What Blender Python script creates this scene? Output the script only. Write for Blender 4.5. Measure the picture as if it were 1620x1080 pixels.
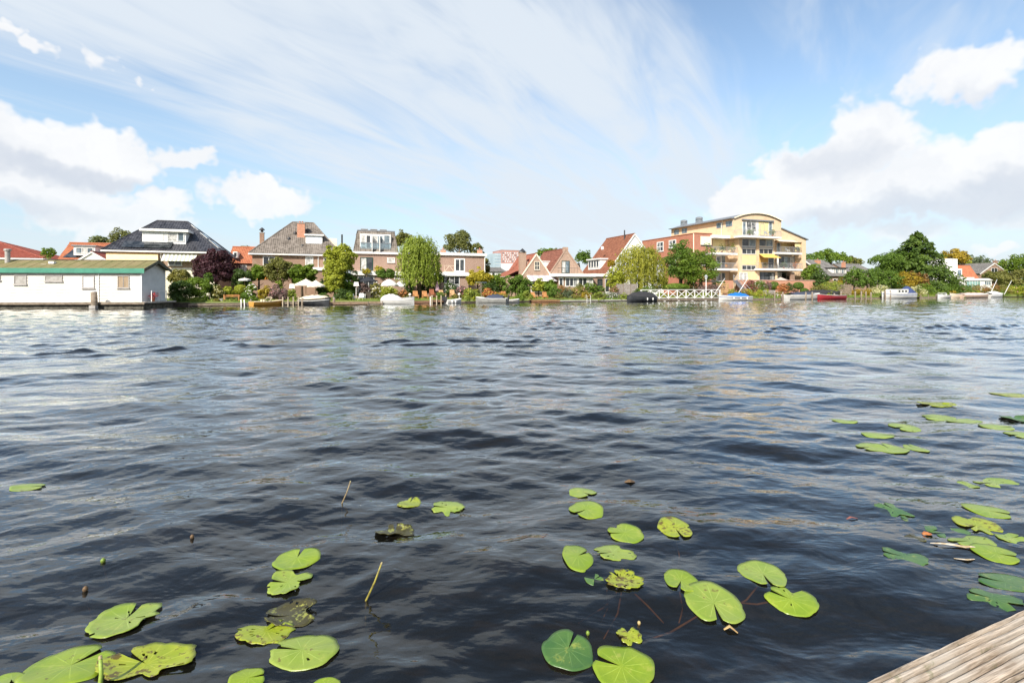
import bpy, math, random
import numpy as np
from mathutils import Vector
random.seed(7); RNG = np.random.default_rng(11)
for o in list(bpy.data.objects): bpy.data.objects.remove(o)
SC = bpy.context.scene; COL = SC.collection
R = math.radians
# ------------------------------------------------------------------ camera
F, CX, HZ, CAMH = 765.0, 810.0, 455.0, 1.9           # focal length and horizon in pixels of a 1620 x 1080 frame, eye height in metres
cam = bpy.data.cameras.new('camera'); camo = bpy.data.objects.new('camera', cam); COL.objects.link(camo)
cam.sensor_width = 36.0; cam.lens = 36.0 * F / 1620.0; cam.shift_y = -(540.0 - HZ) / 1620.0
cam.clip_start = 0.05; cam.clip_end = 6000
camo.location = (0, 0, CAMH); camo.rotation_euler = (R(90), 0, 0); SC.camera = camo
# ------------------------------------------------------------------ light, sky, exposure
SUN_EL, SUN_AZ = R(40), R(204)                         # azimuth clockwise from +Y (the way the camera looks)
sd = Vector((math.sin(SUN_AZ) * math.cos(SUN_EL), math.cos(SUN_AZ) * math.cos(SUN_EL), math.sin(SUN_EL)))
sl = bpy.data.lights.new('sun', 'SUN'); sl.energy = 4.3; sl.angle = R(0.55); sl.color = (1.0, 0.94, 0.84)
so = bpy.data.objects.new('sun', sl); COL.objects.link(so); so.rotation_euler = (-sd).to_track_quat('-Z', 'Y').to_euler(); so.location = (-20, -40, 60)
vs = SC.view_settings; vs.view_transform = 'Standard'; vs.look = 'None'; vs.exposure = 0.8; vs.gamma = 1.0; vs.use_curve_mapping = False
SC.cycles.use_denoising = True; SC.cycles.max_bounces = 5; SC.cycles.transparent_max_bounces = 12
SC.cycles.caustics_reflective = False; SC.cycles.caustics_refractive = False; SC.cycles.sample_clamp_indirect = 4.0

class NT:
    """tiny node-tree helper"""
    def __init__(s, nt): s.nt = nt; nt.nodes.clear()
    def n(s, typ, inp=None, **kw):
        nd = s.nt.nodes.new(typ)
        for k, v in kw.items(): setattr(nd, k, v)
        for k, v in (inp or {}).items():
            sk = nd.inputs[k]
            if isinstance(v, bpy.types.NodeSocket): s.nt.links.new(v, sk)
            else: sk.default_value = v
        return nd
    def m(s, op, a, b=0.0, c=0.0, clamp=False):
        return s.n('ShaderNodeMath', {0: a, 1: b, 2: c}, operation=op, use_clamp=clamp).outputs[0]
    def vm(s, op, a, b=(0, 0, 0), out=0): return s.n('ShaderNodeVectorMath', {0: a, 1: b}, operation=op).outputs[out]
    def mix(s, f, a, b, blend='MIX'):
        nd = s.n('ShaderNodeMix', {0: f}, data_type='RGBA', blend_type=blend)
        for i, v in ((6, a), (7, b)):
            if isinstance(v, bpy.types.NodeSocket): s.nt.links.new(v, nd.inputs[i])
            else: nd.inputs[i].default_value = (*v[:3], 1)
        return nd.outputs[2]
    def ramp(s, f, lo, hi): return s.n('ShaderNodeMapRange', {0: f, 1: lo, 2: hi, 3: 0.0, 4: 1.0}, interpolation_type='SMOOTHSTEP').outputs[0]
    def noise(s, vec, scale, detail=4, rough=.55, dist=0.0, out=0):
        return s.n('ShaderNodeTexNoise', {'Vector': vec, 'Scale': scale, 'Detail': detail, 'Roughness': rough, 'Distortion': dist}).outputs[out]

def build_sky():
    w = bpy.data.worlds.new('World'); SC.world = w; w.use_nodes = True
    t = NT(w.node_tree)
    sky = t.n('ShaderNodeTexSky', sky_type='NISHITA', sun_disc=False, sun_elevation=SUN_EL, sun_rotation=SUN_AZ, altitude=0.0, air_density=1.0, dust_density=0.9, ozone_density=2.0)
    d = t.n('ShaderNodeTexCoord').outputs['Generated']
    sp = t.n('ShaderNodeSeparateXYZ', {0: d}); x, y, z = sp.outputs
    az = t.m('ARCTAN2', x, y); hyp = t.m('SQRT', t.m('ADD', t.m('MULTIPLY', x, x), t.m('MULTIPLY', y, y)))
    el = t.m('ARCTAN2', z, hyp)
    ae = t.n('ShaderNodeCombineXYZ', {0: az, 1: el}).outputs[0]
    def dirn(px, py):
        X, Z = (px - CX) / F, (HZ - py) / F
        return math.atan2(X, 1), math.atan2(Z, math.hypot(X, 1))
    # high thin veil on a flat layer far up: long streaks
    zz = t.m('MAXIMUM', z, 0.0); q = t.vm('SCALE', d); q.node.inputs['Scale'].default_value = 1.0
    t.nt.links.new(t.m('DIVIDE', 1.0, t.m('ADD', zz, 0.14)), q.node.inputs['Scale'])
    mp = t.vm('MULTIPLY', t.n('ShaderNodeVectorRotate', {'Vector': q, 'Angle': R(-58)}, rotation_type='Z_AXIS').outputs[0], (.30, 1.15, 0))
    s1 = t.noise(mp, 1.25, 5, .60, 0.6); s2 = t.noise(mp, 3.6, 4, .60, .9)
    big = t.noise(t.vm('ADD', q, (3.1, 1.7, 0)), .55, 2, .5)
    st = t.m('ADD', t.m('MULTIPLY', t.m('ADD', t.m('MULTIPLY', s1, .52), t.m('MULTIPLY', s2, .48)), 2.0), -.5)
    def field(blobs, vec):
        f = None
        for px, py, rx, ry, wgt in blobs:
            a, e = dirn(px, py); a2, _ = dirn(px + rx, py); _, e2 = dirn(px, py - ry)
            dx, dy = max(abs(a2 - a), .005), max(abs(e2 - e), .005) * 1.12
            v = t.n('ShaderNodeVectorMath', {0: vec, 1: (1 / dx, 1 / dy, 0), 2: (-a / dx, -e / dy, 0)}, operation='MULTIPLY_ADD').outputs[0]
            l = t.m('MULTIPLY_ADD', t.vm('DOT_PRODUCT', v, v, 1), -wgt, wgt)
            f = l if f is None else t.m('SMOOTH_MAX', f, l, .25)
        return f
    vf = field([(720, 140, 300, 140, 1.0), (940, 280, 230, 90, 1), (540, 0, 200, 70, .9), (200, 30, 200, 50, .6)], ae)
    veil = t.m('ADD', t.m('MULTIPLY', t.ramp(vf, -1.7, .8), .46), t.m('MULTIPLY', t.ramp(big, .40, .66), .10))
    veil = t.m('MULTIPLY', t.ramp(t.m('ADD', st, veil), .42, 1.06), .95)
    hz = t.m('MULTIPLY', t.ramp(el, .17, -.03), .80)
    veil = t.m('ADD', veil, t.m('MULTIPLY', hz, t.m('SUBTRACT', 1.0, veil)), clamp=True)
    base = t.mix(1.0, sky.outputs[0], (1.22, 1.17, 1.06), 'MULTIPLY')
    base = t.mix(t.m('MULTIPLY', t.ramp(el, .42, .06), .62), base, (2.45, 3.28, 4.05))
    c0 = t.mix(veil, base, (3.72, 4.08, 4.48))
    # cumulus near the horizon: placed billows, plus the same kind all round
    wv = t.n('ShaderNodeTexNoise', {'Vector': ae, 'Scale': 8.0, 'Detail': 4, 'Roughness': .62}).outputs['Color']
    wv2 = t.n('ShaderNodeTexNoise', {'Vector': ae, 'Scale': 34.0, 'Detail': 2, 'Roughness': .6}).outputs['Color']
    warp = t.vm('ADD', t.vm('MULTIPLY', t.vm('SUBTRACT', wv, (.5, .5, .5)), (.17, .12, 0)), t.vm('MULTIPLY', t.vm('SUBTRACT', wv2, (.5, .5, .5)), (.045, .04, 0)))
    aw = t.vm('ADD', ae, warp)
    B = [(60, 245, 170, 50, 1), (190, 245, 90, 42, 1), (300, 246, 46, 20, .7), (60, 310, 150, 40, .8), (150, 345, 110, 26, .7), (255, 315, 60, 22, .7), (420, 308, 95, 30, 1), (225, 345, 90, 26, .8),
         (50, 70, 36, 16, .7), (15, 42, 24, 10, .6), (150, 85, 20, 16, .4), (213, 117, 10, 8, .3),
         (1560, 95, 110, 46, 1), (1470, 108, 60, 32, .6), (1380, 215, 110, 60, 1), (1310, 260, 110, 50, 1), (1590, 232, 100, 44, 1), (1500, 280, 150, 62, 1), (1330, 315, 160, 52, 1), (1210, 325, 110, 38, 1), (1260, 270, 80, 40, .8), (1620, 290, 150, 60, 1),
         (1575, 395, 42, 14, .6), (1440, 365, 80, 20, .4)]
    cf = field(B, aw)
    gn = t.noise(t.vm('MULTIPLY', t.vm('ADD', t.n('ShaderNodeCombineXYZ', {0: x, 1: y, 2: t.m('MULTIPLY', z, 2.2)}).outputs[0], t.vm('MULTIPLY', warp, (.6, .6, .6))), (1, 1, 1)), 2.3, 3, .5)
    far = t.m('MULTIPLY', t.ramp(t.m('ABSOLUTE', az), .98, 1.25), t.ramp(el, .75, .25))   # elsewhere round the horizon
    gf = t.m('SUBTRACT', t.m('MULTIPLY', t.m('SUBTRACT', gn, .47), t.m('MULTIPLY', far, 9.0)), t.m('SUBTRACT', .4, t.m('MULTIPLY', far, .4)))
    cf = t.m('MAXIMUM', cf, gf)
    mask = t.m('MULTIPLY', t.ramp(cf, -.13, .48), t.m('ADD', .72, t.m('MULTIPLY', t.ramp(el, .05, .18), .28)))
    D = [(1480, 335, 180, 36, 1), (1330, 245, 90, 28, .55), (1590, 305, 120, 40, 1), (1330, 352, 110, 22, .75), (110, 275, 150, 18, .7), (60, 335, 120, 16, .4), (1560, 150, 90, 20, .35)]
    df = t.ramp(field(D, t.vm('ADD', ae, t.vm('MULTIPLY', warp, (.8, .8, 0)))), -.5, .9)
    tex = t.ramp(t.noise(t.vm('ADD', ae, t.vm('MULTIPLY', warp, (1.2, 1.2, 0))), 7.0, 4, .6), .34, .62)
    shade = t.m('ADD', t.m('MULTIPLY', df, .70), t.m('MULTIPLY', t.m('SUBTRACT', 1.0, tex), .22), clamp=True)
    cc = t.mix(shade, (4.82, 4.84, 4.88), (3.05, 3.32, 3.80))
    c1 = t.mix(t.m('MULTIPLY', mask, .95), c0, cc)
    bg = t.n('ShaderNodeBackground', {'Color': c1, 'Strength': 0.12})
    out = t.n('ShaderNodeOutputWorld', {'Surface': bg.outputs[0]})
    w.cycles.sampling_method = 'MANUAL'; w.cycles.sample_map_resolution = 512
build_sky()

# ------------------------------------------------------------------ frames: the far shore runs 19.5 degrees off the picture plane
SA = R(19.5); SY0 = 61.5
class Frame:
    def __init__(s, ox, oy, ang): s.ox, s.oy, s.a = ox, oy, ang; s.c, s.s = math.cos(ang), math.sin(ang)
    def w(s, p): return Vector((s.ox + p[0] * s.c - p[1] * s.s, s.oy + p[0] * s.s + p[1] * s.c, p[2]))
    def at(s, px, v, py=None):
        """column px of the photograph met at distance v behind the frame's base line -> (u, Y[, z])"""
        k = (px - CX) / F
        # X = ox + u c - v s ; Y = oy + u s + v c ; X = k Y
        u = (k * (s.oy + v * s.c) - s.ox + v * s.s) / (s.c - k * s.s)
        Y = s.oy + u * s.s + v * s.c
        if py is None: return u
        return u, CAMH - (py - HZ) / F * Y
    def Y(s, px, v):
        u = s.at(px, v); return s.oy + u * s.s + v * s.c
SHORE = Frame(0, SY0, SA); WORLD = Frame(0, 0, 0)
GZ = 0.52                                               # garden level above the water

# ------------------------------------------------------------------ materials
MATS = {}
def S(r, g, b, k=1.0):
    f = lambda c: ((c / 255) / 12.92 if c <= 10 else ((c / 255 + .055) / 1.055) ** 2.4) * k
    return (f(r), f(g), f(b))
def newmat(name):
    m = bpy.data.materials.new(name); m.use_nodes = True; MATS[name] = m
    return m, NT(m.node_tree)
def finish(t, bsdf): t.n('ShaderNodeOutputMaterial', {'Surface': bsdf})
def M(name, col, col2=None, scale=2.0, rough=.65, spec=.35, bump=0.0, bscale=25.0, metal=0.0, stretch=(1, 1, 1), coat=0.0):
    """plain procedural paint / wood / stone: two tones blended by noise, with a fine relief"""
    if name in MATS: return MATS[name]
    m, t = newmat(name)
    co = t.n('ShaderNodeMapping', {'Vector': t.n('ShaderNodeTexCoord').outputs['Object'], 'Scale': stretch}).outputs[0]
    col2 = col2 or tuple(c * .78 for c in col)
    nz = t.noise(co, scale, 6, .62)
    c = t.mix(t.ramp(nz, .38, .66), col, col2)
    p = t.n('ShaderNodeBsdfPrincipled', {'Base Color': c, 'Metallic': metal, 'Specular IOR Level': spec, 'Coat Weight': coat})
    t.nt.links.new(t.m('MULTIPLY_ADD', nz, .25, rough - .12), p.inputs['Roughness'])
    if bump: t.nt.links.new(t.n('ShaderNodeBump', {'Height': t.noise(co, bscale, 4), 'Strength': bump, 'Distance': .02}).outputs[0], p.inputs['Normal'])
    finish(t, p.outputs[0]); return m
def Mbrick(name, c1, c2, mortar, bump=.5):
    if name in MATS: return MATS[name]
    m, t = newmat(name)
    oc = t.n('ShaderNodeTexCoord').outputs['Object']; sp = t.n('ShaderNodeSeparateXYZ', {0: oc})
    v = t.n('ShaderNodeCombineXYZ', {0: t.m('ADD', sp.outputs[0], sp.outputs[1]), 1: sp.outputs[2]}).outputs[0]
    b = t.n('ShaderNodeTexBrick', {'Vector': v, 'Color1': (*c1, 1), 'Color2': (*c2, 1), 'Mortar': (*mortar, 1), 'Scale': 1.0, 'Mortar Size': .012, 'Bias': -.1, 'Brick Width': .22, 'Row Height': .065})
    nz = t.noise(oc, .9, 5, .6)
    c = t.mix(t.m('MULTIPLY', t.ramp(nz, .4, .75), .35), b.outputs[0], tuple(x * .62 for x in c1))
    p = t.n('ShaderNodeBsdfPrincipled', {'Base Color': c, 'Roughness': .88, 'Specular IOR Level': .2})
    t.nt.links.new(t.n('ShaderNodeBump', {'Height': b.outputs[1], 'Strength': bump, 'Distance': .01, }, invert=True).outputs[0], p.inputs['Normal'])
    finish(t, p.outputs[0]); return m
def Mtint(name, lo, hi, rough=.8, spec=.2, trans=0.0, bump=0.0, big=.35, coat=0.0):
    """colour from each face's own 'tint' value (tiles, leaves, planks)"""
    if name in MATS: return MATS[name]
    m, t = newmat(name)
    a = t.n('ShaderNodeAttribute', attribute_name='tint').outputs['Fac']
    oc = t.n('ShaderNodeTexCoord').outputs['Object']
    nz = t.noise(oc, 1.3, 4, .6)
    f = t.m('ADD', t.m('MULTIPLY', a, 1 - big), t.m('MULTIPLY', t.ramp(nz, .3, .7), big), clamp=True)
    c = t.mix(f, lo, hi)
    p = t.n('ShaderNodeBsdfPrincipled', {'Base Color': c, 'Roughness': rough, 'Specular IOR Level': spec, 'Coat Weight': coat})
    if bump: t.nt.links.new(t.n('ShaderNodeBump', {'Height': t.noise(oc, 40, 4), 'Strength': bump, 'Distance': .02}).outputs[0], p.inputs['Normal'])
    if trans:
        tr = t.n('ShaderNodeBsdfTranslucent', {'Color': t.mix(.35, c, (hi[0] * 1.2, hi[1] * 1.2, hi[2] * .5))})
        finish(t, t.n('ShaderNodeMixShader', {0: trans, 1: p.outputs[0], 2: tr.outputs[0]}).outputs[0])
    else: finish(t, p.outputs[0])
    return m
def Mglass(name, c1, c2, scale=1.2, rough=.04):
    """window pane: dark room or drawn curtain behind a polished sheet"""
    if name in MATS: return MATS[name]
    m, t = newmat(name)
    oc = t.n('ShaderNodeTexCoord').outputs['Object']
    c = t.mix(t.ramp(t.noise(oc, scale, 3, .5), .40, .60), c1, c2)
    p = t.n('ShaderNodeBsdfPrincipled', {'Base Color': c, 'Roughness': rough, 'Specular IOR Level': .6, 'IOR': 1.5})
    finish(t, p.outputs[0]); return m
def Mclear(name, tint=(.8, .9, .9), mixf=.25):
    if name in MATS: return MATS[name]
    m, t = newmat(name)
    g = t.n('ShaderNodeBsdfGlossy', {'Color': (.9, .95, .95, 1), 'Roughness': .05}); tr = t.n('ShaderNodeBsdfTransparent', {'Color': (*tint, 1)})
    finish(t, t.n('ShaderNodeMixShader', {0: mixf, 1: tr.outputs[0], 2: g.outputs[0]}).outputs[0]); return m

# ------------------------------------------------------------------ mesh builder
class MB:
    def __init__(s): s.v = []; s.f = []; s.t = []
    def add(s, vs, fs, tint=None):
        b = len(s.v); s.v.extend(tuple(p) for p in vs); s.f.extend([tuple(b + i for i in f) for f in fs])
        s.t.extend([.5 if tint is None else tint] * len(fs)); return s
    def box(s, x0, x1, y0, y1, z0, z1, tint=None):
        return s.add([(x0, y0, z0), (x1, y0, z0), (x1, y1, z0), (x0, y1, z0), (x0, y0, z1), (x1, y0, z1), (x1, y1, z1), (x0, y1, z1)],
                     [(0, 3, 2, 1), (4, 5, 6, 7), (0, 1, 5, 4), (1, 2, 6, 5), (2, 3, 7, 6), (3, 0, 4, 7)], tint)
    def bar(s, p, q, w, h=None, up=(0, 0, 1), tint=None):
        p, q = Vector(p), Vector(q); h = h or w; d = (q - p).normalized(); up = Vector(up)
        if abs(d.dot(up)) > .99: up = Vector((0, 1, 0))
        a = d.cross(up).normalized() * (w / 2); b = a.cross(d).normalized() * (h / 2)
        vs = [p - a - b, p + a - b, p + a + b, p - a + b, q - a - b, q + a - b, q + a + b, q - a + b]
        return s.add(vs, [(0, 1, 2, 3), (7, 6, 5, 4), (0, 4, 5, 1), (1, 5, 6, 2), (2, 6, 7, 3), (3, 7, 4, 0)], tint)
    def tube(s, pts, rads, n=6, cap=True, tint=None):
        pts = [Vector(p) for p in pts]; rings = []
        if not hasattr(rads, '__len__'): rads = [rads] * len(pts)
        for i, p in enumerate(pts):
            d = (pts[min(i + 1, len(pts) - 1)] - pts[max(i - 1, 0)]).normalized()
            a = d.cross(Vector((.31, .95, .05)) if abs(d.z) > .8 else Vector((0, 0, 1))).normalized(); b = d.cross(a)
            rings.append([p + (a * math.cos(6.2832 * k / n) + b * math.sin(6.2832 * k / n)) * rads[i] for k in range(n)])
        return s.loft(rings, cap, tint=tint)
    def loft(s, rings, cap=True, closed=True, tint=None):
        n = len(rings[0]); vs = [p for r in rings for p in r]; fs = []
        for i in range(len(rings) - 1):
            for k in range(n if closed else n - 1):
                k2 = (k + 1) % n; fs.append((i * n + k, i * n + k2, (i + 1) * n + k2, (i + 1) * n + k))
        if cap: fs.append(tuple(range(n - 1, -1, -1))); fs.append(tuple((len(rings) - 1) * n + k for k in range(n)))
        return s.add(vs, fs, tint)
    def lathe(s, prof, c, n=12, tint=None):
        rings = [[(c[0] + r * math.cos(6.2832 * k / n), c[1] + r * math.sin(6.2832 * k / n), c[2] + z) for k in range(n)] for r, z in prof]
        return s.loft(rings, True, tint=tint)
    def prism(s, pts, y0, y1, tint=None):
        """polygon pts in (x, z) pushed from y0 to y1"""
        n = len(pts); vs = [(x, y0, z) for x, z in pts] + [(x, y1, z) for x, z in pts]
        return s.add(vs, [tuple(range(n)), tuple(range(2 * n - 1, n - 1, -1))] + [(k, (k + 1) % n + 0, (k + 1) % n + n, k + n)[::-1] for k in range(n)], tint)
    def prismx(s, pts, x0, x1, tint=None):
        n = len(pts); vs = [(x0, y, z) for y, z in pts] + [(x1, y, z) for y, z in pts]
        return s.add(vs, [tuple(range(n)), tuple(range(2 * n - 1, n - 1, -1))] + [((k + 1) % n, k, k + n, (k + 1) % n + n) for k in range(n)], tint)
    def poly(s, pts, tint=None): return s.add(pts, [tuple(range(len(pts)))], tint)
    def slab(s, pts, th=.06, tint=None):
        """a planar polygon given a thickness along its normal (downwards)"""
        P = [Vector(p) for p in pts]; n = (P[1] - P[0]).cross(P[2] - P[0]).normalized()
        if n.z < 0: n = -n
        Q = [p - n * th for p in P]; k = len(P)
        return s.add(P + Q, [tuple(range(k)), tuple(range(2 * k - 1, k - 1, -1))] + [((i + 1) % k, i, i + k, (i + 1) % k + k) for i in range(k)], tint)
    def tiles(s, bl, br, tr, tl, course=.33, wave=.24, amp=.022, step=.03, rng=None):
        """pantiles on a slope: every course stepped over the next, every tile rolled"""
        bl, br, tr, tl = map(Vector, (bl, br, tr, tl)); rg = rng or random
        L = max((br - bl).length, (tr - tl).length); H = max((tl - bl).length, (tr - br).length)
        e = (br - bl) if (br - bl).length > .1 else (tr - tl)
        n = e.cross(((tl + tr) / 2) - ((bl + br) / 2)).normalized()
        if n.z < 0: n = -n
        nc = max(2, int(H / course)); ex = e.normalized(); o = bl
        for i in range(nc):
            t0, t1 = i / nc, (i + 1.06) / nc; t1 = min(t1, 1)
            rows = []
            for tt, lift in ((t0, step + amp), (t1, 0.008 + amp)):
                a, b = bl.lerp(tl, tt), br.lerp(tr, tt); xa, xb = (a - o).dot(ex), (b - o).dot(ex)
                rows.append((a, b, xa, xb, lift))
            (a0, b0, xa0, xb0, l0), (a1, b1, xa1, xb1, l1) = rows
            lo, hi = min(xa0, xa1), max(xb0, xb1); k0, k1 = int(math.floor(lo / (wave / 3))), int(math.ceil(hi / (wave / 3)))
            def pt(a, xa, xb, x, lf):
                x = min(max(x, xa), xb); ph = math.sin(x / wave * 6.2832)
                return a + ex * (x - xa) + n * (lf + amp * ph)
            vs = []; fs = []; m = 0; tn = []
            for k in range(k0, k1 + 1):
                x = k * wave / 3
                vs += [pt(a0, xa0, xb0, x, l0), pt(a1, xa1, xb1, x, l1), pt(a0, xa0, xb0, x, l0 - step)]
            cur = None
            for k in range(k1 - k0):
                fs.append((3 * k, 3 * k + 3, 3 * k + 4, 3 * k + 1)); fs.append((3 * k + 2, 3 * k + 5, 3 * k + 3, 3 * k))
                if cur is None or (k + k0) % 3 == 0: cur = rg.random()
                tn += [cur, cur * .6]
            base = len(s.v); s.v.extend(tuple(p) for p in vs); s.f.extend([tuple(base + q for q in f) for f in fs]); s.t.extend(tn)
        return s
    def mesh(s, name, org=(0, 0, 0), smooth=False):
        me = bpy.data.meshes.new(name)
        me.from_pydata([(p[0] - org[0], p[1] - org[1], p[2] - org[2]) for p in s.v], [], s.f)
        a = me.attributes.new('tint', 'FLOAT', 'FACE'); a.data.foreach_set('value', np.array(s.t[:len(me.polygons)], dtype=np.float32)) if len(me.polygons) == len(s.t) else None
        if smooth: me.polygons.foreach_set('use_smooth', [True] * len(me.polygons))
        me.validate(); me.update(); return me

ORG = {}
def tagit(o, label, cat, group=None, kind=None):
    if label: o['label'] = label
    if cat: o['category'] = cat
    if group: o['group'] = group
    if kind: o['kind'] = kind
    return o
def thing(name, label, cat, org, fr=SHORE, group=None):
    o = bpy.data.objects.new(name, None); COL.objects.link(o); o.empty_display_size = .2
    o.location = fr.w(org); o.rotation_euler = (0, 0, fr.a); ORG[o.name] = tuple(org)
    return tagit(o, label, cat, group)
def part(name, mb, mat, parent, smooth=False, kind=None, label=None):
    """a mesh under a thing (or under one of its parts), built in the thing's frame"""
    org = ORG[parent.name]
    o = bpy.data.objects.new(name, mb.mesh(name, org, smooth)); COL.objects.link(o); o.parent = parent
    o.data.materials.append(mat); ORG[o.name] = org
    if kind: o['kind'] = kind
    if label: o['label'] = label
    return o
def solo(name, label, cat, mb, mat, org, fr=SHORE, group=None, smooth=False, kind=None):
    """a thing that is one mesh"""
    o = bpy.data.objects.new(name, mb.mesh(name, org, smooth)); COL.objects.link(o)
    o.location = fr.w(org); o.rotation_euler = (0, 0, fr.a); o.data.materials.append(mat); ORG[o.name] = tuple(org)
    return tagit(o, label, cat, group, kind)
def npmesh(name, V, Q, tint=None, smooth=False):
    me = bpy.data.meshes.new(name); V = np.asarray(V, dtype=np.float32); Q = np.asarray(Q, dtype=np.int32)
    me.vertices.add(len(V)); me.vertices.foreach_set('co', V.ravel())
    me.loops.add(Q.size); me.loops.foreach_set('vertex_index', Q.ravel())
    me.polygons.add(len(Q)); me.polygons.foreach_set('loop_start', np.arange(0, Q.size, Q.shape[1], dtype=np.int32))
    if smooth: me.polygons.foreach_set('use_smooth', np.ones(len(Q), dtype=bool))
    if tint is not None:
        a = me.attributes.new('tint', 'FLOAT', 'FACE'); a.data.foreach_set('value', np.asarray(tint, dtype=np.float32))
    me.update(calc_edges=True); return me
# ================================================================== ground, river
def waves():
    g = np.random.default_rng(5); C = []
    def band(n, l0, l1, slope, mean, spread):
        for i in range(n):
            L = l0 * (l1 / l0) ** ((i + g.random()) / n); th = mean + g.normal() * spread
            k = 2 * math.pi / L; C.append((k * math.cos(th), k * math.sin(th), slope / math.sqrt(n) * math.sqrt(2) / k, g.random() * 6.283, L))
    band(10, 2.2, 5.5, .030, R(112), .40)
    band(24, .8, 2.2, .056, R(84), .45)
    band(30, .28, .8, .058, R(98), .48)
    band(24, .10, .28, .036, R(95), .6)
    return C
WC = waves()
def wave_z(X, Y, sp=None):
    """height of the water at world X, Y (arrays); waves shorter than the local mesh step sp are left to the material"""
    X = np.asarray(X, dtype=np.float64); Y = np.asarray(Y, dtype=np.float64); Z = np.zeros_like(X)
    gust = .74 + .50 * np.sin(.21 * X + .13 * Y + 1.0) * np.sin(.17 * Y - .11 * X + .6) + .22 * np.sin(.9 * X + .35 * Y + 2) * np.sin(.55 * Y - .3 * X)
    calm = .80 + 1.15 * np.clip((Y - 4) / 18, 0, 1)                            # sheltered among the pads, choppier in mid-stream
    for kx, ky, a, ph, L in WC:
        s_ = np.sin(kx * X + ky * Y + ph); z = a * (s_ + .28 * (2 * s_ * s_ - 1))      # sharper crests, flatter troughs
        if sp is not None: z = z * np.clip((L / sp - 2.0) / 1.5, 0, 1)
        if L < .8: z = z * gust * calm
        elif L < 2.2: z = z * (.55 + .45 * calm)
        Z += z
    # the wake of a boat that has passed: a few steep crests along the river
    s = Y - 17.6 - .27 * X + .45 * np.sin(.32 * X + .8) + .20 * np.sin(.83 * X) + .10 * np.sin(2.3 * X + 1) + .07 * np.sin(5.1 * X) + .05 * np.sin(8.7 * X + 2)
    rip = .70 + .30 * np.sin(4.3 * X + 1.3 * Y) * np.sin(2.1 * X - .7 * Y) + .25 * np.sin(7.9 * X + 2.2 * Y)
    along = np.clip(.40 + .34 * np.sin(.55 * X + 1.9) + .28 * np.sin(.23 * X + 2.6) + .22 * np.sin(1.3 * X) + .18 * np.sin(2.9 * X + 1), .05, 1.1)
    Z += along * rip * .105 * np.exp(-(s / .20) ** 2) - along * .03 * np.exp(-((s + .7) / .4) ** 2)
    for d, w, ph in ((-2.2, .03, 5.1), (-1.2, .045, 1.1), (-.55, .05, 3.0), (.7, .05, 2.2), (1.6, .05, .9), (3.3, .045, .3), (5.2, .04, 4.0)):
        Z += np.clip(.30 + .5 * np.sin(.5 * X + ph) + .3 * np.sin(1.27 * X + ph * 2) + .3 * np.sin(3.1 * X + ph), 0, 1) * rip * w * np.exp(-((s - d + .22 * np.sin(.7 * X + ph)) / .17) ** 2)
    return Z

def water_mat():
    m, t = newmat('river_water')
    oc = t.n('ShaderNodeTexCoord').outputs['Object']
    mp = t.n('ShaderNodeMapping', {'Vector': oc, 'Scale': (.62, 1.25, 1.0), 'Rotation': (0, 0, R(8))}).outputs[0]
    n1 = t.noise(mp, 3.4, 3, .55, .35); n2 = t.noise(mp, 11.0, 3, .55, .2)
    yy = t.n('ShaderNodeSeparateXYZ', {0: oc}).outputs[1]
    h = t.m('MULTIPLY', t.m('ADD', t.m('MULTIPLY', n1, .021), t.m('MULTIPLY', n2, .0030)), t.m('ADD', .85, t.m('MULTIPLY', t.ramp(yy, 4.0, 26.0), .45)))
    bp = t.n('ShaderNodeBump', {'Height': h, 'Strength': 1.0, 'Distance': 1.0}).outputs[0]
    fr = t.n('ShaderNodeFresnel', {'IOR': 1.333, 'Normal': bp}).outputs[0]
    gl = t.n('ShaderNodeBsdfGlossy', {'Color': (.96, .985, 1, 1), 'Roughness': .02, 'Normal': bp})
    df = t.n('ShaderNodeBsdfDiffuse', {'Color': (.013, .0135, .012, 1)})
    tr = t.n('ShaderNodeBsdfTransparent', {'Color': (.66, .56, .34, 1)})
    body = t.n('ShaderNodeMixShader', {0: .60, 1: df.outputs[0], 2: tr.outputs[0]})
    fr = t.m('MULTIPLY', fr, 1.75, clamp=True)
    finish(t, t.n('ShaderNodeMixShader', {0: fr, 1: body.outputs[0], 2: gl.outputs[0]}).outputs[0]); return m

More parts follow.
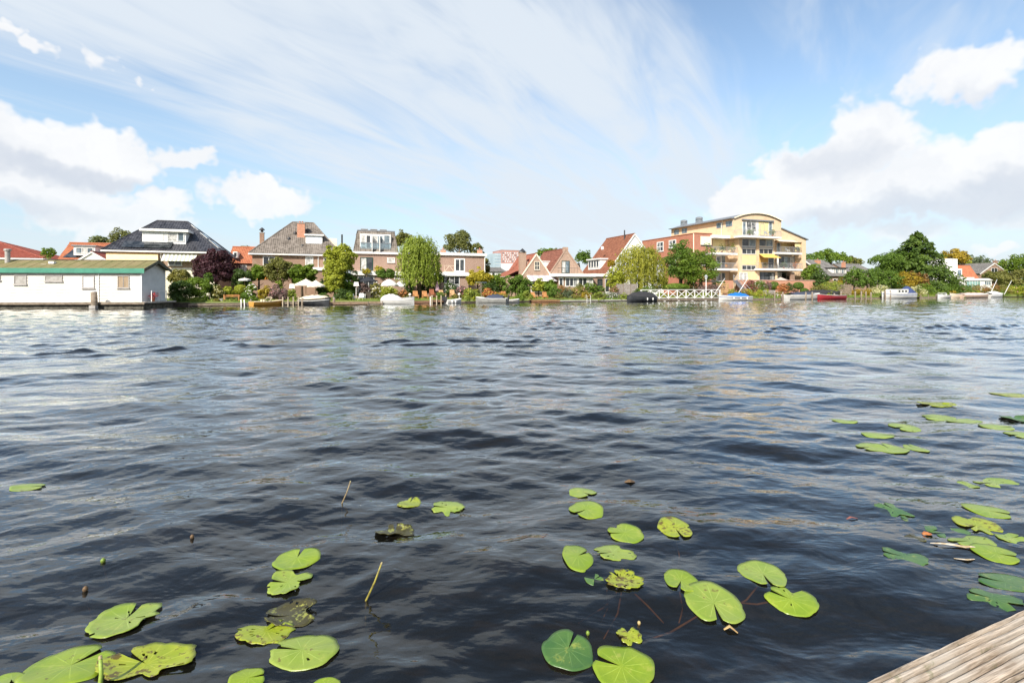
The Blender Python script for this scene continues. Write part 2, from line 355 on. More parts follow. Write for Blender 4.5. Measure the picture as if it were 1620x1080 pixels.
def build_water():
    # rows at steps that grow with distance, columns fanning out: finest where it lies at one's feet
    ys = [.35]
    while ys[-1] < 140:
        y = ys[-1]; ys.append(y + max(.014, y * y / 1453 * (1.2 if y < 9 else .6 if y < 14 else .25)) if y < 75 else y + y * .035)
    ys = np.array(ys); nk = 1000; ks = np.linspace(-1.55, 1.55, nk)
    Yg = np.repeat(ys[:, None], nk, 1); Xg = (Yg + 1.6) * ks[None, :]
    step = np.gradient(ys)[:, None]; sp = np.maximum(step, (Yg + 1.6) * (ks[1] - ks[0])) * np.ones_like(Xg)
    Z = wave_z(Xg, Yg, sp)
    Z *= np.clip((150 - Yg) / 60, 0, 1)
    V = np.stack([Xg, Yg, Z], -1).reshape(-1, 3); nr = len(ys)
    i = np.arange(nr - 1)[:, None] * nk + np.arange(nk - 1)[None, :]
    Q = np.stack([i, i + 1, i + 1 + nk, i + nk], -1).reshape(-1, 4)
    # the rest of the river: wide quiet sheets to both sides and behind
    base = len(V); ex = [(-1500, -12, 0), (1500, -12, 0), (1500, .35, 0), (-1500, .35, 0)]
    V = np.vstack([V, np.array(ex)]); Q = np.vstack([Q, [[base, base + 1, base + 2, base + 3]]])
    L = [tuple(V[r * nk]) for r in (0, nr - 1)]; Rr = [tuple(V[r * nk + nk - 1]) for r in (0, nr - 1)]
    base = len(V); V = np.vstack([V, np.array([(-1500, .35, 0), (L[0][0], .35, 0), (L[1][0], 140, 0), (-1500, 140, 0), (Rr[0][0], .35, 0), (1500, .35, 0), (1500, 140, 0), (Rr[1][0], 140, 0)])])
    Q = np.vstack([Q, [[base, base + 1, base + 2, base + 3], [base + 4, base + 5, base + 6, base + 7]]])
    base = len(V); V = np.vstack([V, np.array([(-1500, 140, 0), (1500, 140, 0), (1500, 620, 0), (-1500, 620, 0)])]); Q = np.vstack([Q, [[base, base + 1, base + 2, base + 3]]])
    me = npmesh('river_water', V, Q, smooth=True); o = bpy.data.objects.new('river_water', me); COL.objects.link(o)
    me.materials.append(water_mat()); tagit(o, 'dark choppy river water with small waves', None, kind='structure'); return o
build_water()

def build_ground():
    m, t = newmat('ground')
    oc = t.n('ShaderNodeTexCoord').outputs['Object']
    n1 = t.noise(oc, .35, 6, .6); n2 = t.noise(oc, 6, 5, .7)
    c = t.mix(t.ramp(n1, .4, .6), (.085, .13, .028), (.15, .17, .05)); c = t.mix(t.m('MULTIPLY', t.ramp(n2, .45, .7), .5), c, (.06, .085, .02))
    z = t.n('ShaderNodeSeparateXYZ', {0: oc}).outputs[2]
    c = t.mix(t.ramp(z, .25, .05), c, (.035, .028, .018))
    p = t.n('ShaderNodeBsdfPrincipled', {'Base Color': c, 'Roughness': .95, 'Specular IOR Level': .1})
    t.nt.links.new(t.n('ShaderNodeBump', {'Height': n2, 'Strength': .6, 'Distance': .05}).outputs[0], p.inputs['Normal']); finish(t, p.outputs[0])
    prof = [(-900, 1.5), (-70, .6), (-62.0, .12), (-61.0, -1.2), (-55, -1.9), (-20, -2.2), (-1.2, -1.6), (.10, -1.4), (.12, GZ - .06), (3, GZ), (12, GZ + .08), (30, GZ + .1), (90, GZ + .1), (400, GZ), (4500, GZ)]
    us = [-3000, -600, -200, -100, -60, -30, 0, 30, 60, 100, 160, 300, 800, 3000]
    V = [(u, v, z) for v, z in prof for u in us]; n = len(us)
    Q = [(r * n + k, r * n + k + 1, (r + 1) * n + k + 1, (r + 1) * n + k) for r in range(len(prof) - 1) for k in range(n - 1)]
    o = bpy.data.objects.new('ground', npmesh('ground', V, Q)); COL.objects.link(o); o.location = (0, SY0, 0); o.rotation_euler = (0, 0, SA)
    o.data.materials.append(m); tagit(o, None, None, kind='structure')
build_ground()

# ================================================================== lily pads
def pad_mat(name, lo, hi, spot, spots=.5):
    if name in MATS: return MATS[name]
    m, t = newmat(name)
    uv = t.n('ShaderNodeAttribute', attribute_name='polar').outputs['Vector']; sp = t.n('ShaderNodeSeparateXYZ', {0: uv})
    oc = t.n('ShaderNodeTexCoord').outputs['Object']
    rn = t.n('ShaderNodeObjectInfo').outputs['Random']
    pos = t.vm('ADD', oc, t.n('ShaderNodeCombineXYZ', {0: t.m('MULTIPLY', rn, 31.0), 1: t.m('MULTIPLY', rn, 17.0)}).outputs[0])
    n1 = t.noise(pos, 6, 5, .6); n2 = t.noise(pos, 26, 5, .65)
    c = t.mix(t.ramp(n1, .35, .65), lo, hi)
    ang = t.m('MULTIPLY', sp.outputs[0], 11.0)                                 # veins fan out from the stalk
    vein = t.ramp(t.m('ABSOLUTE', t.m('SUBTRACT', t.m('FRACT', ang), .5)), .07, .0)
    vein = t.m('MULTIPLY', vein, t.m('MULTIPLY', t.ramp(sp.outputs[1], 1.05, .1), .75))
    c = t.mix(t.m('MULTIPLY', t.ramp(t.noise(pos, 3.0, 3, .5), .35, .7), .30), c, tuple(x * .66 for x in lo))
    c = t.mix(t.m('MULTIPLY', t.ramp(t.noise(pos, 14, 4, .7), .56, .70), .5), c, (.36, .37, .07))
    c = t.mix(vein, c, tuple(min(1, x * 1.5 + .05) for x in hi))
    sm = t.m('MULTIPLY', t.ramp(t.m('ADD', n2, t.m('MULTIPLY', n1, .5)), 1.02 - spots * .3, 1.10 - spots * .3), .9)
    c = t.mix(sm, c, spot)
    p = t.n('ShaderNodeBsdfPrincipled', {'Base Color': c, 'Roughness': .30, 'Specular IOR Level': .55})
    t.nt.links.new(t.n('ShaderNodeBump', {'Height': t.m('ADD', t.m('MULTIPLY', vein, .6), n2), 'Strength': .35, 'Distance': .004}).outputs[0], p.inputs['Normal'])
    tr = t.n('ShaderNodeBsdfTranslucent', {'Color': c})
    finish(t, t.n('ShaderNodeMixShader', {0: .12, 1: p.outputs[0], 2: tr.outputs[0]}).outputs[0]); return m
PADS_M = {
    'g': pad_mat('lily_pad_fresh', (.175, .265, .016), (.26, .345, .026), (.10, .07, .015), .32),
    'p': pad_mat('lily_pad_pale', (.20, .285, .035), (.275, .35, .06), (.14, .10, .03), .45),
    'y': pad_mat('lily_pad_yellowing', (.23, .29, .018), (.34, .37, .03), (.10, .06, .015), .75),
    'd': pad_mat('lily_pad_deep_green', (.05, .125, .030), (.095, .18, .040), (.03, .06, .02), .2),
    'b': pad_mat('lily_pad_decayed', (.20, .22, .05), (.30, .28, .06), (.035, .028, .012), 1.3)}
def on_water(px, py, z=0.0):
    Y = (CAMH - z) * F / (py - HZ); return (px - CX) / F * Y, Y
STALK = M('lily_stalk', (.10, .055, .03), (.16, .10, .05), 8)
def lily_pad(px, py, h, tone, label, notch=250, asp=1.12, bites=0, sink=0.0, tilt=0.0, ragged=0.0, group=None, w=None, curl=0.0, gap=.26):
    """a floating leaf: heart-shaped, split at its stalk, lying on the moving surface"""
    rg = random.Random(int(px * 7 + py * 13)); X, Y = on_water(px, py)
    L = h * Y * Y / (CAMH * F); W = L if w is None else w / F * Y
    nt = R(notch); na, nr = 46, 7; V = []; P = []
    bit = [(rg.uniform(.5, 5.8), rg.uniform(.15, .4), rg.uniform(.15, .5)) for _ in range(bites)]
    for j in range(nr + 1):
        rr = j / nr
        for i in range(na + 1):
            f = i / na; half = gap * .5; th = half + f * (6.2832 - 2 * half) * 1.0
            r = rr * (1 - .40 * math.exp(-((min(th, 6.2832 - th)) / .30) ** 2) * (1 - .45 * rr))
            r *= 1 + .035 * math.sin(3 * th + px) + .02 * math.sin(7 * th + py) + ragged * .12 * math.sin(13 * th + px) * rr + ragged * .1 * rg.uniform(-1, 1) * (rr > .8)
            for a0, wd, dp in bit: r *= 1 - dp * math.exp(-((th - a0) / wd) ** 4) * rr
            a = nt + th; ca, sa = math.cos(a), math.sin(a)
            # the blade is a little longer along its midrib
            q = r * (asp if math.cos(th) < 0 else 1.0 + (asp - 1) * .4)
            x, y = X + (q * ca) * W / 2 * (1.06 if False else 1), Y + (q * sa) * L / 2
            lift = curl * rr ** 3 * (.5 + .5 * math.sin(2 * th + px)) + tilt * (x - X)
            V.append((x, y, lift + .004 + .006 * math.cos(th * 2) * rr * rr)); P.append((f * 1.0, rr, 0))
    n = na + 1; Q = []
    for j in range(nr):
        for i in range(na):
            if ragged and j > 1 and rg.random() < ragged * .10: continue
            Q.append((j * n + i, (j + 1) * n + i, (j + 1) * n + i + 1, j * n + i + 1))
    V = np.array(V); zc = wave_z(V[:, 0], V[:, 1]); zs = np.full(len(V), float(wave_z(np.array([X]), np.array([Y]))[0]))
    V[:, 2] += .9 * zc + .1 * zs - .16 * sink + (.003 if not sink else 0)
    if not sink: V[:, 2] = np.maximum(V[:, 2], zc + .0025)
    top = len(V); V = np.vstack([V, V - np.array([0, 0, .0028])]); Qb = [(a + top, d + top, c + top, b + top) for a, b, c, d in Q]
    rim = [(nr * n + i, nr * n + i + top, nr * n + i + 1 + top, nr * n + i + 1) for i in range(na)]
    z0 = float(zs[0]); o = bpy.data.objects.new('lily_pad', npmesh('lily_pad', V - np.array([X, Y, z0]), Q + Qb + rim, smooth=True)); COL.objects.link(o)
    at = o.data.attributes.new('polar', 'FLOAT_VECTOR', 'POINT'); at.data.foreach_set('vector', np.array(P + P, dtype=np.float32).ravel())
    o.location = (X, Y, z0); o.data.materials.append(PADS_M[tone]); tagit(o, label, 'lily pad', group or 'lily pads on the river'); return o
G_R = 'lily pads by the jetty corner'
lily_pad(45, 766, 14, 'p', 'lone pale lily pad far left on open water', 20, w=44)
lily_pad(470, 880, 34, 'g', 'round green lily pad just above a torn one, left of the leaning stalk', 95, w=66)
lily_pad(456, 918, 36, 'p', 'torn pale green lily pad touching the round one above it', 185, w=62, bites=3, ragged=.25, curl=.02)
lily_pad(200, 974, 58, 'p', 'pale lily pad with brown eaten edge and split top at left', 100, w=90, bites=2, ragged=.18, curl=.02)
lily_pad(112, 1056, 74, 'g', 'large bright lily pad in the bottom left corner with a brown middle', 62, w=118, gap=.3)
lily_pad(232, 1050, 66, 'y', 'large torn lily pad near the bottom left with ragged holes', 150, w=132, bites=4, ragged=.3, curl=.02)
lily_pad(422, 994, 40, 'y', 'yellow eaten lily pad with brown rotten rim, left of centre', 60, w=80, bites=3, ragged=.4)
lily_pad(459, 968, 40, 'b', 'brown decayed lily pad lying against a yellow eaten one', 200, w=80, bites=1, ragged=.2, curl=.03)
lily_pad(478, 1028, 54, 'p', 'wide lily pad with a split left side below the decayed one', 172, w=106, bites=1, ragged=.06)
lily_pad(393, 1076, 34, 'g', 'green lily pad cut by the bottom edge, left of centre', 20, w=52)
lily_pad(516, 1084, 22, 'g', 'small green lily pad peeping over the bottom edge', 300, w=44)
lily_pad(18, 1082, 22, 'p', 'sliver of a lily pad in the bottom left corner', 300, w=50)
lily_pad(648, 789, 18, 'y', 'small yellowish torn lily pad in the middle distance left of centre', 80, w=34, bites=2, ragged=.2)
lily_pad(707, 796, 21, 'p', 'small pale broken lily pad beside the yellowish torn one', 180, w=48, bites=3, ragged=.3)
lily_pad(625, 834, 22, 'b', 'small rotten brown lily pad floating left of centre', 100, w=56, bites=3, ragged=.4, curl=.03)
lily_pad(922, 774, 15, 'p', 'small pale oval lily pad, farthest of the middle group', 300, w=40)
lily_pad(927, 806, 27, 'g', 'clean oval green lily pad second in the middle group', 215, w=50)
lily_pad(988, 844, 27, 'g', 'green lily pad with a slit in its left side', 185, w=53, gap=.16, bites=1)
lily_pad(1068, 837, 29, 'y', 'round spotted yellow-green lily pad with brown marks', 275, w=46, ragged=.05)
lily_pad(914, 887, 43, 'g', 'green lily pad with its notch facing right, beside a torn pad', 20, w=44)
lily_pad(969, 878, 26, 'p', 'narrow torn lily pad right of the notched green one', 210, w=64, bites=4, ragged=.2)
lily_pad(985, 922, 30, 'y', 'ragged yellow and brown dying lily pad in the middle group', 120, w=58, bites=3, ragged=.5, curl=.02)
lily_pad(940, 921, 17, 'd', 'small dark green sunken lily pad left of the dying yellow one', 30, w=28, sink=.025)
lily_pad(899, 1025, 54, 'd', 'dark green and light half shaded lily pad with a bud at its notch', 62, w=74, gap=.22)
lily_pad(983, 1049, 62, 'g', 'big bright lily pad at the bottom centre with notch to the left', 155, w=92, gap=.3)
lily_pad(995, 1005, 26, 'y', 'small broken yellow lily pad above the big bright one', 200, w=36, bites=3, ragged=.4)
lily_pad(1077, 923, 35, 'g', 'small round lily pad left of the largest heart shaped one', 240, w=48)
lily_pad(1129, 954, 55, 'p', 'largest heart shaped lily pad right of centre with a bottom notch', 262, w=82)
lily_pad(1207, 909, 40, 'p', 'smooth round lily pad with a bottom notch, highest of three', 262, w=64)
lily_pad(1251, 946, 36, 'g', 'oval lily pad with yellow middle and frayed right end', 140, w=74, bites=1, ragged=.08)
lily_pad(1563, 811, 25, 'g', 'bright narrow lily pad topmost of the cluster above the jetty', 320, w=56)
lily_pad(1545, 834, 28, 'y', 'yellow-green eaten lily pad in the cluster above the jetty', 200, w=52, bites=3)
lily_pad(1576, 877, 27, 'g', 'clean bright oval lily pad low in the cluster above the jetty', 330, w=58)
lily_pad(1590, 922, 32, 'd', 'dark green lily pad close to the jetty corner at right edge', 150, w=76)
lily_pad(1570, 950, 34, 'd', 'dark ragged lily pad nearest the wooden jetty corner', 140, w=70, bites=2, ragged=.25, sink=.012)
lily_pad(1429, 881, 29, 'd', 'dark half sunken crumpled lily pad alone right of centre', 150, w=58, bites=2, ragged=.25, sink=.014)
lily_pad(1414, 806, 22, 'd', 'sunken broken lily pad left of the cluster above the jetty', 100, w=46, bites=3, ragged=.3, sink=.018)
lily_pad(1448, 826, 24, 'd', 'long sunken lily pad trailing beside a broken one', 120, w=40, bites=1, ragged=.2, sink=.035)
lily_pad(1450, 851, 12, 'b', 'thin sunken leaf scrap below the broken sunken pads', 120, w=30, bites=2, ragged=.3, sink=.02)
lily_pad(1500, 842, 22, 'd', 'sunken pad under the yellow-green eaten one', 190, w=56, ragged=.2, sink=.03, bites=2)
lily_pad(1535, 858, 20, 'p', 'pale submerged lily pad in the middle of the jetty cluster', 190, w=62, ragged=.15, sink=.012, bites=1)
lily_pad(1600, 853, 16, 'p', 'pale lily pad scrap at the right edge of the jetty cluster', 10, w=40, ragged=.2, sink=.01)
lily_pad(1390, 689, 10, 'p', 'bright flat lily pad above a raft of joined pads', 330, w=46)
lily_pad(1378, 706, 11, 'p', 'leftmost pad of the joined raft of pale pads', 200, w=42, ragged=.05)
lily_pad(1408, 708, 14, 'p', 'middle pad of the joined raft of pale pads', 100, w=44)
lily_pad(1448, 708, 12, 'p', 'separate round pad at the right end of the raft', 90, w=26)
lily_pad(1338, 667, 9, 'p', 'small distant lily pad far to the left of the raft', 330, w=36)
lily_pad(1430, 678, 11, 'p', 'small faded lily pad up and right of the bright flat pad', 200, w=38, ragged=.2)
lily_pad(1578, 680, 9, 'p', 'bright lily pad near the right edge beyond the raft', 340, w=48)
lily_pad(1612, 692, 10, 'p', 'pale lily pad cut by the right edge beyond the raft', 200, w=36)
lily_pad(1480, 643, 10, 'y', 'crumpled yellowish lily pad among the farthest pads', 200, w=46, bites=2, ragged=.3, curl=.03)
lily_pad(1483, 660, 9, 'p', 'narrow pale lily pad in the farthest row, left one', 170, w=42, ragged=.1)
lily_pad(1525, 667, 8, 'p', 'narrow pale lily pad in the farthest row, right one', 10, w=46, ragged=.2)
lily_pad(1598, 627, 8, 'y', 'farthest yellow lily pad by the right edge', 0, w=50, ragged=.1)
lily_pad(1606, 666, 9, 'd', 'dark green curled lily pad at the right edge', 60, w=34, ragged=.2, curl=.04)
lily_pad(1572, 762, 16, 'p', 'faded sunken lily pad between raft and jetty cluster', 200, w=58, ragged=.3, sink=.015, bites=2)
lily_pad(1531, 764, 11, 'p', 'small faded sunken scrap left of the faded sunken pad', 100, w=22, ragged=.2, sink=.012)

BUD = M('bud_green', (.16, .24, .03), (.10, .13, .02), 20, .4)
def stalk(px, py, tx, ty, label, r=.006, name='reed_stalk', mat=None):
    """a bare stalk standing out of the water; tx, ty is its tip in the photograph, at the same distance"""
    X, Y = on_water(px, py); T = Vector(((tx - CX) / F * Y, Y + .02, CAMH - (ty - HZ) / F * Y)); z = float(wave_z(np.array([X]), np.array([Y]))[0])
    b = Vector((X, Y, z - .35)); mid = Vector((X, Y, z)).lerp(T, .5) + Vector((.006, 0, 0))
    t = thing(name, label, 'stalk', (X, Y, z), WORLD)
    part('stem', MB().tube([b, Vector((X, Y, z)), mid, T], [r * 1.2, r, r * .9, r * .75], 7), mat or M('stalk_yellow', (.30, .26, .05), (.16, .13, .03), 30, .5), t, True)
    part('cut_tip', MB().tube([T - (T - mid) * .02, T + (T - mid).normalized() * r * 1.2], [r * .9, r * .7], 7), M('stalk_tip', (.42, .36, .18), (.3, .22, .1), 40), t)
    return t
stalk(579, 945, 602, 894, 'leaning yellow stalk poking out of the water at bottom left of centre', .0068)
stalk(541, 792, 553, 763, 'short thin dry stalk sticking up farther left of centre', .006, mat=M('stalk_dry', (.30, .23, .12), (.2, .14, .07), 30))
stalk(158, 1095, 153, 1046, 'pale green flower stalk standing over the bottom left pads', .010, mat=M('stalk_green', (.26, .36, .06), (.18, .26, .04), 30, .5))
def bud(px, py, r, label, mat=BUD, top=1.3):
    X, Y = on_water(px, py); z = float(wave_z(np.array([X]), np.array([Y]))[0])
    t = thing('water_lily_bud', label, 'flower bud', (X, Y, z), WORLD, 'lily buds')
    part('bud', MB().lathe([(r * .2, -.02), (r * .75, 0), (r, r * .7), (r * .8, r * 1.4), (r * .25, r * 1.9 * top / 1.3)], (X, Y, z), 9), mat, t, True)
    part('stem', MB().tube([(X, Y, z), (X + .03, Y + .03, z - .25)], r * .35, 6), STALK, t)
DRY = M('dry_brown', (.14, .085, .04), (.07, .045, .025), 25)
bud(163, 891, .016, 'green round lily bud on the left of the water')
bud(135, 931, .016, 'brown withered lily bud nearest the bottom left', DRY)
bud(304, 850, .015, 'small brown withered bud beside a sunken scrap', DRY)
bud(930, 1004, .011, 'tiny bright green bud at the notch of the dark green pad')
bud(1011, 985, .010, 'slim pale bud standing right of the broken yellow pad', M('bud_pale', (.42, .34, .16), (.3, .2, .08), 30))
def floating(px, py, pts, r, label, mat, name='reed_leaf', flat=.3, cat='leaf'):
    """a dry leaf or reed lying on the surface; pts in metres about its middle"""
    X, Y = on_water(px, py); z = float(wave_z(np.array([X]), np.array([Y]))[0]) + .004; mb = MB(); P = []
    for i, (dx, dy, dz) in enumerate(pts): P.append(Vector((X + dx, Y + dy, dz + .003 + float(wave_z(np.array([X + dx]), np.array([Y + dy]))[0]))))
    n = len(P); rings = []
    for i, p in enumerate(P):
        d = (P[min(i + 1, n - 1)] - P[max(i - 1, 0)]).normalized(); s = Vector((-d.y, d.x, 0)); w = r * (math.sin(math.pi * (i + .35) / (n - .3)) + .12)
        rings.append([p + s * w, p + Vector((0, 0, flat * w)), p - s * w, p - Vector((0, 0, .002))])
    mb.loft(rings); return solo(name, label, cat, mb, mat, (X, Y, z), WORLD)
floating(1508, 866, [(-.13, .045, .004), (-.06, .025, .012), (0, 0, .01), (.06, -.02, .004), (.10, -.03, .012), (.15, -.02, .002)], .017, 'long pale dry reed leaf floating beside the jetty pads', M('reed_pale', (.55, .48, .38), (.34, .25, .13), 18))
floating(1527, 885, [(-.07, .01, 0), (0, -.012, .006), (.07, .005, 0)], .009, 'short pale curved reed scrap under the long dry leaf', MATS['reed_pale'])
floating(1465, 844, [(-.03, .0, 0), (0, -.012, .012), (.035, .0, .004)], .028, 'small orange fallen leaf near the sunken pads', M('leaf_orange', (.42, .16, .05), (.3, .1, .03), 20))
floating(1155, 988, [(-.035, .0, 0), (0, .006, .016), (.035, -.02, .002)], .012, 'curled tan dry leaf below the largest heart shaped pad', M('leaf_tan', (.45, .32, .14), (.3, .18, .07), 20))
floating(812, 855, [(-.12, -.03, 0), (-.04, -.02, .004), (.05, .01, .004), (.13, .05, 0)], .006, 'thin brown reed curving on the surface at centre', M('reed_brown', (.11, .07, .03), (.06, .04, .02), 18))
floating(996, 758, [(-.05, .0, 0), (0, -.01, .014), (.05, .0, .002)], .035, 'small brown leaf floating beyond the middle group', DRY)
floating(1347, 816, [(-.04, .0, 0), (0, .01, .012), (.05, .0, .002)], .012, 'reddish leaf scrap left of the sunken broken pads', M('leaf_red', (.22, .08, .06), (.14, .05, .04), 20))
def sunken_stems(x, y, lines, label):
    X, Y = on_water(x, y); t = thing('water_plant', label, 'water plant', (X, Y, -.05), WORLD)
    for (ax, ay, az), (bx, by, bz) in lines:
        A = Vector((*on_water(ax, ay, az), az)); B = Vector((*on_water(bx, by, bz), bz)); m = A.lerp(B, .5) + Vector((.03, .02, -.03))
        part('stem', MB().tube([A, A.lerp(m, .6), m, m.lerp(B, .5), B], [.005, .006, .006, .005, .004], 6), M('stem_sunken', (.20, .09, .04), (.30, .16, .06), 9), t, True)
sunken_stems(1000, 960, [((985, 925, -.01), (955, 1010, -.16)), ((985, 925, -.01), (915, 985, -.18)), ((990, 925, -.01), (1050, 985, -.16)), ((960, 930, -.02), (950, 985, -.2))], 'brown sunken stems fanning out below the dying yellow pad')
sunken_stems(1150, 960, [((1075, 935, -.01), (1074, 985, -.12)), ((1200, 925, -.01), (1150, 965, -.08)), ((1225, 950, -.01), (1160, 952, -.05)), ((1110, 970, -.01), (1000, 1020, -.2)), ((1068, 850, -.01), (1072, 900, -.14))], 'reddish sunken stalks linking the heart shaped pads')
sunken_stems(330, 1020, [((440, 985, -.02), (300, 1040, -.14)), ((440, 1050, -.02), (360, 1085, -.12))], 'faint sunken stalks left of the split lily pad')

# ================================================================== the jetty one stands on
def jetty():
    PF = Frame(1.376, 1.897, R(21.8)); PZ = .35; w, gap, n = .186, .012, 11
    m, t = newmat('weathered_decking')
    oc = t.n('ShaderNodeTexCoord').outputs['Object']
    g1 = t.noise(t.n('ShaderNodeMapping', {'Vector': oc, 'Scale': (2.4, 95, 40)}).outputs[0], 2.2, 7, .68, .5)
    g2 = t.noise(t.n('ShaderNodeMapping', {'Vector': oc, 'Scale': (5, 30, 10)}).outputs[0], 1.4, 6, .7); g3 = t.noise(oc, 3.5, 5, .6); g4 = t.noise(oc, 60, 4, .7)
    c = t.mix(t.ramp(g1, .34, .66), (.19, .145, .105), (.47, .39, .31)); c = t.mix(t.m('MULTIPLY', t.ramp(g3, .40, .68), .55), c, (.42, .385, .335))
    c = t.mix(t.m('MULTIPLY', t.ramp(g2, .60, .72), .75), c, (.07, .055, .04)); c = t.mix(t.m('MULTIPLY', t.ramp(t.noise(oc, 9, 4, .6), .60, .70), .5), c, (.13, .14, .07))
    p = t.n('ShaderNodeBsdfPrincipled', {'Base Color': c, 'Roughness': .9, 'Specular IOR Level': .15})
    t.nt.links.new(t.n('ShaderNodeBump', {'Height': t.m('ADD', t.m('ADD', g1, t.m('MULTIPLY', g2, .6)), t.m('MULTIPLY', g4, .4)), 'Strength': .45, 'Distance': .005}).outputs[0], p.inputs['Normal']); finish(t, p.outputs[0])
    root = thing('wooden_jetty', 'weathered grooved wooden jetty in the bottom right corner', 'jetty', (0, 0, PZ), PF)
    for b in range(n):
        y1 = -b * (w + gap); y0 = y1 - w; rg = random.Random(b); prof = []                     # grooved board: rounded ridges, narrow dark channels
        prof.append((y1, -.034)); prof.append((y1, -.007)); prof.append((y1 - .005, -.001)); nr = 5; pit = (w - .026) / nr
        for r in range(nr):
            a = y1 - .013 - r * pit
            prof += [(a + .0055, -.0016), (a + .0030, -.025), (a - .0085, -.0255), (a - .0115, -.0016), (a - pit * .50, .0012), (a - pit * .68, .0008)]
        prof += [(y0 + .005, -.001), (y0, -.007), (y0, -.034)]
        xs = [-7.0 + .07 * k for k in range(160)] if b < 3 else [-7 + .8 * k for k in range(15)]
        rings = []
        for i, x in enumerate(xs):
            wob = .0012 * math.sin(3.1 * x + b) + .0008 * math.sin(11 * x + b * 2)
            rings.append([(x, y + wob * (.6 if abs(y - y1) > .01 else 1.6) + rg.uniform(-1, 1) * (.0014 if z > -.02 else 0), PZ + z + rg.uniform(-1, 1) * .0011 + .002 * math.sin(1.3 * x + b * 1.7)) for y, z in prof])
        part('plank', MB().loft(rings, True, False), m, root)
    for x in (-5.8, -3.4, -1.0, 1.4, 3.4):
        part('joist', MB().box(x, x + .09, -n * (w + gap), -.03, PZ - .17, PZ - .036), m, root)
        part('post', MB().tube([(x + .045, -.16, -1.9), (x + .045, -.16, PZ - .05)], .08, 10), m, root)
    part('edge_beam', MB().box(-7, 4.1, -.085, -.02, PZ - .16, PZ - .0365), m, root)
jetty()
# ================================================================== plants
def leafmesh(name, P, N, size, tint, rg, aspect=1.5, T=None):
    """small leaf-shaped faces at points P with normals N"""
    n = len(P); N = N / (np.linalg.norm(N, axis=1, keepdims=True) + 1e-9)
    if T is None: T = rg.normal(size=(n, 3))
    T = T - N * (T * N).sum(1, keepdims=True); T /= np.linalg.norm(T, axis=1, keepdims=True) + 1e-9
    B = np.cross(N, T); s = size * rg.uniform(.65, 1.25, (n, 1))
    V = np.empty((n, 4, 3)); fold = N * s * .18
    V[:, 0] = P - T * s * .5 * aspect; V[:, 1] = P + B * s * .5 - fold; V[:, 2] = P + T * s * .5 * aspect - fold; V[:, 3] = P - B * s * .5
    return npmesh(name, V.reshape(-1, 3), np.arange(4 * n).reshape(n, 4), tint)
def clumps(c, r, ncl, cr, n, rg, bottom=-.75, up=.35):
    """leaf points spread over many small clumps that fill an uneven crown"""
    C = []; ph = rg.uniform(0, 6.28, 3)
    while len(C) < ncl:
        d = rg.normal(size=3); d /= np.linalg.norm(d)
        if d[2] < bottom: continue
        lump = 1 + .16 * math.sin(3 * math.atan2(d[1], d[0]) + ph[0]) + .13 * math.sin(5 * d[2] + ph[1]) + .08 * math.sin(7 * d[0] + ph[2])
        C.append(np.array(c) + d * np.array(r) * rg.uniform(.30, .92) ** .6 * lump * .90)
    C = np.array(C); R0 = cr * rg.uniform(.6, 1.35, ncl); w = R0 ** 2; k = rg.choice(ncl, n, p=w / w.sum())
    d = rg.normal(size=(n, 3)); d[:, 2] += up; out = (C[k] - np.array(c)) / np.array(r); d += .55 * out; d /= np.linalg.norm(d, axis=1, keepdims=True)
    P = C[k] + d * R0[k, None] * np.array([1, 1, .82]) * rg.uniform(.35, 1.08, (n, 1)) ** .5
    N = d + .55 * rg.normal(size=(n, 3)) + np.array([0, 0, .25])
    tint = np.clip(.5 + rg.normal(size=ncl)[k] * .2 + rg.normal(size=n) * .16, 0, 1)
    return P, N, tint
LEAF = {}
def leafm(kind):
    tab = {'green': ((.085, .145, .015), (.215, .31, .036)), 'dark': ((.036, .070, .016), (.105, .165, .036)), 'deep': ((.062, .122, .017), (.165, .255, .036)), 'lime': ((.20, .24, .025), (.44, .46, .05)), 'yellow': ((.27, .24, .02), (.56, .47, .05)),
           'olive': ((.115, .125, .030), (.25, .245, .060)), 'plum': ((.032, .013, .018), (.115, .046, .058)), 'willow': ((.135, .19, .020), (.36, .43, .065)), 'willow2': ((.16, .185, .018), (.44, .42, .062)),
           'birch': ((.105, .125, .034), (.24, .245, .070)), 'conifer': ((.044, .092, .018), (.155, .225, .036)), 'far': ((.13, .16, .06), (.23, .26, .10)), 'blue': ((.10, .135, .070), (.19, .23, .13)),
           'rust': ((.18, .10, .03), (.38, .22, .07)), 'gold': ((.21, .17, .018), (.50, .35, .036)), 'grass': ((.16, .21, .03), (.34, .40, .07)), 'mauve': ((.15, .105, .095), (.31, .21, .19)), 'red': ((.12, .02, .02), (.30, .045, .045)),
           'white': ((.6, .58, .48), (.85, .83, .75)), 'pink': ((.45, .16, .18), (.75, .36, .38)), 'orange': ((.5, .19, .04), (.75, .36, .10)), 'redflower': ((.4, .03, .03), (.65, .07, .06)), 'cream': ((.45, .44, .22), (.72, .69, .40)), 'mix': ((.13, .135, .03), (.36, .32, .08))}
    lo, hi = tab[kind]; return Mtint('leaf_' + kind, lo, hi, .55, .28, trans=.40, big=.22)
BARK = M('bark', (.115, .085, .06), (.06, .045, .032), 6, .9, .1, .5, 18, stretch=(1, 1, .3)); BARKP = M('bark_pale', (.30, .26, .21), (.15, .12, .09), 6, .9, .1, .4, 18)
def leaves(root, name, P, N, tint, size, kind, rg, aspect=1.5, T=None):
    o = ORG[root.name]; P = P - np.array(o)
    ob = bpy.data.objects.new(name, leafmesh(name, P, N, size, tint, rg, aspect, T)); COL.objects.link(ob); ob.parent = root; ob.data.materials.append(leafm(kind)); ORG[ob.name] = o
    return ob
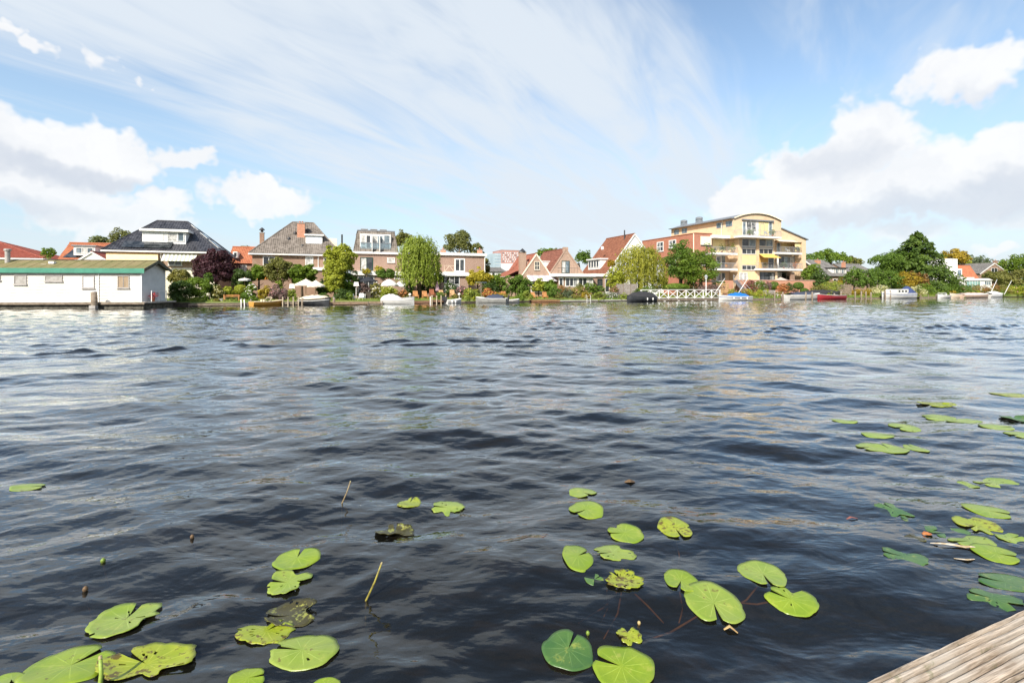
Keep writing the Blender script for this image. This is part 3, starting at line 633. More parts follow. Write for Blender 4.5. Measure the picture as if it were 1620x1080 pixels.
def bbox(px0, px1, py0, py1, v):
    u0, u1 = SHORE.at(px0, v), SHORE.at(px1, v); pm = (px0 + px1) / 2; Y = SHORE.Y(pm, v)
    return u0, u1, CAMH - (py1 - HZ) / F * Y, CAMH - (py0 - HZ) / F * Y, Y
def trunk(root, u, v, z0, z1, r, rg, spread, mat=BARK, limbs=6):
    mb = MB(); top = z0 + (z1 - z0) * .72; lean = rg.normal(size=2) * .03 * (z1 - z0)
    pts = [(u, v, z0 - .15), (u + lean[0] * .3, v + lean[1] * .3, z0 + (top - z0) * .33), (u + lean[0] * .7, v + lean[1] * .7, z0 + (top - z0) * .66), (u + lean[0], v + lean[1], top)]
    mb.tube(pts, [r * 1.25, r, r * .78, r * .35], 7)
    for i in range(limbs):
        f = rg.uniform(.35, .95); a = rg.uniform(0, 6.28); b = Vector(pts[0]).lerp(Vector(pts[3]), f); L = spread * rg.uniform(.45, .8)
        e = b + Vector((math.cos(a) * L, math.sin(a) * L, L * rg.uniform(.5, 1.0)))
        mb.tube([b, b.lerp(e, .5) + Vector((0, 0, -.06 * L)), e], [r * .45, r * .28, r * .1], 5, False)
    return part('trunk', mb, mat, root, True)
def tree(px0, px1, py0, py1, v, kind, label, base=None, name='broadleaf_tree', group='trees on the far bank', n=None, leaf=.17, seed=0, tr=None, clump=.30, cat='tree', bark=BARK, ry=None, bottom=-.75, dens=1.0):
    """px, py: the box the crown fills in the photograph, at v metres behind the water's edge"""
    rg = np.random.default_rng(int(px0 * 31 + py0 * 7 + seed)); u0, u1, z0, z1, Y = bbox(px0, px1, py0, py1, v); u = (u0 + u1) / 2; zg = GZ if base is None else base
    rx = (u1 - u0) / 2; rz = (z1 - z0) / 2; rv = ry or min(rx, rz * 1.2) * .9
    root = thing(name, label, cat, (u, v, zg), SHORE, group)
    trunk(root, u, v, zg, z1, tr or max(.07, .032 * (z1 - zg)), rg, rx, bark)
    area = (px1 - px0) * (py1 - py0); n = n or int(min(9000, max(500, area * 2.6 * dens))); ncl = int(max(16, 7 / clump ** 2))
    P, N, t = clumps((u, v, (z0 + z1) / 2), (rx, rv, rz), ncl, clump * min(rx, rz) * 1.05, n, rg, bottom)
    leaves(root, 'crown', P, N, t, leaf * max(1, Y / 75), kind, rg); return root
def shrub(px0, px1, py0, py1, v, kind, label, flower=None, nf=60, name='garden_shrub', group='garden shrubs along the bank', leaf=.12, seed=0, clump=.34, dens=1.0, cat='shrub', tidy=False, ry=None):
    rg = np.random.default_rng(int(px0 * 17 + py0 * 5 + seed)); u0, u1, z0, z1, Y = bbox(px0, px1, py0, py1, v); z0 = max(z0, .12); u = (u0 + u1) / 2; rx = (u1 - u0) / 2; rz = max(.15, (z1 - z0) / 2); rv = ry or rx * .75
    root = thing(name, label, cat, (u, v, z0), SHORE, group); area = (px1 - px0) * (py1 - py0); n = int(min(5000, max(220, area * (7.0 if tidy else 3.2) * dens)))
    mb = MB()
    for i in range(5):
        a = rg.uniform(0, 6.28); mb.tube([(u + .06 * math.cos(a), v + .06 * math.sin(a), z0 - .3), (u + rx * .5 * math.cos(a), v + rv * .5 * math.sin(a), z0 + rz * 1.2)], [.028, .012], 5)
    part('stems', mb, BARK, root)
    if tidy:
        d = rg.normal(size=(n, 3)); d /= np.linalg.norm(d, axis=1, keepdims=True); P = np.array([u, v, z0 + rz]) + d * np.array([rx, rv, rz]) * rg.uniform(.86, 1.0, (n, 1)); N = d + .35 * rg.normal(size=(n, 3)); t = np.clip(.5 + .2 * rg.normal(size=n), 0, 1)
    else:
        P, N, t = clumps((u, v, z0 + rz * .92), (rx, rv, rz * 1.05), int(max(14, 5 / clump ** 2)), clump * min(rx, rz * 1.4), n, rg, -.9)
        P[:, 2] = np.maximum(P[:, 2], z0 - .12 + .1 * rg.random(len(P)))
    leaves(root, 'foliage', P, N, t, leaf * max(1, Y / 80), kind, rg)
    if flower:
        k = rg.choice(len(P), min(nf, len(P)), replace=False); c = np.array([u, v, z0 + rz]); d = (P[k] - c); d /= np.linalg.norm(d, axis=1, keepdims=True)
        leaves(root, 'flowers', P[k] + d * .08 + np.array([0, -.12, .03]), d + np.array([0, -.8, .4]), rg.random(len(k)), .16, flower, rg, 1.0)['kind'] = 'stuff'
    return root
def willow(px0, px1, py0, py1, v, kind, label, seed=0, zg=None):
    rg = np.random.default_rng(900 + seed); u0, u1, z0, z1, Y = bbox(px0, px1, py0, py1, v); u = (u0 + u1) / 2; rx = (u1 - u0) / 2
    root = thing('weeping_willow', label, 'tree', (u, v, GZ), SHORE, 'weeping willows'); trunk(root, u, v, GZ, z1, .26, rg, rx * .9, limbs=9)
    P = []; N = []; T = []; tt = []; H = z1 - z0
    for i in range(330):
        a = rg.uniform(0, 6.283); rr = rx * math.sqrt(rg.uniform(.03, 1)) * (1 + .07 * math.sin(5 * a)); dome = math.sqrt(max(0, 1 - (rr / rx) ** 2 * .93)); top = z0 + H * (.50 + .46 * dome) + rg.normal() * .18
        low = z0 + H * max(0, rg.normal(.10 + .10 * math.sin(4 * a + 1), .10)) + (0 if rr > .45 * rx else H * .22)
        x0, y0 = u + rr * math.cos(a), v + rr * .85 * math.sin(a); L = max(.5, top - low); m = int(L * 7) + 3; tb = rg.normal() * .2; sw = rg.normal(size=2) * .25
        f = rg.random(m) ** .85; arch = np.minimum(f * 5, 1)
        px = x0 + (1 - arch) * (-.5 * math.cos(a)) + sw[0] * f + rg.normal(size=m) * .10; py = y0 + (1 - arch) * (-.5 * math.sin(a)) + sw[1] * f + rg.normal(size=m) * .10; pz = top - f * L + rg.normal(size=m) * .06
        P.append(np.stack([px, py, pz], 1)); out = np.array([math.cos(a), math.sin(a), .5 if f.mean() < .2 else .25]); N.append(out[None] + .65 * rg.normal(size=(m, 3))); T.append(np.array([0, 0, -1.0])[None] + .28 * rg.normal(size=(m, 3))); tt.append(np.clip(.5 + tb + .16 * rg.normal(size=m), 0, 1))
    for a in range(26):                                                        # the rounded top
        d = rg.normal(size=3); d[2] = abs(d[2]) + .4; d /= np.linalg.norm(d); c = np.array([u, v, z0 + H * .55]) + d * np.array([rx * .82, rx * .7, H * .40]); m = 46
        P.append(c + rg.normal(size=(m, 3)) * .32); N.append(d[None] + .6 * rg.normal(size=(m, 3))); T.append(np.array([0, 0, -1.0])[None] + .5 * rg.normal(size=(m, 3))); tt.append(np.clip(.5 + rg.normal() * .2 + .15 * rg.normal(size=m), 0, 1))
    leaves(root, 'crown', np.vstack(P), np.vstack(N), np.concatenate(tt), .115, kind, rg, 3.4, np.vstack(T)); return root
def conifer(px0, px1, py0, py1, v, kind, label, seed=0, n=21000):
    rg = np.random.default_rng(300 + seed); u0, u1, z0, z1, Y = bbox(px0, px1, py0, py1, v); u = (u0 + u1) / 2; rx = (u1 - u0) / 2; H = z1 - GZ
    root = thing('conifer_tree', label, 'tree', (u, v, GZ), SHORE, 'trees on the far bank')
    part('trunk', MB().tube([(u, v, GZ - .2), (u, v, z1 - .3)], [.32, .03], 7), BARK, root, True); P = []; N = []; tt = []; nb = 430; m = n // nb
    for i in range(nb):
        f = (i + rg.random()) / nb; f = 1 - (1 - f) ** .75; a = rg.uniform(0, 6.283); L = rx * (1 - f) ** .80 * rg.uniform(.78, 1.10) + .2; zb = z0 + (z1 - z0) * f
        s = rg.random(m) ** .55; w = .14 + .20 * (1 - s) * L * .5
        px = u + math.cos(a) * L * s + rg.normal(size=m) * w; py = v + math.sin(a) * L * s * .9 + rg.normal(size=m) * w; pz = zb + L * (.22 * s - .34 * s * s) + rg.normal(size=m) * .13 - np.abs(rg.normal(size=m)) * .12
        P.append(np.stack([px, py, pz], 1)); N.append(np.array([math.cos(a) * .6, math.sin(a) * .6, .9])[None] + .55 * rg.normal(size=(m, 3))); tt.append(np.clip(.5 + .2 * rg.normal() + .15 * rg.normal(size=m), 0, 1))
    leaves(root, 'crown', np.vstack(P), np.vstack(N), np.concatenate(tt), .30, kind, rg, 1.6); return root

# ================================================================== building pieces
WHITE = M('white_paint', (.80, .79, .76), (.70, .68, .64), 1.5, .5, .4); CREAMP = M('cream_paint', (.78, .72, .58), (.70, .63, .48), 1.5, .55); GREYP = M('grey_paint', (.34, .35, .36), (.26, .27, .28), 2, .5)
DGREEN = M('dark_green_paint', (.012, .045, .035), (.02, .06, .045), 2, .4); DARKP = M('dark_paint', (.03, .03, .033), (.05, .05, .052), 2, .5); STEEL = M('galvanised_steel', (.42, .43, .44), (.30, .31, .32), 4, .35, .5, metal=.7)
GL_D = Mglass('glass_dark', (.018, .022, .026), (.055, .06, .065)); GL_C = Mglass('glass_curtain', (.34, .33, .31), (.55, .54, .51), 3.0, .12); GL_B = Mglass('glass_blue', (.08, .11, .13), (.22, .27, .30), 1.0); GL_M = Mglass('glass_mixed', (.03, .035, .04), (.30, .30, .29), 1.6)
BR_PALE = Mbrick('brick_pale', (.33, .195, .13), (.41, .26, .18), (.42, .33, .27)); BR_BROWN = Mbrick('brick_brown', (.25, .13, .08), (.32, .18, .115), (.36, .28, .22)); BR_RED = Mbrick('brick_red', (.42, .135, .075), (.50, .18, .10), (.40, .25, .19)); BR_ORANGE = Mbrick('brick_orange', (.50, .19, .10), (.58, .25, .14), (.50, .32, .24)); BR_MAUVE = Mbrick('brick_mauve', (.285, .165, .115), (.36, .22, .16), (.38, .29, .24)); BR_CREAM = Mbrick('brick_cream', (.66, .45, .27), (.72, .52, .33), (.66, .52, .37), .25)
T_BLACK = Mtint('tile_black', (.020, .020, .024), (.075, .075, .085), .38, .5); T_GREY = Mtint('tile_brown_grey', (.105, .088, .072), (.25, .215, .185), .75); T_ORANGE = Mtint('tile_orange', (.30, .10, .052), (.46, .18, .09), .75); T_RED = Mtint('tile_red', (.21, .055, .038), (.32, .095, .065), .7)
T_BROWN = Mtint('tile_brown_red', (.15, .058, .034), (.25, .105, .062), .75); T_MAROON = Mtint('tile_maroon', (.13, .052, .035), (.22, .09, .062), .75); T_SLATE = Mtint('tile_slate', (.10, .095, .09), (.21, .20, .19), .75); T_TERRA = Mtint('tile_terracotta', (.20, .07, .045), (.31, .12, .08), .7)
LEADM = M('lead_flashing', (.25, .26, .28), (.18, .19, .2), 3, .5, metal=.3); CONC = M('concrete', (.42, .40, .37), (.32, .30, .28), 2, .85, bump=.2); TIMBER = M('grey_timber', (.27, .22, .17), (.16, .125, .09), 3, .85, .15, .4, 30, stretch=(1, 1, 3)); TEAK = M('teak', (.46, .22, .08), (.34, .15, .05), 4, .6, bump=.2); TEAKP = M('teak_pale', (.52, .33, .17), (.42, .25, .12), 4, .6); DARKW = M('dark_timber', (.05, .04, .03), (.09, .07, .05), 3, .9, bump=.3)

def window(root, u0, u1, z0, z1, v, cols=2, rows=1, frame=WHITE, glass=None, fw=.075, sill=True, name='window', side=0, fr2=None):
    """frame standing proud of the wall, panes set back in it. side=0: river front at v; side=1: wall facing along -u, then u0,u1 are v-limits and v is u"""
    def bx(mb, a, b, c, d, p, q): return mb.box(a, b, v + p, v + q, c, d) if not side else mb.box(v + p, v + q, a, b, c, d)
    f = MB(); d0, d1 = -.055, .03
    bx(f, u0, u1, z0, z0 + fw, d0, d1); bx(f, u0, u1, z1 - fw, z1, d0, d1); bx(f, u0, u0 + fw, z0 + fw, z1 - fw, d0, d1); bx(f, u1 - fw, u1, z0 + fw, z1 - fw, d0, d1)
    iw, ih = (u1 - u0 - 2 * fw), (z1 - z0 - 2 * fw); m = fw * .75
    for k in range(1, cols): x = u0 + fw + iw * k / cols; bx(f, x - m / 2, x + m / 2, z0 + fw, z1 - fw, d0 + .006, d1)
    for k in range(1, rows): z = z0 + fw + ih * k / rows; bx(f, u0 + fw, u1 - fw, z - m / 2, z + m / 2, d0 + .010, d1)
    fo = part(name, f, frame, root); gl = glass if isinstance(glass, (list, tuple)) else [glass or GL_D]
    for r in range(rows):
        for k in range(cols):
            a, b = u0 + fw + iw * k / cols + .002, u0 + fw + iw * (k + 1) / cols - .002; c, d = z0 + fw + ih * r / rows + .002, z0 + fw + ih * (r + 1) / rows - .002
            part('pane', bx(MB(), a, b, c, d, -.018, .02), gl[(r * cols + k) % len(gl)], fo)
    if sill: part('sill', bx(MB(), u0 - .06, u1 + .06, z0 - .08, z0 - .004, -.11, .02), CONC, fo)
    return fo
def pxwin(root, a, b, c, d, v, **kw):
    u0, u1 = SHORE.at(a, v), SHORE.at(b, v); pm = (a + b) / 2; return window(root, u0, u1, SHORE.at(pm, v, d)[1], SHORE.at(pm, v, c)[1], v, **kw)
def ZP(px, py, v): return SHORE.at(px, v, py)[1]
def UP(px, v): return SHORE.at(px, v)
def railing(parent, a, b, z, h, n, mat=STEEL, name='railing', r=.02, bars=True):
    """handrail, bottom rail and balusters between two points (u, v)"""
    mb = MB(); A, B = Vector((*a, z)), Vector((*b, z)); up = Vector((0, 0, h)); mb.bar(A + up, B + up, .05, .05); mb.bar(A + Vector((0, 0, .08)), B + Vector((0, 0, .08)), .03, .03)
    for i in range(n + 1): p = A.lerp(B, i / n); mb.bar(p, p + up, r * (2 if i % 6 == 0 or i == n else 1))
    return part(name, mb, mat, parent)
def chimney(root, u, v, w, d, z0, z1, mat, cap=CONC, pots=2):
    c = part('chimney', MB().box(u - w / 2, u + w / 2, v - d / 2, v + d / 2, z0, z1), mat, root)
    part('chimney_cap', MB().box(u - w / 2 - .06, u + w / 2 + .06, v - d / 2 - .06, v + d / 2 + .06, z1 + .002, z1 + .1), cap, c)
    for i in range(pots): part('chimney_pot', MB().lathe([(.11, .1), (.09, .35)], (u + (i - (pots - 1) / 2) * .34, v, z1), 8), T_RED_M, c)
    return c
T_RED_M = M('clay_pot', (.40, .14, .07), (.3, .1, .05), 5)
def hip_roof(root, u0, u1, v0, v1, ze, ra, rb, vr, zr, mat, cap=None, wave=.26):
    o = .35; a, b, c, d = u0 - o, u1 + o, v0 - o, v1 + o
    r = part('roof', MB().tiles((a, c, ze), (b, c, ze), (rb, vr, zr), (ra, vr, zr), wave=wave), mat, root, label=None)
    part('roof_side', MB().tiles((b, c, ze), (b, d, ze), (rb, vr, zr), (rb, vr, zr), wave=wave), mat, r); part('roof_side', MB().tiles((a, d, ze), (a, c, ze), (ra, vr, zr), (ra, vr, zr), wave=wave), mat, r)
    part('roof_back', MB().slab([(b, d, ze), (a, d, ze), (ra, vr, zr), (rb, vr, zr)], .05), mat, r)
    mb = MB()
    for p, q in (((a, c, ze), (ra, vr, zr)), ((b, c, ze), (rb, vr, zr)), ((a, d, ze), (ra, vr, zr)), ((b, d, ze), (rb, vr, zr)), ((ra, vr, zr), (rb, vr, zr))):
        p, q = Vector(p), Vector(q); n = max(2, int((q - p).length / .4))
        for i in range(n): A = p.lerp(q, i / n) + Vector((0, 0, .05)); B = p.lerp(q, (i + 1.05) / n) + Vector((0, 0, .05)); mb.tube([A, B], [.105, .09], 6, True, tint=random.random())
    part('ridge_tiles', mb, mat, r)
    mb = MB(); t = .18
    for p, q in (((a, c), (b, c)), ((b, c), (b, d)), ((b, d), (a, d)), ((a, d), (a, c))): mb.bar((*p, ze - t / 2 - .02), (*q, ze - t / 2 - .02), .16, t)
    part('gutter', mb, WHITE, root); part('soffit', MB().box(a + .09, b - .09, c + .09, d - .09, ze - .16, ze - .06), CREAMP, root)
    return r
def gable_house(root, u0, u1, v0, v1, zg, ze, zr, wall, tile, um=None, verge=WHITE, over=.25, ovf=.06, tilekw=None, flat=0.0):
    """walls with a gable to the river and tiled slopes falling to both sides"""
    um = (u0 + u1) / 2 if um is None else um
    top = [(um - flat, zr), (um + flat, zr)] if flat else [(um, zr)]
    w = part('wall', MB().prism([(u0, zg), (u1, zg), (u1, ze)] + top[::-1] + [(u0, ze)], v0, v1), wall, root)
    sl = (zr - ze) / (um - u0); kw = tilekw or {}
    L = [(u0 - over, v1, ze - sl * over + .06), (u0 - over, v0 - ovf, ze - sl * over + .06), (um, v0 - ovf, zr + .06), (um, v1, zr + .06)]
    Rr = [(u1 + over, v0 - ovf, ze - sl * over + .06), (u1 + over, v1, ze - sl * over + .06), (um, v1, zr + .06), (um, v0 - ovf, zr + .06)]
    r = part('roof', MB().tiles(*L, **kw), tile, root); part('roof_side', MB().tiles(*Rr, **kw), tile, r)
    mb = MB().tube([(um, v0 - ovf, zr + .10), (um, v1, zr + .10)], .11, 6); part('ridge_tiles', mb, tile, r)
    mb = MB()
    for s, e in ((u0 - over, -1), (u1 + over, 1)): mb.bar((s, v0 - ovf - .03, ze - sl * over), (um, v0 - ovf - .03, zr + .0), .07, .20)
    part('bargeboard', mb, verge, root)
    return w, r

# ================================================================== garden furniture and boats
def fcol(name, c): return M(name, c, tuple(x * .86 for x in c), 2.5, .8, .2, .15, 60)
def parasol(px, pytop, pyedge, wpx, v, col, label, zb=None, tiltu=0.0, n=8, name='garden_parasol', group='garden parasols', dome=0.0):
    u = UP(px, v); Y = SHORE.Y(px, v); zt, ze = ZP(px, pytop, v), ZP(px, pyedge, v); r = wpx / 2 / F * Y; zb = GZ if zb is None else zb
    root = thing(name, label, 'parasol', (u, v, zb), SHORE, group)
    mb = MB(); rings = []
    for f in (.02, .25, .5, .75, 1.0):
        zz = zt - (zt - ze) * (f ** (1.6 if dome else 1.0)); rings.append([(u + r * f * math.cos(6.2832 * (k + .5) / (2 * n)) * (1 if k % 2 else .965), v + r * f * .95 * math.sin(6.2832 * (k + .5) / (2 * n)) * (1 if k % 2 else .965), zz + tiltu * f * math.cos(6.2832 * (k + .5) / (2 * n)) - (.03 if k % 2 else 0) * f) for k in range(2 * n)])
    edge = rings[-1]; rings.append([(p[0], p[1], p[2] - .16) for p in edge])
    c = part('canopy', mb.loft(rings, False), col, root)
    rb = MB()
    for k in range(n): a = 6.2832 * (k + .5) / n; rb.bar((u, v, zt - .06), (u + r * .94 * math.cos(a), v + r * .9 * math.sin(a), ze + tiltu * math.cos(a) - .03), .025)
    part('ribs', rb, DARKP, c)
    part('pole', MB().tube([(u, v, zb), (u, v, zt + .12)], .03, 7), M('parasol_pole', (.42, .30, .18), (.3, .2, .1), 5), root); part('base', MB().lathe([(.34, 0), (.34, .06), (.08, .1)], (u, v, zb), 10), CONC, root); return root
def chair(u, v, z, label, mat, rot=0.0, group='garden chairs', style='recliner', name='garden_chair', s=1.0):
    root = thing(name, label, 'chair', (u, v, z), SHORE, group); c, sn = math.cos(rot), math.sin(rot)
    def T(p): return (u + s * (p[0] * c - p[1] * sn), v + s * (p[0] * sn + p[1] * c), z + s * p[2])
    w = .30
    if style == 'recliner':
        for k in range(5): x = -w + .06 + k * .12; part('seat_slat', MB().bar(T((x, -.45, .34)), T((x, .12, .28)), .09, .025), mat, root); part('back_slat', MB().bar(T((x, .10, .28)), T((x, .42, 1.0)), .10, .025, up=(0, 1, .3)), mat, root)
        for sx in (-w, w):
            part('leg', MB().bar(T((sx, -.42, 0)), T((sx, -.42, .52)), .06), mat, root); part('leg', MB().bar(T((sx, .32, 0)), T((sx, .22, .54)), .06), mat, root); part('armrest', MB().bar(T((sx, -.5, .54)), T((sx, .36, .54)), .09, .03), mat, root)
    else:                                                                      # moulded shell chair
        mb = MB(); rings = []
        for y, zz, ww in ((-.30, .40, .24), (-.10, .38, .27), (.12, .37, .28), (.22, .48, .29), (.27, .66, .27), (.30, .86, .20)): rings.append([T((-ww, y, zz + .06)), T((-ww * .6, y, zz)), T((ww * .6, y, zz)), T((ww, y, zz + .06)), T((ww * .6, y + .02, zz + .035)), T((-ww * .6, y + .02, zz + .035))])
        part('shell', mb.loft(rings), mat, root, True)
        for sx in (-1, 1):
            part('leg', MB().bar(T((sx * .30, -.34, 0)), T((sx * .20, -.24, .40)), .05), mat, root); part('leg', MB().bar(T((sx * .30, .30, 0)), T((sx * .20, .18, .40)), .05), mat, root)
    return root
def post(px, pytop, v, label, mat=TIMBER, r=.10, zb=-1.2, name='mooring_post', group='mooring posts', cap=None):
    u = UP(px, v); zt = ZP(px, pytop, v); root = thing(name, label, 'post', (u, v, -.1), SHORE, group); g = random.Random(px)
    part('shaft', MB().tube([(u, v, zb), (u + g.uniform(-.02, .02), v, .2), (u + g.uniform(-.05, .05), v, zt - .04), (u, v, zt)], [r * 1.05, r, r * .97, r * .78], 9), mat, root, True)
    part('cap', MB().lathe([(r * .9, -.01), (r * .85, .03), (r * .3, .06)], (u, v, zt), 9), cap or CONC, root); return root
def jetty_deck(px0, px1, pyt, v0, v1, label, mat=TIMBER, posts=0, ptop=None, name='landing_stage', pmat=None, group='landing stages'):
    u0, u1 = UP(px0, v0), UP(px1, v0); zt = ZP((px0 + px1) / 2, pyt, v0); root = thing(name, label, 'landing stage', ((u0 + u1) / 2, v0, 0), SHORE, group); mb = MB()
    part('front_beam', MB().box(u0, u1, v0 - .05, v0 + .02, zt - .24, zt - .035), mat, root); n = max(3, int((u1 - u0) / .5))
    for k in range(n): a = u0 + (u1 - u0) * k / n; b = u0 + (u1 - u0) * (k + 1) / n - .02; part('plank', MB().box(a, b, v0 - .09, v1, zt - .03, zt + random.uniform(-.006, .006)), mat, root)
    for k in range(max(2, int((u1 - u0) / 2.2))): x = u0 + .2 + (u1 - u0 - .4) * k / max(1, max(2, int((u1 - u0) / 2.2)) - 1); part('pile', MB().tube([(x, v0 + .12, -1.3), (x, v0 + .12, zt - .035)], .08, 7), DARKW, root)
    if posts:
        for k in range(posts): x = u0 + .1 + (u1 - u0 - .2) * k / max(1, posts - 1); part('post', MB().tube([(x, v0 - .12, -1.2), (x, v0 - .12, zt + (ptop or .5))], .065, 7), pmat or mat, root)
    return root
def hull_rings(L, W, H, bow=.5, stern=.85, flare=.8, n=14, rocker=.12):
    out = []
    for i in range(n + 1):
        f = i / n; b = W / 2 * (stern + (1 - stern) * math.sin(min(1, f / .45) * math.pi / 2)) if f < .45 else W / 2 * max(.02, math.cos((f - .45) / .55 * math.pi / 2) ** bow)
        sh = H * (1 + .95 * max(0, f - .40) ** 1.6 + .08 * (1 - f)); k = -.22 + rocker * max(0, f - .7) * 2.2
        x = f * L; out.append((x, b, sh, k))
    return out
def boat(px0, px1, v, label, hull, H=.5, W=1.7, rot=0.0, name='moored_boat', trim=WHITE, cover=None, cover_h=.35, cover_rng=(.05, .95), open_in=None, shield=False, cabin=None, motor=False, keelc=None, flip=False, group='moored boats', bow=.55, stern=.85, L=None, fenders=0, stripe=None):
    """a hull with sheer, gunwale, deck or tarpaulin; bow towards +u unless flipped"""
    u0, u1 = UP(px0, v), UP(px1, v); uc = (u0 + u1) / 2; L = L or (u1 - u0) / max(.35, abs(math.cos(rot))); root = thing(name, label, 'boat', (uc, v, 0), SHORE, group); c, s = math.cos(rot), math.sin(rot); sg = -1 if flip else 1
    def T(x, y, z): x = (x - L / 2) * sg; y = y * sg; return (uc + x * c - y * s, v + x * s + y * c, z)
    S_ = hull_rings(L, W, H, bow, stern); rings = [[T(x, -b, sh), T(x, -b * .97, sh * .55), T(x, -b * .80, .02), T(x, -b * .35, k), T(x, 0, k - .05), T(x, b * .35, k), T(x, b * .80, .02), T(x, b * .97, sh * .55), T(x, b, sh)] for x, b, sh, k in S_]
    h = part('hull', MB().loft(rings, False, False), hull, root, True); part('transom', MB().poly(rings[0]), hull, root)
    g = MB(); g.tube([T(x, -b, sh) for x, b, sh, k in S_], .035, 6); g.tube([T(x, b, sh) for x, b, sh, k in S_], .035, 6); part('gunwale', g, trim, root, True)
    if stripe: st = MB(); [st.tube([T(x, sd * (b * .985 + .012), sh * .72) for x, b, sh, k in S_], .03, 5) for sd in (-1, 1)]; part('rubbing_strake', st, stripe, h, True)
    part('deck', MB().loft([[T(x, -b * .97, sh - (.05 if f > .72 or not open_in else .22)), T(x, b * .97, sh - (.05 if f > .72 or not open_in else .22))] for (x, b, sh, k), f in zip(S_, [i / 14 for i in range(15)])], False, False), open_in or trim, root)
    if cover:
        a, b_ = cover_rng; rr = []
        for i in range(13):
            f = a + (b_ - a) * i / 12; x, b, sh, k = S_[min(14, int(round(f * 14)))]; x = f * L; hh = cover_h * math.sin(math.pi * min(1, .12 + i / 12 * .88)) ** .7 + .05 * math.sin(i * 2.1)
            rr.append([T(x, b * 1.02 * q, sh + .03 + hh * (1 - abs(q) ** 1.7) - (.07 if abs(q) == 1 else 0)) for q in (-1, -.75, -.4, 0, .4, .75, 1)])
        part('cover', MB().loft(rr, False, False), cover, root, True)
    if shield:
        w = S_[8][1] * .85; x = .56 * L; z = S_[8][2]; mb = MB(); pts = [T(x - .25, -w, z), T(x, -w, z + .42), T(x, w, z + .42), T(x - .25, w, z)]
        for p, q in zip(pts, pts[1:]): mb.bar(p, q, .05)
        sh_ = part('windscreen_frame', mb, trim, root); part('windscreen', MB().poly([T(x - .02, -w + .04, z + .03), T(x - .02, w - .04, z + .03), T(x, w - .04, z + .40), T(x, -w + .04, z + .40)]), Mclear('boat_screen', (.5, .55, .55), .3), sh_)
        for q in (-.5, .5): part('seat', MB().box(*sorted((T(.3 * L, q * w - .2, 0)[0], T(.42 * L, q * w + .2, 0)[0])), *sorted((T(.3 * L, q * w - .2, 0)[1] - .15, T(.42 * L, q * w + .2, 0)[1] + .15)), z - .2, z + .22), trim, root)
    if cabin:
        mat, a, b_, hh = cabin; w = W * .40; z = H; prof = [(a * L, z - .04), (a * L + .1, z + hh), (b_ * L - .45, z + hh * .96), (b_ * L, z - .02)]
        cb = part('cabin', MB().loft([[T(x, -w, zz) for x, zz in prof], [T(x, -w * .9, zz + (.05 if 0 < i < 3 else 0)) for i, (x, zz) in enumerate(prof)], [T(x, w * .9, zz + (.05 if 0 < i < 3 else 0)) for i, (x, zz) in enumerate(prof)], [T(x, w, zz) for x, zz in prof]]), mat, root)
        for k in range(3): x = (a + (b_ - a) * (.15 + .24 * k)) * L; part('cabin_window', MB().add([T(x, (-w - .012) * sg, z + hh * .35), T(x + .45, (-w - .012) * sg, z + hh * .35), T(x + .42, (-w - .012) * sg, z + hh * .8), T(x, (-w - .012) * sg, z + hh * .8)], [(0, 1, 2, 3)]), GL_D, cb)
    if motor: m_ = MB(); m_.box(*sorted((T(-.35, 0, 0)[0] - .12, T(-.02, 0, 0)[0] + .12)), *sorted((T(-.35, 0, 0)[1] - .16, T(-.02, 0, 0)[1] + .16)), H - .05, H + .42); m_.tube([T(-.2, 0, -.3), T(-.2, 0, H)], .06, 6); part('outboard_motor', m_, DARKP, root)
    for k in range(fenders): x, b, sh, kk = S_[3 + 3 * k]; part('fender', MB().lathe([(.02, -.22), (.08, -.18), (.08, .1), (.02, .16)], T(x, -(b + .09) * sg, sh * .6), 7), WHITE, root, True)
    return root
# ================================================================== quay edge
def quay(px0, px1, pyt, label, mat, v=.0, name='quay_edge', th=.22):
    u0, u1 = UP(px0, v), UP(px1, v); zt = ZP((px0 + px1) / 2, pyt, v); root = thing(name, label, 'quay edge', ((u0 + u1) / 2, v, 0), SHORE, 'timber bank edging')
    part('capping_beam', MB().box(u0, u1, v - .10, v + .16, zt - .12, zt), mat, root); n = max(2, int((u1 - u0) / .9))
    for k in range(n): a = u0 + (u1 - u0) * k / n; b = u0 + (u1 - u0) * (k + 1) / n; part('sheet_board', MB().box(a + .01, b - .01, v - .06 + .02 * (k % 2), v + .09, -1.3, zt - .122), DARKW, root)
quay(-140, 300, 480, 'dark timber bank edging behind the houseboat', DARKW); quay(300, 402, 479, 'pale timber edging in front of the lawn with the bench', TIMBER); quay(402, 600, 478, 'timber bank edging behind the orange and cream covered boats', DARKW); quay(600, 735, 477, 'timber bank edging under the deck chairs', TIMBER)
quay(735, 840, 476, 'dark bank edging under the grey motorboat', DARKW); quay(840, 1012, 474.5, 'long low concrete bank edging before the conservatory', CONC); quay(1012, 1160, 474.5, 'dark bank edging behind the white footbridge', DARKW); quay(1160, 1340, 472.5, 'bank edging below the apartment garden', TIMBER)
quay(1340, 1500, 471, 'bank edging beside the white cabin cruiser', DARKW); quay(1500, 2000, 469.5, 'bank edging at the far right', TIMBER)

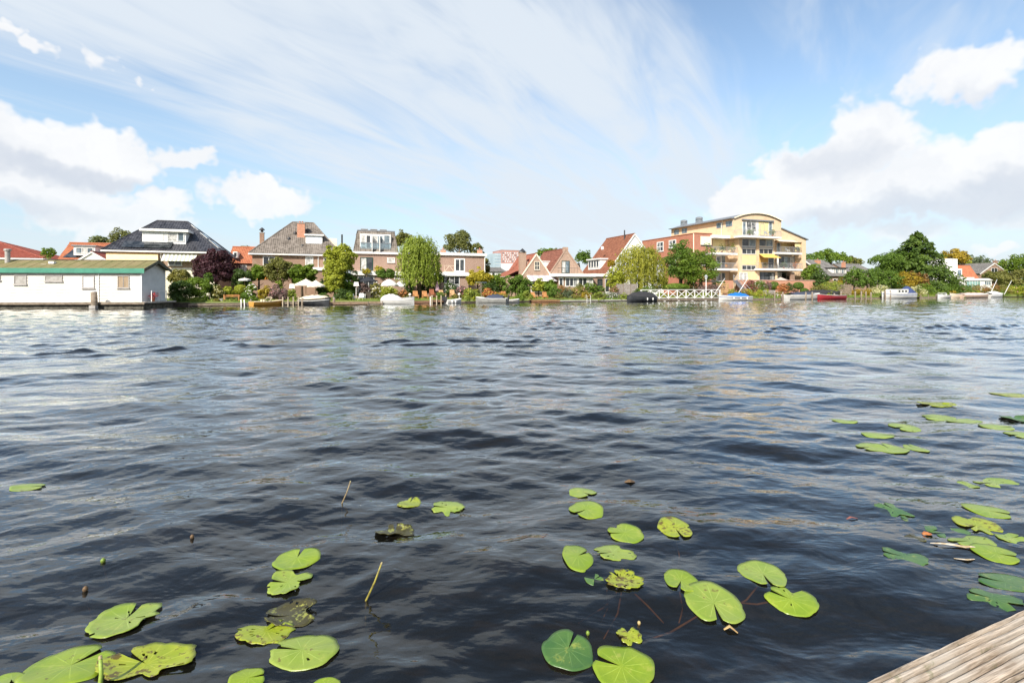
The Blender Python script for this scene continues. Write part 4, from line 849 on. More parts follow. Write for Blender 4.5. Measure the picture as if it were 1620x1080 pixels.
# ================================================================== houseboat
HB = Frame(-34.1, 44.6, R(5))
def houseboat():
    at = lambda px, v=0: HB.at(px, v); z = lambda px, py, v=0: HB.at(px, v, py)[1]
    uL, uR, D = at(-60), at(224), 3.5; zd = z(120, 477.5); ov = .24; e0 = z(120, 424.3, -ov); zr = z(120, 411.8, D / 2) - .10; sl = (zr + .10 - e0) / (D / 2 + ov); ze = e0 + ov * sl - .10
    root = thing('houseboat', 'long white houseboat with mossy roof and green fascia moored at left', 'houseboat', ((uL + uR) / 2, 0, 0), HB)
    wallm = M('white_boarding', (.70, .67, .60), (.62, .58, .50), .8, .55, .3, .15, 30); sidm = M('grey_white_boarding', (.62, .64, .64), (.54, .56, .56), 1.2, .6)
    part('hull', MB().box(uL - .3, uR + .5, -.55, D + .4, -.5, zd - .16), M('hull_concrete', (.13, .12, .095), (.055, .05, .04), 3, .9, .2, .5, 15), root)
    d = part('deck', MB().box(uL - .4, uR + .75, -.72, D + .5, zd - .14, zd), M('deck_boards', (.44, .40, .35), (.3, .26, .22), 3, .8), root)
    part('rubbing_rail', MB().box(uL - .4, uR + .72, -.78, -.722, zd - .22, zd - .03), TIMBER, d)
    nb = 11
    for k in range(nb):
        a = zd + (ze - zd) * k / nb; b = zd + (ze - zd) * (k + 1) / nb
        part('siding_board', MB().prismx([(.0, a), (-.030, a), (-.006, b - .012), (.0, b - .012)], uL, uR), wallm, root)
        part('end_board', MB().add([(uR, .02, a), (uR + .028, .02, a), (uR + .028, D, a), (uR, D, a), (uR, .02, b - .006), (uR + .004, .02, b - .006), (uR + .004, D, b - .006), (uR, D, b - .006)], [(0, 3, 2, 1), (4, 5, 6, 7), (0, 1, 5, 4), (1, 2, 6, 5), (2, 3, 7, 6), (3, 0, 4, 7)]), sidm, root)
    part('wall', MB().box(uL, uR - .002, .002, D, zd, ze), wallm, root)
    ng = 5
    for k in range(ng):
        a = ze + (zr - ze) * k / ng; b = ze + (zr - ze) * (k + 1) / ng; y0, y1 = D / 2 * k / ng, D - D / 2 * k / ng; q0, q1 = D / 2 * (k + 1) / ng, D - D / 2 * (k + 1) / ng
        part('gable_board', MB().add([(uR - .02, y0, a), (uR + .028, y0, a), (uR + .028, y1, a), (uR - .02, y1, a), (uR - .02, q0, b - .005), (uR + .004, q0, b - .005), (uR + .004, q1, b - .005), (uR - .02, q1, b - .005)], [(0, 3, 2, 1), (4, 5, 6, 7), (0, 1, 5, 4), (1, 2, 6, 5), (2, 3, 7, 6), (3, 0, 4, 7)]), sidm, root)
    part('corner_trim', MB().box(uR - .11, uR + .035, -.035, .018, zd, ze), WHITE, root); part('downpipe', MB().tube([(at(157), -.06, zd), (at(157), -.06, ze)], .035, 7), WHITE, root)
    # mossy felt roof
    m, t = newmat('mossy_roof'); oc = t.n('ShaderNodeTexCoord').outputs['Object']; n1 = t.noise(oc, .9, 5, .65); n2 = t.noise(oc, 9, 5, .7)
    c = t.mix(t.ramp(n1, .35, .65), (.20, .165, .085), (.145, .14, .06)); c = t.mix(t.m('MULTIPLY', t.ramp(n2, .5, .72), .6), c, (.27, .225, .14))
    p = t.n('ShaderNodeBsdfPrincipled', {'Base Color': c, 'Roughness': .95, 'Specular IOR Level': .1}); t.nt.links.new(t.n('ShaderNodeBump', {'Height': n2, 'Strength': .7, 'Distance': .03}).outputs[0], p.inputs['Normal']); finish(t, p.outputs[0])
    r = part('roof', MB().slab([(uL - .2, -ov, e0), (uR + .42, -ov, e0), (uR + .42, D / 2, zr + .10), (uL - .2, D / 2, zr + .10)], .09), m, root); part('roof_side', MB().slab([(uR + .42, D + ov, e0), (uL - .2, D + ov, e0), (uL - .2, D / 2, zr + .10), (uR + .42, D / 2, zr + .10)], .09), m, r)
    for k in range(int((uR - uL) / 1.0)): x = uR - k * 1.0 - .6; part('felt_lap', MB().bar((x, -ov + .02, e0 + .012), (x, D / 2, zr + .112), .05, .02), m, r)
    part('ridge_cap', MB().tube([(uL - .2, D / 2, zr + .11), (uR + .43, D / 2, zr + .11)], .06, 6), DARKW, r)
    part('fascia', MB().box(uL - .2, uR + .40, -ov - .05, -ov - .004, z(120, 431.8, -ov), e0 + .01), M('green_fascia', (.065, .25, .17), (.055, .21, .145), 2, .5), root)
    bg = MB(); bg.bar((uR + .44, -ov - .03, e0 - .14), (uR + .44, D / 2, zr - .02), .05, .28); bg.bar((uR + .44, D + ov + .03, e0 - .14), (uR + .44, D / 2, zr - .02), .05, .28); part('bargeboard', bg, M('bargeboard_olive', (.10, .10, .075), (.07, .07, .05), 3), root)
    W2 = lambda a, b, c, d, **k: hbwin(root, at(a), at(b), z(120, d), z(120, c), **k)
    def hbwin(root, u0, u1, z0, z1, **k): return window(root, u0, u1, z0, z1, -.024, **k)
    gc = Mglass('curtain_grey', (.30, .28, .25), (.38, .36, .33), 3, .3); gb = M('blind_white', (.62, .62, .62), (.52, .52, .53), 14, .6, stretch=(.1, .1, 3)); gt = M('curtain_tan', (.36, .27, .18), (.25, .18, .11), 9, .6, stretch=(3, 1, .1))
    for a, b, c, d, g, n in ((23, 43, 435.5, 450, gc, 1), (72, 99.5, 435.7, 445, gc, 1), (131, 150, 436, 455.8, gb, 1), (186.5, 205, 436, 455.5, gt, 2), (-18, 1.5, 435.5, 444, gc, 1)): W2(a, b, c, d, cols=n, glass=g, fw=.06, frame=M('frame_taupe', (.40, .37, .34), (.33, .30, .28), 3), sill=True)
    u = at(12, 1.2); part('flue_pipe', MB().tube([(u, 1.2, zr - .5), (u, 1.2, z(12, 397, 1.2))], .19, 10).lathe([(.26, -.05), (.26, .1), (.2, .14)], (u, 1.2, z(12, 396, 1.2)), 10), CONC, root)
    for px, py in ((70, 418), (82, 413.5)): part('roof_vent', MB().box(at(px, .8) - .22, at(px, .8) + .22, .7, 1.0, z(px, py + 2, .8) - .1, z(px, py + 2, .8) + .12), WHITE, root)
    # stern rail and a pot of red flowers at the right end
    rl = MB(); [rl.bar((uR + .62, y, zd), (uR + .62, y, zd + 1.0), .05) for y in (.4, 1.5, 2.6)]; rl.bar((uR + .62, .4, zd + 1.0), (uR + .62, 2.6, zd + 1.0), .05); part('stern_rail', rl, WHITE, root)
    return uR, zd
hb_u, hb_zd = houseboat()
def hb_post():
    u, v = HB.at(149, -1.0), -1.0; zt = HB.at(149, v, 462)[1]; root = thing('mooring_post', 'thick weathered post standing in front of the houseboat wall', 'post', (u, v, 0), HB, 'mooring posts')
    part('shaft', MB().tube([(u, v, -1.2), (u + .02, v, .4), (u - .03, v, zt)], [.25, .25, .23], 8), TIMBER, root, True); part('cap', MB().lathe([(.23, 0), (.2, .05), (.05, .09)], (u - .03, v, zt), 8), CONC, root); part('base_block', MB().box(u - .26, u + .26, v - .26, v + .10, .02, .30), CONC, root)
    rg = np.random.default_rng(3); u = hb_u + .45; r = thing('flower_pot', 'pot of red flowers at the right end of the houseboat', 'flower pot', (u, .9, hb_zd), HB)
    part('pot', MB().lathe([(.12, 0), (.18, .3), (.19, .32)], (u, .9, hb_zd), 9), T_RED_M, r, True); P = np.array([u, .9, hb_zd + .55]) + rg.normal(size=(160, 3)) * np.array([.18, .2, .16]); leaves(r, 'flowers', P, rg.normal(size=(160, 3)) + np.array([0, -.8, .6]), rg.random(160), .10, 'redflower', rg, 1.0)['kind'] = 'stuff'
hb_post()

# ================================================================== houses behind the houseboat
def red_roof_house():
    v = 24; u0, u1 = UP(-150, v), UP(66, v); ze, zr = ZP(20, 408, v), ZP(-20, 380, v + 4); root = thing('house', 'house with a red hipped roof behind the houseboat at far left', 'house', ((u0 + u1) / 2, v, GZ), SHORE)
    part('wall', MB().box(u0, u1, v, v + 9, GZ, ze), BR_BROWN, root); hip_roof(root, u0, u1, v, v + 9, ze, u0 + 6, UP(-10, v + 4.5), v + 4.5, zr, T_RED)
red_roof_house()
def orange_dormer_house():
    v = 27; u0, u1 = UP(97, v), UP(182, v); ze, zr = ZP(130, 411, v), ZP(140, 385.5, v + 4); root = thing('house', 'orange roofed house with a white dormer behind the houseboat', 'house', ((u0 + u1) / 2, v, GZ), SHORE)
    part('wall', MB().box(u0, u1, v, v + 8, GZ, ze), BR_BROWN, root); a, b = u0 - .3, u1 + .3
    r = part('roof', MB().tiles((a, v - .3, ze), (b, v - .3, ze), (b, v + 4, zr), (UP(110, v + 4), v + 4, zr)), T_ORANGE, root); part('roof_back', MB().slab([(b, v + 8.3, ze), (a, v + 8.3, ze), (UP(110, v + 4), v + 4, zr), (b, v + 4, zr)]), T_ORANGE, r)
    part('ridge_tiles', MB().tube([(UP(110, v + 4), v + 4, zr + .08), (b, v + 4, zr + .08)], .12, 6), T_ORANGE, r)
    zz = lambda f: ze + (zr - ze) * f; vv = lambda f: v - .3 + 4.3 * f
    uA = UP(99, v); n = 4
    for k in range(n): x0 = uA + k * 1.02; part('solar_panel', MB().slab([(x0, vv(.08), zz(.08) + .12), (x0 + .98, vv(.08), zz(.08) + .12), (x0 + .98 + .3, vv(.6), zz(.6) + .12), (x0 + .3 + .0, vv(.6), zz(.6) + .12)], .04), GL_D, root)
    d0, d1 = UP(117, v), UP(151, v); z0, z1 = ZP(130, 404, v), ZP(130, 389.5, v); D = part('dormer', MB().box(d0, d1, v - .1, v + 4, z0, z1), WHITE, root); part('dormer_roof', MB().box(d0 - .2, d1 + .2, v - .3, v + 4, z1 + .002, z1 + .16), LEADM, D)
    window(D, d0 + .25, d1 - .2, z0 + .25, z1 - .2, v - .1, cols=3, glass=[GL_B, GL_C, GL_B], sill=False)
orange_dormer_house()
def small_gable_house():
    v = 21; u0, u1 = UP(124, v), UP(170, v); um = UP(145, v); ze, zr = ZP(147, 412, v), ZP(145, 399, v); root = thing('house', 'small white gabled annex with red tiles between the orange roof and the black roof', 'house', (um, v, GZ), SHORE)
    gable_house(root, u0, u1, v, v + 6, GZ, ze, zr, WHITE, T_RED, um=um, over=.2)
small_gable_house()
def black_roof_house():
    v = 13.0; u0, u1 = UP(168, v), UP(340, v); D = 10.5; ze = ZP(250, 397, v); zr = ZP(273, 350.5, v + D / 2); root = thing('house', 'house with a shiny black tiled hip roof and wide white dormer', 'house', ((u0 + u1) / 2, v, GZ), SHORE)
    part('wall', MB().box(u0, u1, v, v + D, GZ, ze - .1), BR_PALE, root)
    hip_roof(root, u0, u1, v, v + D, ze, UP(249, v + D / 2), UP(297, v + D / 2), v + D / 2, zr, T_BLACK, wave=.30)
    f = lambda t: (v - .35 + (D / 2 + .35) * t, ze + (zr - ze) * t)
    # dormer
    vd = v + .9; d0, d1 = UP(225, vd), UP(294, vd); z0, z1 = ZP(260, 385.5, vd), ZP(260, 366.5, vd); dm = part('dormer', MB().box(d0, d1, vd, vd + 4.0, z0, z1), WHITE, root); part('dormer_roof', MB().box(d0 - .22, d1 + .35, vd - .35, vd + 4.2, z1 + .002, z1 + .30), WHITE, dm)
    part('dormer_panel', MB().box(d0 + .25, d0 + (d1 - d0) * .48, vd - .03, vd - .002, z0 + .35, z1 - .12), M('panel_offwhite', (.72, .71, .69), (.66, .65, .63), 2), dm)
    pxwin(dm, 264.5, 281, 367.5, 382.5, vd, cols=1, glass=GL_C, sill=False); pxwin(dm, 281, 291.5, 367.5, 382.5, vd, cols=1, glass=GL_B, sill=False); part('dormer_sill', MB().box(d0 - .05, d1 + .05, vd - .12, vd, z0 - .12, z0 - .002), LEADM, dm)
    # solar panels above the eave
    for k in range(5): a = UP(192, v) + k * 1.02; (va, za), (vb, zb) = f(.05), f(.23); part('solar_panel', MB().slab([(a, va - .05, za + .18), (a + 1.0, va - .05, za + .18), (a + 1.0, vb, zb + .22), (a, vb, zb + .22)], .05), GL_D, root)
    # roof lights on the side slope
    b = u1 + .35; rb = UP(297, v + D / 2)
    for (s0, s1, w) in ((.16, .40, 1.9), (.44, .62, 1.9), (.70, .86, 1.0)):
        pt = lambda s, y: (b + (rb - b) * s + .08, y, ze + (zr - ze) * s + .14); c = v + D * .42
        o = part('roof_light', MB().slab([pt(s0, c - w / 2), pt(s0, c + w / 2), pt(s1, c + w / 2), pt(s1, c - w / 2)], .06), WHITE, root); pt2 = lambda s, y: tuple(Vector(pt(s, y)) + Vector((.05, 0, .05))); e = .03
        part('pane', MB().slab([pt2(s0 + e, c - w / 2 + .15), pt2(s0 + e, c + w / 2 - .15), pt2(s1 - e, c + w / 2 - .15), pt2(s1 - e, c - w / 2 + .15)], .02), GL_B, o)
    # sunscreens and windows
    part('sunscreen', MB().slab([(UP(168, v), v - .06, ZP(200, 401, v)), (UP(250, v), v - .06, ZP(200, 401, v)), (UP(250, v - 1), v - 1.0, ZP(200, 413, v)), (UP(168, v - 1), v - 1.0, ZP(200, 413, v))], .03), fcol('awning_cream', (.82, .62, .34)), root)
    aw = [fcol('awning_white', (.78, .76, .68)), fcol('awning_green', (.42, .44, .33))]; a0, a1 = UP(259, v), UP(312, v); n = 17; za, zb = ZP(285, 401.5, v), ZP(285, 413, v - 1.0); A = None
    for k in range(n): x0, x1 = a0 + (a1 - a0) * k / n, a0 + (a1 - a0) * (k + 1) / n; o = part('awning_stripe', MB().slab([(x0, v - .05, za), (x1, v - .05, za), (x1, v - 1.0, zb), (x0, v - 1.0, zb)], .03), aw[k % 2], root)
    pxwin(root, 266, 288, 410.5, 420, v, cols=2, glass=[GL_M, GL_D]); pxwin(root, 292, 306, 424, 440, v, cols=2, glass=GL_C); pxwin(root, 318, 332, 404, 418, v, cols=2)
    part('downpipe', MB().tube([(UP(255, v), v - .08, ze - .3), (UP(256, v), v - .08, GZ)], .05, 6), WHITE, root); part('plinth', MB().box(u0 - .02, u1 + .02, v - .05, v - .004, GZ, ZP(290, 424, v)), CREAMP, root)
black_roof_house()
def orange_house_behind(px0, px1, pr, pe, v, label, tile=T_ORANGE, wall=BR_BROWN):
    u0, u1 = UP(px0, v), UP(px1, v); pm = (px0 + px1) / 2; ze, zr = ZP(pm, pe, v), ZP(pm, pr, v + 4); root = thing('house', label, 'house', ((u0 + u1) / 2, v, GZ), SHORE)
    part('wall', MB().box(u0, u1, v, v + 8, GZ, ze), wall, root); a, b = u0 - .25, u1 + .25
    r = part('roof', MB().tiles((a, v - .3, ze), (b, v - .3, ze), (b, v + 4, zr), (a, v + 4, zr)), tile, root); part('roof_back', MB().slab([(b, v + 8.3, ze), (a, v + 8.3, ze), (a, v + 4, zr), (b, v + 4, zr)]), tile, r); part('ridge_tiles', MB().tube([(a, v + 4, zr + .08), (b, v + 4, zr + .08)], .12, 6), tile, r)
    for s in (u0, u1): part('gable', MB().prismx([(v, ze), (v + 8, ze), (v + 4, zr - .1)], s - (.1 if s == u0 else -.0), s + (.0 if s == u0 else .1)), wall, root)
    return root
h = orange_house_behind(362, 402, 391.5, 417, 25, 'small bright orange roofed house between the black and the grey-brown roofs'); D = part('dormer', MB().box(UP(369, 25.5), UP(376, 25.5), 25.2, 28, ZP(370, 408, 25), ZP(370, 398, 25)), WHITE, h); pxwin(D, 369.5, 375.5, 399, 407, 25.2, cols=1, sill=False); pxwin(h, 378, 390, 419, 432, 25, cols=2, glass=GL_C)

def brown_hip_house():
    v = 14.0; u0, u1 = UP(399, v), UP(536, v); D = 9.5; ze = ZP(450, 401.5, v); zr = ZP(479, 352.5, v + D / 2); root = thing('house', 'brick house with a grey-brown tiled hip roof and two chimneys', 'house', ((u0 + u1) / 2, v, GZ), SHORE)
    part('wall', MB().box(u0, u1, v, v + D, GZ, ze - .1), BR_BROWN, root); hip_roof(root, u0, u1, v, v + D, ze, UP(463, v + D / 2), UP(496, v + D / 2), v + D / 2, zr, T_GREY)
    vc = v + 2.6; chimney(root, UP(476.5, vc), vc, (482 - 471) / F * SHORE.Y(476, vc), .8, ZP(476, 384, vc), ZP(476, 354, vc), BR_ORANGE)
    vc = v + 5.5; c = chimney(root, UP(414.5, vc), vc, .55, .55, GZ, ZP(414, 369, vc), BR_BROWN, pots=0); part('chimney_cowl', MB().lathe([(.18, .1), (.18, .42), (.40, .45), (.28, .62), (.08, .80)], (UP(414.5, vc), vc, ZP(414, 369, vc)), 8), DARKP, c)
    vd = v + 1.3; d0, d1 = UP(483.5, vd), UP(510, vd); z0, z1 = ZP(497, 388, vd), ZP(497, 373, vd); dm = part('dormer', MB().box(d0, d1, vd, vd + 3.5, z0, z1), WHITE, root); part('dormer_roof', MB().box(d0 - .15, d1 + .2, vd - .25, vd + 3.6, z1 + .002, z1 + .2), WHITE, dm); part('roller_blind', MB().box(d0 + .1, d1 - .1, vd - .035, vd - .002, z0 + .1, z1 - .08), M('blind_pale', (.70, .74, .78), (.62, .66, .70), 2), dm)
    for px, py, vv in ((467, 369, v + 2.8), (487, 364.5, v + 3.2), (478.5, 389.5, v + 1.0), (457, 378, v + 1.9)): part('roof_vent', MB().lathe([(.22, -.2), (.22, .05), (.16, .22), (.05, .28)], (UP(px, vv), vv, ZP(px, py, vv)), 8), DARKP, root)
    a = part('rear_dormer', MB().box(UP(520, v + 3), UP(533, v + 3), v + 3, v + 6, ZP(526, 390, v + 3), ZP(526, 377, v + 3)), CREAMP, root); part('flue', MB().tube([(UP(541, v + 2), v + 2, GZ + 3), (UP(541, v + 2), v + 2, ZP(541, 371, v + 2))], .12, 7), DARKP, root)
    pxwin(root, 416, 434.5, 405.5, 421, v, cols=2, glass=[GL_D, GL_M]); pxwin(root, 483, 495.5, 406, 420, v, cols=1, glass=GL_C); pxwin(root, 440, 452, 424, 438, v, cols=2); pxwin(root, 512, 522, 408, 422, v, cols=1)
    part('downpipe', MB().tube([(UP(503.5, v), v - .08, ze - .3), (UP(503.5, v), v - .08, GZ)], .05, 6), WHITE, root)
    vv = v - 2.5; e = part('extension', MB().box(UP(497, vv), UP(535, vv), vv, v - .02, GZ, ZP(515, 428, vv)), BR_BROWN, root); part('extension_roof', MB().box(UP(495, vv), UP(537, vv), vv - .2, v - .02, ZP(515, 428, vv) + .002, ZP(515, 423, vv)), WHITE, e)
    part('garden_awning', MB().slab([(UP(406, v - 2), v - 2, ZP(413, 431.5, v - 2)), (UP(424, v - 2), v - 2, ZP(413, 431.5, v - 2)), (UP(424, v - 4), v - 4.2, ZP(413, 442, v - 4)), (UP(402, v - 4), v - 4.2, ZP(413, 442, v - 4))], .04), fcol('awning_orange', (.72, .25, .05)), root)
brown_hip_house()

def row_houses():
    v = 12.5; D = 9; root = thing('house', 'brick row house with grey mansard roof and open white balcony doors', 'house', (UP(600, v), v, GZ), SHORE); u0, u1 = UP(557, v), UP(641, v); zc = ZP(595, 398.5, v)
    part('wall', MB().box(u0, u1, v, v + D, GZ, zc - .3), BR_MAUVE, root); part('cornice', MB().box(u0 - .15, u1, v - .28, v + D, zc - .298, zc), WHITE, root)
    zt = ZP(595, 366, v + 1.0); a, b, c, d = UP(560, v), UP(630, v), UP(566.5, v + 1), UP(624, v + 1)
    r = part('mansard_roof', MB().tiles((a, v + .05, zc + .01), (b, v + .05, zc + .01), (d, v + 1.1, zt), (c, v + 1.1, zt), course=.30), T_GREY, root); part('roof_side', MB().tiles((a, v + D, zc + .01), (a, v + .05, zc + .01), (c, v + 1.1, zt), (c, v + D - 1, zt), course=.30), T_GREY, r); part('roof_side', MB().tiles((b, v + .05, zc + .01), (b, v + D, zc + .01), (d, v + D - 1, zt), (d, v + 1.1, zt), course=.30), T_GREY, r)
    part('roof_core', MB().add([(a + .1, v + .2, zc), (b - .1, v + .2, zc), (b - .1, v + D, zc), (a + .1, v + D, zc), (c, v + 1.15, zt - .02), (d, v + 1.15, zt - .02), (d, v + D - 1, zt - .02), (c, v + D - 1, zt - .02)], [(0, 3, 2, 1), (4, 5, 6, 7), (0, 1, 5, 4), (1, 2, 6, 5), (2, 3, 7, 6), (3, 0, 4, 7)]), LEADM, r)
    part('roof_edge', MB().box(c - .1, d + .1, v + 1.0, v + D - 1, zt + .002, zt + .14), LEADM, r)
    for px in (577, 592, 607): part('roof_box', MB().box(UP(px, v + 1) - .5, UP(px, v + 1) + .45, v + 1.2, v + 1.8, zt + .142, zt + .30), T_GREY, r)
    vd = v + .25; dm = part('dormer', MB().box(UP(569.5, vd), UP(618.5, vd), vd, v + 2.5, zc + .02, ZP(594, 370.5, vd)), WHITE, root)
    for x0, x1, g in ((571, 578.5, GL_C), (579, 586.5, GL_D), (607, 617, GL_B)): pxwin(dm, x0, x1, 372, 395.5, vd, cols=1, glass=g, sill=False)
    pxwin(dm, 588, 606, 372.5, 395.5, vd - .01, cols=2, glass=[GL_C, GL_B], sill=False)
    for x in (588, 600): part('door_leaf', MB().box(UP(x, vd), UP(x, vd) + .06, vd - .75, vd - .02, zc + .1, ZP(594, 372.5, vd)), WHITE, dm)
    part('glass_balustrade', MB().box(UP(570, vd), UP(618, vd), vd - .12, vd - .09, zc + .05, ZP(594, 385, vd)), Mclear('balcony_glass', (.85, .92, .95), .18), dm); part('handrail', MB().box(UP(570, vd), UP(618, vd), vd - .14, vd - .07, ZP(594, 385, vd) + .002, ZP(594, 384, vd)), STEEL, dm)
    pxwin(root, 570, 590, 407, 428.5, v, cols=2, glass=[GL_C, GL_D], frame=DGREEN, sill=False, name='garden_door', fw=.10); pxwin(root, 612.5, 624.5, 407.5, 415.5, v, cols=1, glass=GL_C)
    vv = v - 2.6; zz = ZP(600, 435.5, vv); e = part('extension', MB().box(UP(560, vv), UP(648, vv), vv, v - .02, GZ, zz), BR_MAUVE, root); part('extension_fascia', MB().box(UP(556, vv), UP(640, vv), vv - .3, v - .02, zz + .002, ZP(600, 429, vv)), WHITE, e)
    pxwin(e, 566, 592, 437, 466, vv, cols=3, glass=GL_D, sill=False, name='patio_doors'); pxwin(e, 624, 646, 434, 442, vv, cols=3, glass=[GL_M, GL_D], sill=False)
    # second house of the row, right of the willow
    root = thing('house', 'brick row house with flat white cornice right of the first willow', 'house', (UP(735, v), v, GZ), SHORE); u0, u1 = UP(641.4, v), UP(767.5, v); z0, z1 = ZP(735, 404.5, v), ZP(735, 400.5, v)
    part('wall', MB().box(u0, u1, v, v + D, GZ, z0), BR_MAUVE, root); part('cornice', MB().box(u0, u1 + .2, v - .3, v + D, z0 + .002, z1), WHITE, root); part('downpipe', MB().tube([(u1 - .08, v - .07, z0), (u1 - .08, v - .07, GZ)], .06, 6), WHITE, root)
    pxwin(root, 719, 735.5, 409, 430, v, cols=2, glass=GL_D, sill=False, name='french_window', fw=.16); vb = v - 1.3; zb = ZP(715, 430.5, vb)
    bal = part('balcony', MB().box(UP(702, vb), UP(740, vb), vb, v - .02, zb - .25, zb), WHITE, root); mb = MB(); A, B = UP(703, vb), UP(719, vb); h = .95
    for p, q in (((A, 0), (A, h)), ((B, 0), (B, h)), ((A, h), (B, h)), ((A, .05), (B, .05)), ((A, 0), ((A + B) / 2, h)), (((A + B) / 2, h), (B, 0))): mb.bar((p[0], vb + .05, zb + p[1]), (q[0], vb + .05, zb + q[1]), .06)
    part('truss_railing', mb, M('rail_cream', (.62, .52, .40), (.5, .4, .3), 3), bal)
    vv = v - 2.2; zz = ZP(715, 436.5, vv); e = part('extension', MB().box(UP(688, vv), UP(741, vv), vv, v - .02, GZ, zz), BR_MAUVE, root); part('extension_fascia', MB().box(UP(686, vv), UP(743, vv), vv - .3, v - .02, zz + .002, ZP(715, 431.5, vv)), WHITE, e)
    pxwin(e, 703, 727, 437, 462, vv, cols=3, rows=2, glass=[GL_M, GL_D], sill=False, name='patio_doors')
    for px, vv in ((701, v + 5), (759, v + 5)): chimney(root, UP(px, vv), vv, .7, .6, z1, ZP(px, 395.5, vv), BR_ORANGE, pots=1)
row_houses()

def gable_cottage():
    v = 10.5; um = UP(848.5, v); u0, u1 = UP(826, v), UP(871, v); ze, zr = ZP(848, 435, v), ZP(848, 402, v); root = thing('house', 'small brick gabled cottage with orange-red roof and tall capped chimney', 'house', (um, v, GZ), SHORE)
    w, r = gable_house(root, u0, u1, v, v + 8, GZ, ze, zr, BR_PALE, T_TERRA, um=um, over=.1, verge=CREAMP, ovf=.02)
    # the roof runs on down to the left over a lower lean-to
    uL = UP(800, v + 1); zl = ZP(812, 437.5, v + 1); part('lean_to_roof', MB().tiles((uL, v + 7, zl), (uL, v + .9, zl), (u0 + .2, v + .9, ZP(830, 426, v + 1)), (u0 + .2, v + 7, ZP(830, 426, v + 1))), T_TERRA, r); part('lean_to', MB().box(uL + .3, u0, v + 1.1, v + 7, GZ, zl), BR_PALE, root)
    vl = v + 3.5; part('cross_roof', MB().tiles((UP(797, vl), vl, ZP(815, 437, vl)), (UP(838, vl), vl, ZP(830, 437, vl)), (UP(846, vl + 3), vl + 3, ZP(846, 403.5, vl + 3)), (UP(828, vl + 3), vl + 3, ZP(828, 408, vl + 3))), T_TERRA, r)
    vc = v + .7; zc = ZP(826.5, 399.5, vc); uc = UP(826.5, vc); c = chimney(root, uc, vc, (831.5 - 821.5) / F * SHORE.Y(826, vc), .8, GZ, zc, BR_PALE, pots=0); part('chimney_cowl', MB().lathe([(.62, .1), (.56, .16), (.2, .48), (.04, .62)], (uc, vc, zc), 8), DARKP, c); part('chimney_haunch', MB().prism([(UP(823, vc), GZ), (UP(838, vc), GZ), (UP(838, vc), ZP(838, 417, vc)), (UP(832, vc), ZP(832, 412, vc)), (UP(823, vc), ZP(823, 430, vc))], vc - .2, vc + .35), BR_PALE, c)
    pxwin(root, 845.5, 853.5, 413.5, 427, v, cols=2, rows=2, glass=GL_D, frame=CREAMP); pxwin(root, 840, 858, 446, 462, v, cols=3)
    aw = [fcol('awning_white', (.78, .76, .68)), fcol('awning_lilac', (.42, .38, .42))]; n = 8; va = v - .05; A0, A1, B0, B1 = UP(833, va), UP(874, va), UP(838, v - 1.8), UP(882, v - 1.8); za, zb = ZP(853, 435.5, va), ZP(857, 444.5, v - 1.8)
    for k in range(n): f0, f1 = k / n, (k + 1) / n; part('awning_stripe', MB().slab([(A0 + (A1 - A0) * f0, va, za), (A0 + (A1 - A0) * f1, va, za), (B0 + (B1 - B0) * f1, v - 1.8, zb), (B0 + (B1 - B0) * f0, v - 1.8, zb)], .03), aw[k % 2], root)
    # taller brick gable house beside it
    v = 12.0; um = UP(895, v); u0, u1 = UP(870, v), UP(922, v); ze, zr = ZP(895, 432, v), ZP(895, 394, v); root = thing('house', 'steep brick gable house with maroon roof and french window behind a white conservatory', 'house', (um, v, GZ), SHORE)
    gable_house(root, u0, u1, v, v + 9, GZ, ze, zr, BR_PALE, T_MAROON, um=um, over=.05, verge=BR_PALE, ovf=.02, flat=.0); part('gable_top', MB().box(um - .42, um + .42, v - .03, v + .35, zr - .75, ZP(895, 391, v)), BR_PALE, root)
    zk = ze + 1.2; dm = part('dormer', MB().prism([(u0 - .9, ze - .1), (UP(888, v + 3) - .6, ze + 1.9), (u0 - .9, ze + 1.9)], v + 3, v + 6.5), WHITE, root); part('dormer_roof', MB().box(u0 - 1.05, UP(888, v + 3) - .5, v + 2.9, v + 6.6, ze + 1.902, ze + 2.05), WHITE, dm)
    pxwin(root, 888.5, 901, 412.5, 432, v, cols=2, glass=[GL_C, GL_B], frame=DGREEN, sill=False, name='french_window'); railing(root, (UP(883, v - 1.2), v - 1.2), (UP(914, v - 1.2), v - 1.2), ZP(895, 434, v - 1.2), 1.0, 12, DARKP, 'balcony_railing', .018)
    # conservatory
    vc = v - 3.6; z0, z1 = ZP(905, 437.5, vc), ZP(905, 433, vc); cs = part('conservatory', MB().box(UP(884, vc) + .1, UP(938, vc), vc + .25, v - .05, GZ, z0), BR_BROWN, root); part('conservatory_roof', MB().box(UP(878, vc), UP(941, vc), vc - .3, v - .05, z0 + .002, z1), WHITE, cs)
    for a, b, c in ((884, 891, 1), (894, 914, 3), (914.5, 929, 2)): pxwin(cs, a, b, 439, 453.5, vc + .25, cols=c, glass=[GL_D, GL_D, GL_M], sill=False, fw=.12)
    pxwin(cs, 930, 938, 439, 455, vc + .25, cols=1, glass=GL_C, sill=False, name='garden_door'); part('plinth', MB().box(UP(884, vc), UP(930, vc), vc + .14, vc + .245, GZ, ZP(905, 454.5, vc)), BR_BROWN, cs)
gable_cottage()

